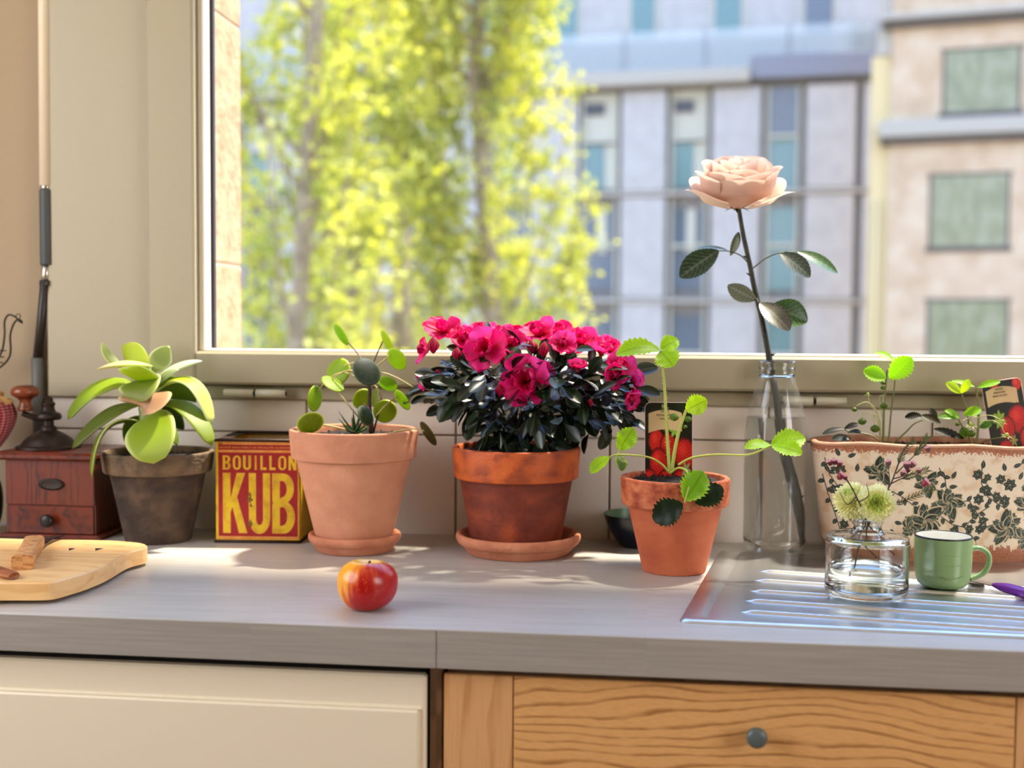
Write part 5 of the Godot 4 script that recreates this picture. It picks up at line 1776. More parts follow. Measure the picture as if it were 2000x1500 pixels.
func build_strawberry_pot() -> void:
	var t := thing("potted_strawberry", "young strawberry plant with long runners in a small orange clay pot", "plant", Vector3(0.0369, 0.9, 0.23))
	clay_pot(t, 0.0442, 0.0672, 0.0945, 0.0748, 0.0768, 0.1337, M.orange_clay, M.orange_rim, 0.007)
	var green := Color(0.6, 0.8, 0.08)
	var edge := Color(0.72, 0.87, 0.16)
	var deep := Color(0.06, 0.15, 0.03)
	leaflet(t, "leaflet", [Vector3(0.0141, 1.211, 0.22), Vector3(-0.0483, 1.2034, 0.23), 0.0333], Vector3(-0.1, 0.75, 0.75), green, edge, 0.02)
	leaflet(t, "leaflet", [Vector3(0.0142, 1.2123, 0.21), Vector3(0.0395, 1.2255, 0.2), 0.0263], Vector3(0.1, 0.6, 0.8), green, edge, 0.004)
	leaflet(t, "leaflet", [Vector3(0.0141, 1.2096, 0.22), Vector3(0.032, 1.1887, 0.24), 0.036], Vector3(0.2, 0.1, 1.0), green, edge, 0.005)
	leaflet(t, "leaflet", [Vector3(0.0503, 1.1263, 0.225), Vector3(0.0797, 1.1422, 0.23), 0.0288], Vector3(0.0, 0.2, 1.0), Color(0.66, 0.78, 0.1), edge, 0.004)
	leaflet(t, "leaflet", [Vector3(-0.0429, 1.0696, 0.24), Vector3(-0.0225, 1.1013, 0.235), 0.0289], Vector3(0.1, 0.2, 1.0), green, edge, 0.004)
	leaflet(t, "leaflet", [Vector3(-0.0547, 1.0617, 0.25), Vector3(-0.0812, 1.0386, 0.26), 0.0215], Vector3(-0.3, 0.6, 0.7), green, edge, 0.006)
	leaflet(t, "leaflet", [Vector3(-0.0433, 1.0649, 0.25), Vector3(-0.0377, 1.0438, 0.265), 0.0178], Vector3(0.5, 0.3, 0.8), Color(0.3, 0.42, 0.08), edge, 0.005)
	leaflet(t, "leaflet", [Vector3(0.1672, 1.0815, 0.24), Vector3(0.13, 1.0778, 0.26), 0.0198], Vector3(0.1, 0.8, 0.6), green, edge, 0.008)
	leaflet(t, "leaflet", [Vector3(0.1679, 1.0822, 0.24), Vector3(0.2162, 1.0902, 0.225), 0.0328], Vector3(0.0, 0.55, 0.8), green, edge, 0.006)
	leaflet(t, "leaflet", [Vector3(0.1688, 1.0806, 0.245), Vector3(0.2067, 1.0714, 0.265), 0.0281], Vector3(0.1, 0.65, 0.75), green, edge, 0.008)
	leaflet(t, "leaflet", [Vector3(0.0485, 1.0122, 0.318), Vector3(0.0725, 1.0512, 0.312), 0.037], Vector3(0.0, 0.25, 1.0), Color(0.46, 0.68, 0.07), edge, 0.006)
	leaflet(t, "leaflet", [Vector3(0.0623, 1.0082, 0.312), Vector3(0.0989, 1.0295, 0.305), 0.0316], Vector3(0.2, 0.3, 0.9), deep, Color(0.1, 0.2, 0.05), 0.004)
	leaflet(t, "leaflet", [Vector3(0.0458, 1.008, 0.318), Vector3(0.0067, 0.9839, 0.312), 0.0371], Vector3(-0.1, 0.3, 1.0), deep, Color(0.09, 0.2, 0.05), 0.005)
	var stalk := plain(Color(0.66, 0.68, 0.3), 0.5)
	for s in [[[Vector3(0.0292, 1.038, 0.23), Vector3(0.025, 1.0911, 0.225), Vector3(0.0206, 1.156, 0.22), Vector3(0.0148, 1.2111, 0.22)], 0.0028, 0.0016], [[Vector3(0.032, 1.0395, 0.23), Vector3(0.0359, 1.07, 0.23), Vector3(0.042, 1.0989, 0.228), Vector3(0.051, 1.1271, 0.225)], 0.003, 0.002],
		[[Vector3(0.0277, 1.04, 0.235), Vector3(0.016, 1.0527, 0.24), Vector3(-0.0041, 1.0622, 0.245), Vector3(-0.0433, 1.0649, 0.25), Vector3(-0.0554, 1.061, 0.25)], 0.0016, 0.0012], [[Vector3(-0.0433, 1.0649, 0.25), Vector3(-0.0421, 1.0701, 0.245), Vector3(-0.0394, 1.0754, 0.24)], 0.001, 0.0008],
		[[Vector3(0.0411, 1.0504, 0.235), Vector3(0.06, 1.0615, 0.24), Vector3(0.0938, 1.0665, 0.24), Vector3(0.1374, 1.0673, 0.24), Vector3(0.1693, 1.0815, 0.24)], 0.0018, 0.0012], [[Vector3(0.0303, 1.0405, 0.25), Vector3(0.0403, 1.0503, 0.27), Vector3(0.0512, 1.0493, 0.3), Vector3(0.0537, 1.0348, 0.316), Vector3(0.0479, 1.0094, 0.318)], 0.0017, 0.0012]]:
		wpart(t, "leaf_stalk", tube_mesh(s[0], s[1], s[2], 9, 20), stalk)
	var st := new_st()
	var hr := RandomNumberGenerator.new()
	hr.seed = 9
	for k in 130:   # soft hairs along the tall stalk
		var f := hr.randf()
		var p := Vector3(0.0276, 1.0551, 0.228).lerp(Vector3(0.0164, 1.1995, 0.22), f)
		var a := hr.randf() * TAU
		tube(st, [p, p + Vector3(cos(a), 0.2, sin(a)) * 0.0032, p + Vector3(cos(a), 0.25, sin(a)) * 0.0052], 0.0002, 0.0001, 3)
	wpart(t, "stalk_hairs", done(st), plain(Color(0.8, 0.8, 0.5), 0.6)).set_meta("kind", "stuff")
	for b in [[Vector3(0.0348, 1.1156, 0.22), 0.0073], [Vector3(0.0543, 1.1126, 0.215), 0.0058], [Vector3(0.0499, 1.1031, 0.225), 0.0036]]:
		flower_bud(t, b[0], b[1], Vector3(0, 1, 0.2))
	plant_label("strawberry plant label upright in the small orange pot, partly behind the stalks", Vector3(0.0285, 1.0316, 0.185), 0.0682, 0.103, 0.01, ["FRAISIER", "NON REMONTANT", "Gariguette"], false)


func flower_bud(t: Node3D, c: Vector3, r: float, up: Vector3) -> void:
	var st := new_st()
	for k in 7:
		var a := TAU * k / 7.0
		var d := Vector3(cos(a), 0.0, sin(a))
		blade(st, Vector3(0, -r * 0.7, 0), Vector3(0, r * 0.9, 0) + d * r * 0.25, r * 1.0, d, {"shape": "oval", "via": d * r * 1.7, "c0": Color(0.34, 0.46, 0.1), "c1": Color(0.52, 0.62, 0.25), "fold": -0.3})
	var o := part(t, "bud", done(st), M.leaf, c - t.position)
	o.quaternion = Quaternion(Vector3.UP, up.normalized())


func open_flower(t: Node3D, c: Vector3, r: float, down: Vector3) -> void:
	var st := new_st()
	for k in 9:
		var a := TAU * k / 9.0
		var d := Vector3(cos(a), 0.15 * (k % 2), sin(a))
		blade(st, Vector3.ZERO, d * r * 1.25 + Vector3(0, -r * 0.25, 0), r * 0.55, Vector3(0, 1, 0), {"shape": "point", "c0": Color(0.66, 0.7, 0.36), "c1": Color(0.78, 0.8, 0.55)})
	lathe(st, [Vector2(0, -r * 0.1), Vector2(r * 0.45, 0), Vector2(r * 0.4, r * 0.4), Vector2(0, r * 0.65)], 12)
	var o := part(t, "small_flower", done(st), M.leaf, c - t.position)
	o.quaternion = Quaternion(Vector3.UP, down.normalized())


func build_bowl() -> void:
	var t := thing("bowl", "small navy blue bowl with a green inside half hidden behind the strawberry pot", "bowl", Vector3(-0.0156, 0.9046, 0.055))
	t.position.y = 0.9
	var r: float = 0.0546
	var h: float = 0.9515 - 0.9
	var st := new_st()
	lathe(st, rounded([[0.0, 0.0], [r * 0.46, 0.0, 0.002], [r * 0.55, 0.004, 0.003], [r * 0.86, h * 0.55, 0.02], [r, h, 0.001], [r - 0.002, h + 0.0004, 0.001]]), 64)
	part(t, "body", done(st), plain(Color(0.03, 0.06, 0.13), 0.3))
	st = new_st()
	lathe(st, rounded([[r - 0.002, h + 0.0004], [r * 0.82, h * 0.55, 0.02], [r * 0.45, 0.006, 0.01], [0.0, 0.005]]), 64)
	part(t, "glazed_inside", done(st), plain(Color(0.3, 0.42, 0.28), 0.3))


# ---------- bottle and rose ----------

func build_bottle_and_rose() -> void:
	var at := Vector3(0.1944, 0.9007, 0.045)
	at.y = 0.9
	var t := thing("glass_bottle", "clear glass milk bottle of water holding the single rose", "bottle", at)
	var s: float = 0.0008
	var y := func(py: float) -> float:
		return (1071.0 - py) * s
	var st := new_st()
	lathe(st, rounded([[0.0, 0.003], [55 * s, 0.0, 0.003], [60.5 * s, 0.008, 0.006], [61.0 * s, y.call(860), 0.03], [57 * s, y.call(812), 0.03], [37 * s, y.call(745), 0.02], [33 * s, y.call(736), 0.004]]), 72)
	part(t, "glass", done(st), M.bottle_glass)
	st = new_st()
	lathe(st, rounded([[33 * s, y.call(736)], [35.5 * s, y.call(730), 0.002], [35 * s, y.call(724), 0.002], [33.5 * s, y.call(721), 0.002], [35.5 * s, y.call(716), 0.002], [35 * s, y.call(707), 0.002], [32.5 * s, y.call(704), 0.0012], [30.5 * s, y.call(708), 0.001], [30 * s, y.call(730), 0.002], [33 * s, y.call(736)]]), 72)
	part(t, "lip", done(st), M.clear_glass)
	st = new_st()
	lathe(st, rounded([[0.0, 0.0064], [53 * s, 0.0064, 0.003], [58.6 * s, 0.0122, 0.006], [59.2 * s, y.call(860), 0.03], [55.2 * s, y.call(814), 0.001], [54.6 * s, y.call(813), 0.0005], [0.0, y.call(813.5)]]), 72)
	part(t, "water", done(st), M.water)

	var rose := thing("rose", "single pale peach rose on a long dark thorny stem", "flower", at + Vector3(0, 0.01, 0))
	var z := 0.045
	var line := curve([Vector3(0.2341, 0.9116, 0.05), Vector3(0.2255, 0.9569, 0.05), Vector3(0.2131, 1.0145, 0.048), Vector3(0.2022, 1.0658, 0.046), Vector3(0.1959, 1.1252, 0.045), Vector3(0.1857, 1.179, 0.044), Vector3(0.1781, 1.2216, 0.042), Vector3(0.1697, 1.2595, 0.042), Vector3(0.1572, 1.31, 0.042), Vector3(0.1521, 1.3353, 0.042), Vector3(0.1403, 1.3857, 0.042), Vector3(0.1327, 1.4265, 0.042)], 60)
	st = new_st()
	tube(st, line.slice(0, 27), 0.0085, 0.005, 12, 0.04)
	tube(st, line.slice(26), 0.005, 0.0034, 12, 0.03)
	for k in [8, 16, 22, 30, 41, 47, 51]:   # nodes and thorns
		var p: Vector3 = line[k]
		var r := lerpf(0.0085, 0.0034, k / 60.0)
		var side := -1.0 if k % 2 else 1.0
		tube(st, [p, p + Vector3(side * r * 1.1, 0.001, 0.002), p + Vector3(side * (r + 0.0045), 0.003, 0.003)], 0.0032, 0.0004, 7)
	var cf := Color(0.17, 0.14, 0.08)
	wpart(rose, "stem", done(st), mottled([Color(0.08, 0.07, 0.04), Color(0.13, 0.13, 0.06), Color(0.2, 0.22, 0.09)], Vector3(12, 8, 12), 0.55, 0.02, 81))
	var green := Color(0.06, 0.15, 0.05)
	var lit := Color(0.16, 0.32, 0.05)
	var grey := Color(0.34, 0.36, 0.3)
	for r in [
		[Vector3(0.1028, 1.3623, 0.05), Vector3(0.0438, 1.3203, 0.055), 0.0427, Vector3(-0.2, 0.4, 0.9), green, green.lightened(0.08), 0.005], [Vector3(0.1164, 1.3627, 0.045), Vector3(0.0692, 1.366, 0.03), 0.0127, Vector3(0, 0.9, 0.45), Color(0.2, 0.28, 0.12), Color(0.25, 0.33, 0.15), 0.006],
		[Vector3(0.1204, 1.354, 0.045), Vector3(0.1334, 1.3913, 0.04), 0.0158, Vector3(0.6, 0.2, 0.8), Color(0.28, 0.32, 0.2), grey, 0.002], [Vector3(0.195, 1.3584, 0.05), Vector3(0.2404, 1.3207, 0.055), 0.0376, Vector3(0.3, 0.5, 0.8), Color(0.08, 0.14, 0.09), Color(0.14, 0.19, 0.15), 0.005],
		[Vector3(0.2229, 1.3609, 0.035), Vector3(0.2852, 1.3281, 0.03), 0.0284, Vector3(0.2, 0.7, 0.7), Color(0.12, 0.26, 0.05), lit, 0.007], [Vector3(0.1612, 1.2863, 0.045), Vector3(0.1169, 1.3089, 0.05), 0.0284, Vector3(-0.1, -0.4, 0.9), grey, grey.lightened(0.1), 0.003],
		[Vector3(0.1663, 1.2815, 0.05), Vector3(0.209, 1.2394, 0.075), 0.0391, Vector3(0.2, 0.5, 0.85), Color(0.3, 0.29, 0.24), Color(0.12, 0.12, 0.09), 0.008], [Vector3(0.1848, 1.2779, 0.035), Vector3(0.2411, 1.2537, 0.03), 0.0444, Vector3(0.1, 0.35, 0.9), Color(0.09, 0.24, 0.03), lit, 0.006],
	]:
		wpart(rose, "leaf", blade_mesh(r[0], r[1], r[2], r[3], {"shape": "berry", "teeth": 14, "tooth": 0.1, "c0": r[4], "c1": r[5], "vein": (r[4] as Color).lightened(0.25), "bend": r[6] if r.size() > 6 else 0.004, "fold": 0.18}), M.glossy)
	for s2 in [[Vector3(0.152, 1.3384, 0.042), Vector3(0.1376, 1.354, 0.044), Vector3(0.1194, 1.361, 0.046), Vector3(0.1013, 1.3616, 0.05)], [Vector3(0.1537, 1.3337, 0.042), Vector3(0.1741, 1.3501, 0.045), Vector3(0.195, 1.3584, 0.05), Vector3(0.2236, 1.3608, 0.036)], [Vector3(0.1589, 1.3021, 0.042), Vector3(0.1618, 1.2894, 0.046), Vector3(0.1663, 1.2815, 0.05), Vector3(0.1855, 1.2779, 0.036)]]:
		wpart(rose, "leaf_stalk", tube_mesh(s2, 0.0012, 0.0008, 7, 14), plain(Color(0.28, 0.3, 0.14), 0.5))
	# the bloom: rows of petals round one axis, tilted a little to the room
	var head := Vector3(0.1303, 1.4273, 0.042)
	var unit: float = 0.06
	var bloom := Node3D.new()
	bloom.name = "bloom"
	rose.add_child(bloom, true)
	bloom.position = head - rose.position
	bloom.basis = Basis(Vector3(1, 0, 0), 0.26).scaled_local(Vector3.ONE * unit)
	var warm := Color(0.85, 0.72, 0.635)
	var light := Color(0.89, 0.81, 0.745)
	# turn round the axis, half width in turns, foot radius, belly radius, lip radius, height, how much the lip rolls out
	var petals := [
		[2.7, 0.85, 0.1, 0.95, 1.28, 0.74, 0.13, 0], [0.42, 0.85, 0.1, 0.95, 1.34, 0.66, 0.14, 0], [-0.7, 0.75, 0.1, 0.9, 1.25, 0.85, 0.14, 0], [3.75, 0.75, 0.1, 0.9, 1.22, 0.9, 0.12, 0],
		[1.5, 1.0, 0.12, 0.94, 0.92, 0.98, 0.1, 1], [2.95, 0.85, 0.12, 0.96, 1.0, 1.1, 0.12, 1], [0.05, 0.85, 0.12, 0.94, 0.98, 1.2, 0.12, 1], [4.6, 1.0, 0.12, 0.93, 0.95, 1.3, 0.08, 1],
		[0.8, 0.85, 0.12, 0.84, 0.8, 1.12, 0.1, 2], [2.2, 0.85, 0.12, 0.83, 0.78, 1.14, 0.1, 2], [3.5, 0.85, 0.12, 0.84, 0.84, 1.33, 0.1, 2], [5.2, 0.9, 0.12, 0.84, 0.83, 1.36, 0.1, 2],
		[1.5, 0.9, 0.1, 0.68, 0.6, 1.2, 0.08, 3], [2.9, 0.9, 0.1, 0.68, 0.63, 1.36, 0.08, 3], [4.3, 0.9, 0.1, 0.68, 0.64, 1.38, 0.08, 3], [5.8, 0.9, 0.1, 0.68, 0.64, 1.38, 0.08, 3],
		[0.7, 1.1, 0.1, 0.52, 0.46, 1.37, 0.05, 4], [2.6, 1.1, 0.1, 0.5, 0.44, 1.38, 0.05, 4], [4.6, 1.1, 0.1, 0.5, 0.44, 1.39, 0.05, 4],
		[0.0, 1.4, 0.08, 0.32, 0.25, 1.39, 0.03, 5], [2.1, 1.4, 0.08, 0.3, 0.23, 1.4, 0.03, 5], [4.2, 1.4, 0.08, 0.28, 0.2, 1.4, 0.03, 5], [1.0, 2.2, 0.05, 0.14, 0.09, 1.38, 0.01, 6],
	]
	for p in petals:
		st = new_st()
		var f := func(u: float, v: float) -> Vector3:
			var x := 2.0 * u - 1.0
			var wid: float = p[1] * (0.35 + 0.65 * smoothstep(0.0, 0.55, v))
			var a: float = p[0] + x * wid
			var r: float = lerpf(p[2], p[3], sin(minf(1.0, v * 1.9) * PI / 2))
			r = lerpf(r, p[4], smoothstep(0.45, 1.0, v)) + p[6] * pow(v, 6.0) * (1.0 - 0.5 * x * x) * 0.9
			r += 0.018 * sin(x * 7.0 + p[0] * 5.0) * v * v
			var hgt: float = p[5] * (v * 0.94 + 0.06 * sin(v * PI)) * (1.0 - 0.14 * x * x * v) - p[6] * 0.5 * pow(v, 8.0)
			if p[7] == 0:
				hgt = p[5] * (pow(v, 1.35) * (1.0 - 0.34 * x * x) ) + 0.03 * sin(x * 5.0 + p[0]) * v - 0.17 * pow(v, 6.0)
				r *= 1.0 - 0.16 * x * x
			return Vector3(cos(a) * r, hgt, sin(a) * r)
		var k: int = p[7]
		var c := func(u: float, v: float) -> Color:
			var base := warm.lerp(Color(0.85, 0.67, 0.6), minf(1.0, k / 4.0) * 0.6)
			if k == 0:
				base = Color(0.84, 0.76, 0.66)
			return base.lerp(light, smoothstep(0.55, 1.0, v))
		surf(st, 22, 16, f, c)
		part(bloom, "petal", done(st), M.petal)
	st = new_st()
	lathe(st, [Vector2(0.0, -0.06), Vector2(0.09, -0.04), Vector2(0.17, 0.05), Vector2(0.12, 0.16), Vector2(0, 0.2)], 20)
	for k in 5:
		var a := TAU * k / 5.0 + 0.4
		blade(st, Vector3(cos(a) * 0.12, 0.03, sin(a) * 0.12), Vector3(cos(a) * 0.34, -0.06, sin(a) * 0.34), 0.13, Vector3(0, 1, 0), {"shape": "point", "c0": Color(0.14, 0.19, 0.08)})
	part(bloom, "sepals", done(st), plain(Color(0.16, 0.2, 0.09), 0.6))


# ---------- planter ----------

func planter_print() -> ImageTexture:
	var W := 1024
	var H := 512
	var im := Image.create(W, H, false, Image.FORMAT_RGB8)
	var n := FastNoiseLite.new()
	n.seed = 91
	n.frequency = 0.012
	var clay := Color(0.5, 0.29, 0.19)
	for j in H:
		for i in W:
			var q := n.get_noise_2d(i, j)
			var fine := n.get_noise_2d(i * 6.0, j * 6.0)
			var c := Color(0.84, 0.77, 0.68).lerp(Color(0.77, 0.64, 0.5), clampf(q * 1.6, 0.0, 1.0))
			var top := 34.0 + 26.0 * fine + 12.0 * q
			var bot := 440.0 + 40.0 * n.get_noise_2d(i * 3.0, 70.0) + 16.0 * fine
			if j < top or j > bot:
				c = clay.lerp(Color(0.7, 0.45, 0.32), 0.5 + 0.6 * fine)
			if j < 8:
				c = Color(0.72, 0.55, 0.44)
			im.set_pixel(i, j, c)
	var ink := Color(0.09, 0.13, 0.08)
	var ink2 := Color(0.16, 0.2, 0.14)
	var P := func(x: float, y: float) -> Vector2:   # from the photo's crop to the picture
		return Vector2((x / 4.762 - 2.0) / 462.0 * W, (y / 4.762 - 26.0) / 232.0 * H)
	for vine in [[90, 260, 120, 420, 200, 560, 260, 640, 210, 760, 250, 800, 330, 830], [60, 420, 90, 600, 140, 800, 180, 980], [1480, 320, 1490, 470, 1560, 590, 1640, 640, 1730, 690, 1800, 800], [1130, 780, 1250, 860, 1380, 890, 1500, 1020], [1100, 330, 1160, 440, 1180, 560], [1300, 640, 1400, 640, 1450, 720, 1560, 840, 1600, 890, 1760, 900], [1400, 850, 1470, 770, 1590, 680], [640, 540, 760, 600, 900, 700, 980, 800], [2150, 400, 2000, 700, 1950, 1000]]:
		var pts: Array = []
		for k in range(0, vine.size(), 2):
			pts.append(P.call(vine[k], vine[k + 1]))
		stroke(im, pts, 2.2, ink)
		var side := 1.0
		for k in pts.size() - 1:
			for s in [0.25, 0.75]:
				var p: Vector2 = (pts[k] as Vector2).lerp(pts[k + 1], s)
				var a: float = (pts[k + 1] - pts[k]).angle() + side * 0.9
				leaf_dab(im, p, a, 30.0, 9.0, ink)
				side = -side
	for fl in [[1200, 660, 160, 11], [1770, 880, 170, 12], [990, 840, 190, 13], [560, 380, 140, 8], [1980, 640, 170, 11], [350, 850, 90, 7], [1960, 430, 120, 8], [2250, 700, 160, 11], [850, 900, 110, 8], [1000, 480, 130, 8], [1980, 960, 120, 9]]:
		var c: Vector2 = P.call(fl[0], fl[1])
		var count: int = fl[3]
		var l: float = fl[2] / 4.762 / 462.0 * W
		for ring in [[1.0, 1.0], [0.62, 0.85]]:
			for k in count:
				var a: float = TAU * (k + (0.5 if ring[0] < 1.0 else 0.0)) / count + fl[0] * 0.01
				var r: float = l * ring[0] * (0.85 + 0.25 * sin(k * 2.4 + fl[1]))
				leaf_dab(im, c, a, r * 1.06, r * 0.36, Color(0.74, 0.66, 0.54))
				leaf_dab(im, c, a, r, r * 0.28, ink if k % 3 else ink2)
				leaf_dab(im, c + Vector2(cos(a + 0.2), sin(a + 0.2)) * r * 0.45, a + 0.25, r * 0.5, r * 0.1, Color(0.2, 0.25, 0.17))
		dab(im, c.x, c.y, l * 0.13, l * 0.13, 0, Color(0.6, 0.55, 0.42), 0.5)
	for fl in [[215, 370, 50], [1660, 420, 44], [1750, 470, 56], [1440, 710, 36], [1540, 820, 40], [150, 560, 46], [170, 740, 40], [1460, 780, 30], [1720, 620, 50], [215, 890, 44], [1520, 900, 44], [1280, 920, 44], [1420, 900, 40], [1450, 390, 46], [1540, 410, 34], [1540, 530, 50], [1480, 620, 48], [1640, 580, 40]]:
		var c: Vector2 = P.call(fl[0], fl[1])
		var l: float = fl[2] / 4.762 / 462.0 * W * 1.15
		for k in 6:
			leaf_dab(im, c, TAU * k / 6.0 + fl[0], l, l * 0.36, ink)
		dab(im, c.x, c.y, l * 0.16, l * 0.16, 0, Color(0.55, 0.55, 0.4), 0.5)
	for lf in [[90, 330, 1.2], [130, 350, 0.4], [1490, 330, -1.6], [1690, 340, -1.9], [1760, 300, -0.4], [290, 250, -0.4], [215, 240, -1.9], [360, 390, -1.4], [1830, 420, -1.3], [1110, 360, 0.9], [1220, 430, -1.1], [1200, 510, -0.1], [1830, 270, -1.0], [700, 850, 0.2], [660, 920, 1.0]]:
		leaf_dab(im, P.call(lf[0], lf[1]), lf[2], 36.0, 9.0, ink)
	return texture_of(im)


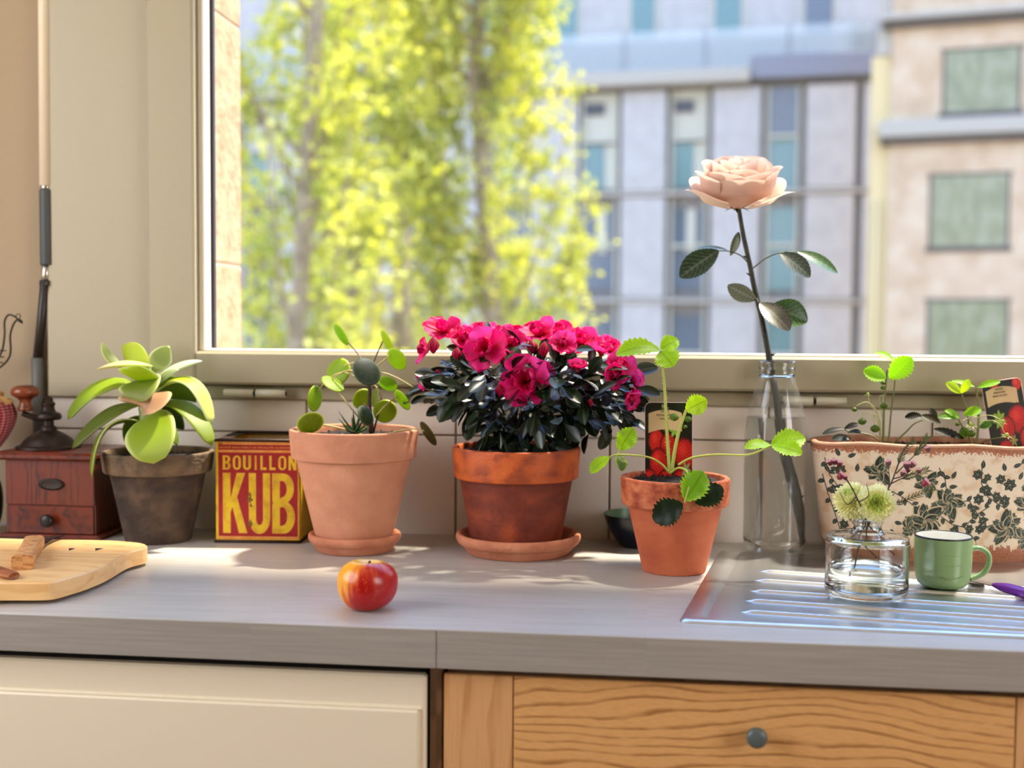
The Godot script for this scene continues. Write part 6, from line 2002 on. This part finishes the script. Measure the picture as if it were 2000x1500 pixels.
func build_planter() -> void:
	var c := Vector3(0.4203, 0.9007, 0.072)
	c.y = 0.9
	var t := thing("planter", "long cream planter printed with dark green flowers, two strawberry plants growing in it", "planter", c)
	var h: float = 1.0746 - 0.9
	var wt: float = 0.1753
	var wb: float = 0.1524
	var sup := func(a: float, rx: float, rz: float) -> Vector3:
		var q := Vector2(cos(a), sin(a))
		return Vector3(signf(q.x) * pow(absf(q.x), 0.5) * rx, 0, signf(q.y) * pow(absf(q.y), 0.5) * rz)
	var rim_z := 0.066
	var base_z := 0.045
	var st := new_st()
	var seg := 96
	var rows := 24
	var outer := func(u: float, v: float) -> Vector3:
		var s := sin(minf(1.0, v * 7.0) * PI / 2)
		var b := 0.94 + 0.06 * s
		var p: Vector3 = sup.call(PI - u * TAU + 0.0001, lerpf(wb, wt, pow(v, 0.92)) * b, lerpf(base_z, rim_z, v) * b)
		p.y = h * v + 0.0016 * sin(p.x * 45.0) * v
		return p
	for j in rows:
		for i in seg:
			var k := [[i, j], [i + 1, j], [i + 1, j + 1], [i, j + 1]]
			for q in [0, 2, 1, 0, 3, 2]:
				var u: float = k[q][0] / float(seg)
				var v: float = k[q][1] / float(rows)
				var p: Vector3 = outer.call(u, v)
				st.set_uv(Vector2(0.5 + 0.5 * p.x / lerpf(wb, wt, pow(v, 0.92)) * 0.99, 1.0 - v))
				st.add_vertex(p)
	var pm := plain(Color.WHITE, 0.45)
	pm.albedo_texture = planter_print()
	part(t, "body", done(st), pm)
	st = new_st()
	var inner := func(u: float, v: float) -> Vector3:
		var d := 0.0095 * minf(1.0, v * 2.0)
		var p: Vector3 = sup.call(PI - u * TAU + 0.0001, wt - d, rim_z - d)
		p.y = h + 0.0016 * sin(p.x * 45.0) + 0.0018 * sin(minf(1.0, v * 2.0) * PI) - 0.03 * maxf(0.0, v - 0.5) * 2.0
		return p
	surf(st, seg, 10, inner)
	part(t, "rim", done(st), mottled([Color(0.56, 0.34, 0.24), Color(0.74, 0.55, 0.44)], Vector3(9, 9, 9), 0.7, 0.02, 92))
	soil(t, 1.0, h - 0.008, Vector2(wt - 0.011, rim_z - 0.011))
	var bright := Color(0.52, 0.78, 0.06)
	var brim := Color(0.66, 0.84, 0.12)
	var dark := Color(0.05, 0.08, 0.03)
	var stalk := plain(Color(0.4, 0.42, 0.2), 0.5)
	var fine := plain(Color(0.66, 0.68, 0.42), 0.5)
	var sets := [
		{"at": Vector3(0.3543, 1.0707, 0.075), "stalks": [[[Vector3(0.3506, 1.0691, 0.075), Vector3(0.3504, 1.114, 0.075), Vector3(0.3518, 1.1527, 0.075), Vector3(0.3541, 1.182, 0.075)], 0.002], [[Vector3(0.3581, 1.0692, 0.075), Vector3(0.3624, 1.1216, 0.07), Vector3(0.3661, 1.1565, 0.07), Vector3(0.3662, 1.1866, 0.07)], 0.0014], [[Vector3(0.3643, 1.0689, 0.07), Vector3(0.3813, 1.0879, 0.08), Vector3(0.3915, 1.102, 0.09), Vector3(0.4046, 1.1084, 0.09)], 0.0014], [[Vector3(0.3474, 1.0711, 0.08), Vector3(0.3306, 1.0832, 0.08), Vector3(0.3005, 1.0881, 0.08), Vector3(0.2914, 1.0918, 0.08)], 0.0013]],
			"fine": [[Vector3(0.345, 1.0757, 0.08), Vector3(0.3402, 1.1146, 0.085), Vector3(0.324, 1.1332, 0.09), Vector3(0.307, 1.1275, 0.09)], [Vector3(0.3432, 1.0838, 0.085), Vector3(0.3372, 1.1088, 0.09), Vector3(0.3188, 1.1208, 0.1), Vector3(0.3145, 1.1123, 0.1)], [Vector3(0.3446, 1.0839, 0.085), Vector3(0.3408, 1.1077, 0.095), Vector3(0.3308, 1.1156, 0.1), Vector3(0.3325, 1.1019, 0.1)], [Vector3(0.3481, 1.1066, 0.08), Vector3(0.342, 1.1377, 0.085), Vector3(0.3454, 1.1442, 0.09), Vector3(0.3471, 1.1335, 0.09)], [Vector3(0.3419, 1.1143, 0.08), Vector3(0.3296, 1.1295, 0.08), Vector3(0.3263, 1.1434, 0.08)]],
			"leaves": [[[Vector3(0.3519, 1.1691, 0.08), Vector3(0.3181, 1.1803, 0.08), 0.0246], Vector3(-0.1, 0.4, 0.9), bright, brim], [[Vector3(0.3574, 1.1682, 0.075), Vector3(0.3884, 1.201, 0.08), 0.0322], Vector3(0.1, 0.3, 0.95), bright, brim], [[Vector3(0.3665, 1.1956, 0.06), Vector3(0.3402, 1.2067, 0.05), 0.0156], Vector3(0, 0.8, 0.6), bright, brim], [[Vector3(0.2921, 1.0922, 0.085), Vector3(0.2584, 1.0843, 0.09), 0.0123], Vector3(0, 0.8, 0.5), dark, dark.lightened(0.1)], [[Vector3(0.2914, 1.0918, 0.08), Vector3(0.3145, 1.0991, 0.08), 0.0108], Vector3(0, 0.7, 0.6), dark, dark.lightened(0.06)], [[Vector3(0.2951, 1.0873, 0.09), Vector3(0.3136, 1.0885, 0.1), 0.0107], Vector3(0, 0.8, 0.5), Color(0.08, 0.16, 0.05), dark], [[Vector3(0.2989, 1.0791, 0.1), Vector3(0.2706, 1.0778, 0.1), 0.0153], Vector3(0, 0.7, 0.6), Color(0.07, 0.14, 0.05), dark],
				[[Vector3(0.4038, 1.1137, 0.09), Vector3(0.378, 1.1118, 0.09), 0.013], Vector3(0, 0.5, 0.8), dark, Color(0.2, 0.18, 0.1)], [[Vector3(0.4015, 1.1152, 0.09), Vector3(0.4286, 1.1038, 0.095), 0.0129], Vector3(0, 0.5, 0.8), Color(0.3, 0.26, 0.17), dark], [[Vector3(0.4257, 1.1083, 0.085), Vector3(0.4153, 1.1254, 0.08), 0.0099], Vector3(0, 0.3, 0.9), Color(0.25, 0.25, 0.2), dark]],
			"buds": [[Vector3(0.3048, 1.1229, 0.09), 0.0046, Vector3(0, -1, 0.2)], [Vector3(0.3147, 1.1062, 0.1), 0.0069, Vector3(0, -1, 0.2)], [Vector3(0.3334, 1.0958, 0.1), 0.0076, Vector3(0, -1, 0.2)], [Vector3(0.3472, 1.1289, 0.09), 0.0061, Vector3(0, -1, 0.2)], [Vector3(0.3457, 1.1634, 0.09), 0.0042, Vector3(0, -1, 0.2)], [Vector3(0.3451, 1.1557, 0.09), 0.0038, Vector3(0, -1, 0.2)]], "flowers": [[Vector3(0.3256, 1.1441, 0.08), 0.0054, Vector3(0, 1, 0)]]},
		{"at": Vector3(0.4831, 1.0721, 0.08), "stalks": [[[Vector3(0.4787, 1.072, 0.08), Vector3(0.4688, 1.0899, 0.085), Vector3(0.4599, 1.1016, 0.09), Vector3(0.4553, 1.1107, 0.09)], 0.0014], [[Vector3(0.4845, 1.0721, 0.08), Vector3(0.4867, 1.1013, 0.08), Vector3(0.4875, 1.1239, 0.075), Vector3(0.4837, 1.1567, 0.075)], 0.0019], [[Vector3(0.4741, 1.1006, 0.075), Vector3(0.4713, 1.1213, 0.075), Vector3(0.4673, 1.135, 0.075), Vector3(0.4618, 1.1495, 0.075)], 0.0013], [[Vector3(0.494, 1.0769, 0.08), Vector3(0.5035, 1.0806, 0.085), Vector3(0.5166, 1.0836, 0.09), Vector3(0.5245, 1.0853, 0.09)], 0.0013]],
			"fine": [[Vector3(0.4855, 1.0978, 0.085), Vector3(0.4832, 1.1116, 0.095), Vector3(0.4745, 1.1141, 0.1), Vector3(0.4719, 1.1042, 0.1)], [Vector3(0.4858, 1.1131, 0.085), Vector3(0.4961, 1.1171, 0.095), Vector3(0.5057, 1.1146, 0.1), Vector3(0.5145, 1.1094, 0.1)], [Vector3(0.486, 1.1055, 0.085), Vector3(0.4986, 1.1099, 0.1), Vector3(0.5096, 1.1052, 0.105), Vector3(0.5172, 1.0918, 0.105)], [Vector3(0.4847, 1.0936, 0.08), Vector3(0.4734, 1.1106, 0.085), Vector3(0.4612, 1.1078, 0.09)]],
			"leaves": [[[Vector3(0.4605, 1.1483, 0.08), Vector3(0.4369, 1.1635, 0.085), 0.0145], Vector3(-0.1, 0.5, 0.9), Color(0.78, 0.88, 0.1), brim], [[Vector3(0.4605, 1.1483, 0.08), Vector3(0.4718, 1.169, 0.08), 0.013], Vector3(0.1, 0.3, 0.95), Color(0.82, 0.9, 0.1), brim], [[Vector3(0.4828, 1.1572, 0.07), Vector3(0.451, 1.1656, 0.06), 0.0108], Vector3(0, 0.8, 0.6), bright, brim], [[Vector3(0.4852, 1.1567, 0.075), Vector3(0.5165, 1.1658, 0.08), 0.013], Vector3(0, 0.7, 0.7), bright, brim], [[Vector3(0.465, 1.1154, 0.08), Vector3(0.4905, 1.125, 0.08), 0.0153], Vector3(0, 0.5, 0.8), bright, brim], [[Vector3(0.4567, 1.1123, 0.09), Vector3(0.4352, 1.1233, 0.09), 0.0114], Vector3(0, 0.6, 0.8), bright, Color(0.6, 0.7, 0.4)], [[Vector3(0.4546, 1.1115, 0.09), Vector3(0.4235, 1.1133, 0.1), 0.0129], Vector3(0, 0.7, 0.7), bright, dark], [[Vector3(0.4856, 1.0983, 0.09), Vector3(0.5009, 1.1054, 0.1), 0.0136], Vector3(0, 0.5, 0.8), Color(0.22, 0.36, 0.05), bright], [[Vector3(0.4648, 1.0811, 0.09), Vector3(0.4197, 1.0948, 0.09), 0.0137], Vector3(0, 0.5, 0.8), dark, Color(0.2, 0.16, 0.1)], [[Vector3(0.4668, 1.0815, 0.085), Vector3(0.4627, 1.0982, 0.085), 0.0152], Vector3(0, 0.2, 1), Color(0.2, 0.3, 0.08), bright]],
			"buds": [[Vector3(0.454, 1.1031, 0.09), 0.0038, Vector3(0, -1, 0.2)], [Vector3(0.4715, 1.0905, 0.1), 0.0068, Vector3(0, -1, 0.2)]], "flowers": [[Vector3(0.4712, 1.1019, 0.1), 0.0083, Vector3(0, 1, 0.2)], [Vector3(0.5153, 1.1079, 0.1), 0.006, Vector3(0.3, 1, 0.3)], [Vector3(0.5201, 1.0881, 0.105), 0.0075, Vector3(0.2, 1, 0.3)]]},
	]
	for d in sets:
		var p := Node3D.new()
		p.name = "strawberry_plant"
		t.add_child(p, true)
		p.position = d.at - t.position
		for s in d.stalks:
			part(p, "leaf_stalk", tube_mesh(s[0], s[1], s[1] * 0.7, 8, 16), stalk, -(d.at as Vector3))
		for s in d.fine:
			part(p, "flower_stalk", tube_mesh(s, 0.0008, 0.0006, 6, 16), fine, -(d.at as Vector3))
		for l in d.leaves:
			part(p, "leaf", blade_mesh(l[0][0], l[0][1], l[0][2], l[1], {"shape": "berry", "teeth": 8, "c0": l[2], "c1": l[3], "bend": 0.004, "fold": 0.2}), M.leaf, -(d.at as Vector3))
		for b in d.buds:
			flower_bud(p, b[0] - t.position, b[1], b[2])
		for b in d.flowers:
			open_flower(p, b[0] - t.position, b[1], b[2])
	plant_label("red strawberry plant label leaning at the right end of the printed planter", Vector3(0.5381, 1.069, 0.07), 0.0581, 0.1002, 0.17, ["FRAISIER", "REMONTANT", "MARA DES BOIS"], true)


# ---------- draining board ----------

func pompon(called: String, label: String, c: Vector3, r: float, face: Vector3, foot: Array, green: bool) -> void:
	var t := thing(called, label, "flower", c, 0.0, "pale yellow pompons in the round vase")
	var st := new_st()
	var rr := RandomNumberGenerator.new()
	rr.seed = 17 if green else 18
	var x := face.cross(Vector3(0, 1, 0.2)).normalized()
	var y := x.cross(face).normalized()
	var total := 460
	for k in total:
		var q := float(k) / total
		var th := acos(1.0 - 1.62 * q)
		var a := k * 2.39996
		var d: Vector3 = face * cos(th) + (x * cos(a) + y * sin(a)) * sin(th)
		var l := r * (0.72 + 0.28 * smoothstep(0.0, 0.25, q)) * rr.randf_range(0.88, 1.08)
		var curl := face * r * 0.12 * (1.0 - q * 1.6)
		var c0 := Color(0.74, 0.85, 0.25).lerp(Color(0.97, 0.98, 0.7), smoothstep(0.0, 0.12 if not green else 0.28, q))
		blade(st, d * l * 0.4, d * l + curl + Vector3(rr.randfn(0, 0.02), rr.randfn(0, 0.02), rr.randfn(0, 0.02)) * r, r * 0.15, (face - d * face.dot(d) + Vector3(0.01, 0.02, 0)).normalized(), {"shape": "strap", "c0": c0, "ct": Color(1.0, 1.0, 0.88), "fold": 0.5, "bend": 0.0})
	part(t, "petals", done(st), M.petal).set_meta("kind", "stuff")
	st = new_st()
	lathe(st, [Vector2(0, -r * 0.62), Vector2(r * 0.45, -r * 0.42), Vector2(r * 0.62, 0), Vector2(r * 0.45, r * 0.42), Vector2(0, r * 0.62)], 16)
	part(t, "flower_heart", done(st), plain(Color(0.86, 0.9, 0.55), 0.7))
	wpart(t, "stem", tube_mesh(foot, 0.0013, 0.001, 8, 20), plain(Color(0.3, 0.24, 0.14), 0.6))


func sprig(label: String, root: Array, twigs: Array, buds: Array, needles: Array) -> void:
	var t := thing("waxflower_sprig", label, "flower", root[0], 0.0, "waxflower sprigs in the round vase")
	var bark := plain(Color(0.26, 0.17, 0.11), 0.6)
	wpart(t, "stem", tube_mesh(root, 0.0011, 0.0009, 7, 30), bark)
	for w in twigs:
		wpart(t, "twig", tube_mesh(w, 0.0009, 0.0004, 6, 14), bark)
	var rr := RandomNumberGenerator.new()
	rr.seed = 33
	for w in needles:
		var line := curve(w, 12)
		for k in 13:
			for s in [-1.0, 1.0]:
				var p: Vector3 = line[k]
				var d: Vector3 = ((line[mini(k + 1, 12)] as Vector3) - (line[maxi(k - 1, 0)] as Vector3)).normalized()
				var side: Vector3 = d.cross(Vector3(0, 0, 1)).normalized() * s + Vector3(0, 0, rr.randfn(0, 0.5))
				wpart(t, "needle", blade_mesh(p, p + (d + side * 0.7).normalized() * rr.randf_range(0.006, 0.01), 0.0014, Vector3(0, 0.3, 1), {"c0": Color(0.26, 0.33, 0.17), "ct": Color(0.44, 0.5, 0.3)}), M.stem)
	for b in buds:
		var st := new_st()
		var r: float = b[1]
		lathe(st, [Vector2(0, -r * 1.3), Vector2(r * 0.6, -r), Vector2(r * 0.95, 0), Vector2(r * 0.8, r * 0.7), Vector2(0, r)], 16)
		var o := part(t, "bud", done(st), plain(b[2], 0.4), (b[0] as Vector3) - t.position)
		o.rotation.z = rr.randf_range(-0.8, 0.8)
		st = new_st()
		lathe(st, [Vector2(r * 0.9, r * 0.3), Vector2(r * 1.05, r * 0.8), Vector2(r * 0.6, r * 0.9)], 12)
		part(o, "bud_rim", done(st), plain(Color(0.85, 0.6, 0.62), 0.5))


func build_vase_and_flowers() -> void:
	var at := Vector3(0.2805, 0.9013, 0.3497)
	var t := thing("glass_vase", "small drum-shaped clear glass vase of water on the draining board", "vase", at)
	var s: float = 0.0007
	var h := 0.0772
	var r := 74.5 * s
	var st := new_st()
	lathe(st, rounded([[0.0, 0.001], [r - 0.004, 0.0, 0.003], [r, 0.006, 0.003], [r, h - 0.002, 0.003], [r - 0.006, h + 0.001, 0.002], [0.021, h + 0.0035, 0.004], [0.0172, h + 0.009, 0.003], [0.0172, h + 0.014, 0.001], [0.0188, h + 0.016, 0.001], [0.0188, h + 0.021, 0.002], [0.0155, h + 0.0215, 0.001], [0.0145, h + 0.008, 0.003], [0.0175, h - 0.001, 0.003], [r - 0.007, h - 0.004, 0.004], [r - 0.0035, h - 0.008, 0.004], [r - 0.0035, 0.012, 0.004], [r - 0.009, 0.0075, 0.003], [0.0, 0.0085]]), 80)
	part(t, "glass", done(st), M.clear_glass)
	st = new_st()
	var lvl := 0.036
	lathe(st, rounded([[0.0, 0.0088], [r - 0.0095, 0.0079, 0.003], [r - 0.0039, 0.012, 0.004], [r - 0.0039, lvl, 0.0005], [0.0, lvl - 0.0003]]), 80)
	part(t, "water", done(st), M.water)
	pompon("chrysanthemum", "pale yellow pompon flower on the left, turned away, in the round vase", Vector3(0.2624, 1.0201, 0.345), 0.0251, Vector3(-0.3, 0.6, 0.3).normalized(), [Vector3(0.2638, 1.0168, 0.345), Vector3(0.2744, 0.9997, 0.349), Vector3(0.2701, 0.9682, 0.352), Vector3(0.2627, 0.9254, 0.355)], false)
	pompon("chrysanthemum", "pale yellow pompon flower with a greener heart facing the room, in the round vase", Vector3(0.2867, 1.0225, 0.37), 0.024, Vector3(-0.12, 0.15, 1).normalized(), [Vector3(0.2858, 1.0204, 0.365), Vector3(0.2816, 1.0004, 0.352), Vector3(0.2794, 0.9681, 0.35), Vector3(0.2936, 0.9476, 0.345)], true)
	var plum := Color(0.34, 0.06, 0.12)
	var mauve := Color(0.4, 0.24, 0.24)
	sprig("waxflower sprig with dark pink buds leaning left over the pompons", [Vector3(0.242, 0.9461, 0.345), Vector3(0.2597, 0.9667, 0.345), Vector3(0.2764, 0.988, 0.35), Vector3(0.2763, 1.0049, 0.352), Vector3(0.2632, 1.0248, 0.385), Vector3(0.2535, 1.043, 0.392), Vector3(0.2463, 1.0548, 0.385)],
		[[Vector3(0.2506, 1.0485, 0.39), Vector3(0.2436, 1.0613, 0.385), Vector3(0.2404, 1.0729, 0.38)], [Vector3(0.2463, 1.0548, 0.385), Vector3(0.2368, 1.0637, 0.38), Vector3(0.2303, 1.0727, 0.38)], [Vector3(0.2585, 1.0332, 0.39), Vector3(0.2472, 1.0239, 0.395), Vector3(0.2383, 1.0379, 0.39)], [Vector3(0.2623, 1.0268, 0.39), Vector3(0.2725, 1.0355, 0.395), Vector3(0.2706, 1.0496, 0.39)]],
		[[Vector3(0.2265, 1.0746, 0.38), 0.0039, plum], [Vector3(0.2328, 1.076, 0.38), 0.0039, plum], [Vector3(0.2391, 1.0735, 0.38), 0.0042, plum], [Vector3(0.2406, 1.0586, 0.385), 0.0052, Color(0.46, 0.1, 0.17)], [Vector3(0.2456, 1.0568, 0.385), 0.0032, plum]], [])
	sprig("taller waxflower sprig with needle leaves and mauve buds leaning right", [Vector3(0.3166, 0.9516, 0.345), Vector3(0.2982, 0.9711, 0.345), Vector3(0.285, 0.9874, 0.345), Vector3(0.2847, 1.004, 0.345), Vector3(0.303, 1.0303, 0.34), Vector3(0.3116, 1.0471, 0.34), Vector3(0.3204, 1.07, 0.335), Vector3(0.3275, 1.0862, 0.33), Vector3(0.3337, 1.0943, 0.33)],
		[[Vector3(0.3169, 1.057, 0.338), Vector3(0.33, 1.0702, 0.335), Vector3(0.3436, 1.0832, 0.33), Vector3(0.3547, 1.1014, 0.33)], [Vector3(0.3104, 1.0438, 0.34), Vector3(0.322, 1.0513, 0.345), Vector3(0.3367, 1.0589, 0.35), Vector3(0.354, 1.0481, 0.35)], [Vector3(0.3073, 1.0371, 0.34), Vector3(0.3083, 1.0504, 0.34), Vector3(0.3067, 1.067, 0.34)], [Vector3(0.3135, 1.0505, 0.34), Vector3(0.3261, 1.0554, 0.34), Vector3(0.3322, 1.0688, 0.34)], [Vector3(0.2941, 1.0142, 0.345), Vector3(0.3102, 1.0202, 0.36), Vector3(0.333, 1.0321, 0.37), Vector3(0.3547, 1.0423, 0.37)], [Vector3(0.3233, 1.0514, 0.345), Vector3(0.3368, 1.0543, 0.35), Vector3(0.3436, 1.061, 0.35)]],
		[[Vector3(0.3066, 1.0716, 0.34), 0.004, mauve], [Vector3(0.3303, 1.0688, 0.34), 0.0053, Color(0.36, 0.18, 0.2)], [Vector3(0.3373, 1.0696, 0.34), 0.0046, mauve], [Vector3(0.3254, 1.0581, 0.34), 0.004, mauve], [Vector3(0.3429, 1.063, 0.35), 0.0036, mauve], [Vector3(0.3515, 1.0474, 0.35), 0.0052, Color(0.55, 0.16, 0.22)], [Vector3(0.3576, 1.0894, 0.33), 0.004, mauve], [Vector3(0.3317, 1.0622, 0.34), 0.0033, plum]],
		[[Vector3(0.3204, 1.07, 0.335), Vector3(0.3276, 1.0829, 0.33), Vector3(0.3382, 1.0971, 0.33)], [Vector3(0.3411, 1.0798, 0.33), Vector3(0.3486, 1.0906, 0.33), Vector3(0.356, 1.1027, 0.33)], [Vector3(0.3133, 1.0203, 0.36), Vector3(0.333, 1.0321, 0.37), Vector3(0.3547, 1.0423, 0.37)], [Vector3(0.3252, 1.0514, 0.345), Vector3(0.3367, 1.0569, 0.35), Vector3(0.3524, 1.0638, 0.35)]])


func build_mug_and_knife() -> void:
	var at := Vector3(0.3897, 0.9026, 0.2899)
	var t := thing("mug", "small light green mug with a white inside and black rim on the draining board", "mug", at)
	var r := 0.0368
	var h := 0.0665
	var green := plain(Color(0.56, 0.68, 0.46), 0.22)
	var st := new_st()
	lathe(st, rounded([[0.0, 0.002], [0.026, 0.0, 0.002], [r - 0.003, 0.006, 0.009], [r, 0.03, 0.02], [r, h]]), 64)
	part(t, "body", done(st), green)
	st = new_st()
	lathe(st, rounded([[r, h - 0.0004], [r + 0.0004, h + 0.001, 0.0006], [r - 0.0012, h + 0.0022, 0.0008], [r - 0.0022, h + 0.001]]), 64)
	part(t, "rim", done(st), plain(Color(0.07, 0.1, 0.1), 0.3))
	st = new_st()
	lathe(st, rounded([[r - 0.0022, h + 0.001], [r - 0.003, 0.03, 0.01], [r - 0.008, 0.007, 0.006], [0.0, 0.005]]), 64)
	part(t, "inside", done(st), plain(Color(0.93, 0.93, 0.9), 0.25))
	st = new_st()
	var line := curve([Vector3(r - 0.003, 0.0505, 0.002), Vector3(r + 0.008, 0.0525, 0.002), Vector3(r + 0.0195, 0.046, 0.002), Vector3(r + 0.0215, 0.032, 0.002), Vector3(r + 0.014, 0.018, 0.002), Vector3(r - 0.002, 0.0115, 0.002)], 30)
	soft(st)
	for k in 30:
		var ring: Array = []
		for e in [k, k + 1]:
			var d: Vector3 = ((line[mini(e + 1, 30)] as Vector3) - (line[maxi(e - 1, 0)] as Vector3)).normalized()
			var out := d.cross(Vector3(0, 0, 1))
			var pts: Array = []
			for j in 14:
				var a := TAU * j / 14.0
				pts.append((line[e] as Vector3) + out * cos(a) * 0.0034 + Vector3(0, 0, 1) * sin(a) * 0.0062)
			ring.append(pts)
		for j in 14:
			var q := (j + 1) % 14
			quad(st, ring[0][j], ring[1][j], ring[1][q], ring[0][q])
	part(t, "handle", done(st), green)
	st = new_st()   # raised lines standing in for the handle's reflections on the front
	for b in [[0.047, 0.012, 0.0], [0.034, 0.011, 0.0], [0.019, 0.014, -0.003]]:
		var pts: Array = []
		for k in 13:
			var x := (k / 12.0 - 0.5) * 2.0
			var a := PI / 2 + 0.12 + x * float(b[1]) / r
			pts.append(Vector3(-cos(a) * (r - 0.0001), b[0] + b[2] * (1.0 - x * x), sin(a) * (r - 0.0001)))
		tube(st, pts, 0.0006, 0.0006, 6)
	part(t, "reflection_line", done(st), green)

	var k0 := Vector3(0.4437, 0.908, 0.2657)
	var k1 := Vector3(0.4505, 0.908, 0.2964)
	var k2 := Vector3(0.5021, 0.909, 0.3838)
	var kn := thing("table_knife", "purple handled kitchen knife lying behind the green mug", "knife", Vector3(k1.x, 0.9035, k1.z))
	st = new_st()
	var hd := (k2 - k1).normalized()
	var across := Vector3(-hd.z, 0, hd.x)
	var l := k1.distance_to(k2)
	var f := func(u: float, v: float) -> Vector3:
		var a := u * TAU
		var w := 0.0088 * sqrt(maxf(0.0, 1.0 - pow(2.0 * v - 1.0, 8.0))) * (0.55 + 0.45 * smoothstep(0.0, 0.3, v))
		return k1 + hd * l * v + across * cos(a) * w + Vector3(0, sin(a) * w * 0.75, 0)
	surf(st, 24, 24, f)
	wpart(kn, "handle", done(st), plain(Color(0.42, 0.12, 0.6), 0.25))
	st = new_st()
	var bl := k1 - hd * 0.1
	for side in [0.0, 1.0]:
		var g := func(u: float, v: float) -> Vector3:
			var w := 0.0075 * sqrt(maxf(0.0, 1.0 - pow(v, 3.0))) + 0.0004
			return k1.lerp(bl, v) + hd * 0.006 + across * (u - 0.5) * 2.0 * w * (1.0 if side == 0.0 else -1.0) + Vector3(0, (0.0006 if side == 0.0 else -0.0006) - 0.0028 * v, 0)
		surf(st, 6, 16, g)
	wpart(kn, "blade", done(st), M.bright_metal)


func build_apple() -> void:
	var t := thing("apple", "red and yellow apple alone near the front edge of the worktop", "apple", Vector3(-0.337, 0.9, 0.5142))
	var im := Image.create(512, 256, false, Image.FORMAT_RGB8)
	var n := FastNoiseLite.new()
	n.seed = 101
	n.frequency = 0.012
	for j in 256:
		for i in 512:
			var a := i / 512.0 * TAU
			var v := j / 255.0   # 0 at the top
			var blush := 0.2 + 0.75 * cos(a - 5.5) + 0.35 * n.get_noise_2d(cos(a) * 120.0, sin(a) * 120.0 + j * 0.3) + 0.95 * (v - 0.48)
			var streak := 0.22 * n.get_noise_2d(i * 5.0, j * 0.5 + 90.0)
			var c := Color(0.93, 0.64, 0.17).lerp(Color(0.66, 0.05, 0.05), smoothstep(0.12, 0.75, blush + streak))
			if v < 0.2:
				c = c.lerp(Color(0.88, 0.74, 0.3), (0.2 - v) / 0.2)
			im.set_pixel(i, j, c)
	var rr := RandomNumberGenerator.new()
	rr.seed = 12
	for k in 420:
		dab(im, rr.randf() * 512, 40 + rr.randf() * 200, rr.randf_range(0.8, 1.9), rr.randf_range(1.0, 2.2), 0, Color(0.95, 0.6, 0.36, 0.75), 0.8)
	var m := plain(Color.WHITE, 0.28)
	m.albedo_texture = texture_of(im)
	m.subsurf_scatter_enabled = true
	m.subsurf_scatter_strength = 0.08
	var st := new_st()
	var R := 0.0364
	var f := func(u: float, v: float) -> Vector3:
		var a := u * TAU
		var th := PI * (v - 0.5)   # from below to above
		var q := cos(th)
		var y := sin(th)
		var rad := R * (pow(q, 0.78) * (1.0 + 0.075 * y) )
		rad *= 1.0 + 0.018 * cos(a * 5.0 + 0.4) * (0.4 + absf(y))
		var hy := 0.0305 * signf(y) * pow(absf(y), 0.92)
		var dip := 0.0125 * pow(maxf(0.0, 1.0 - rad / (R * 0.52)), 1.3)
		hy -= dip if y > 0 else -dip * 0.8
		return Vector3(cos(a) * rad, 0.0298 + hy + 0.0015 * cos(a * 1.0 + 2.0) * y, -sin(a) * rad)
	surf(st, 72, 56, f)
	part(t, "body", done(st), m)
	part(t, "stalk", tube_mesh([Vector3(0, 0.046, 0), Vector3(0.0005, 0.052, 0), Vector3(0.003, 0.0585, 0.001)], 0.0011, 0.0016, 8, 10), plain(Color(0.2, 0.12, 0.06), 0.7))
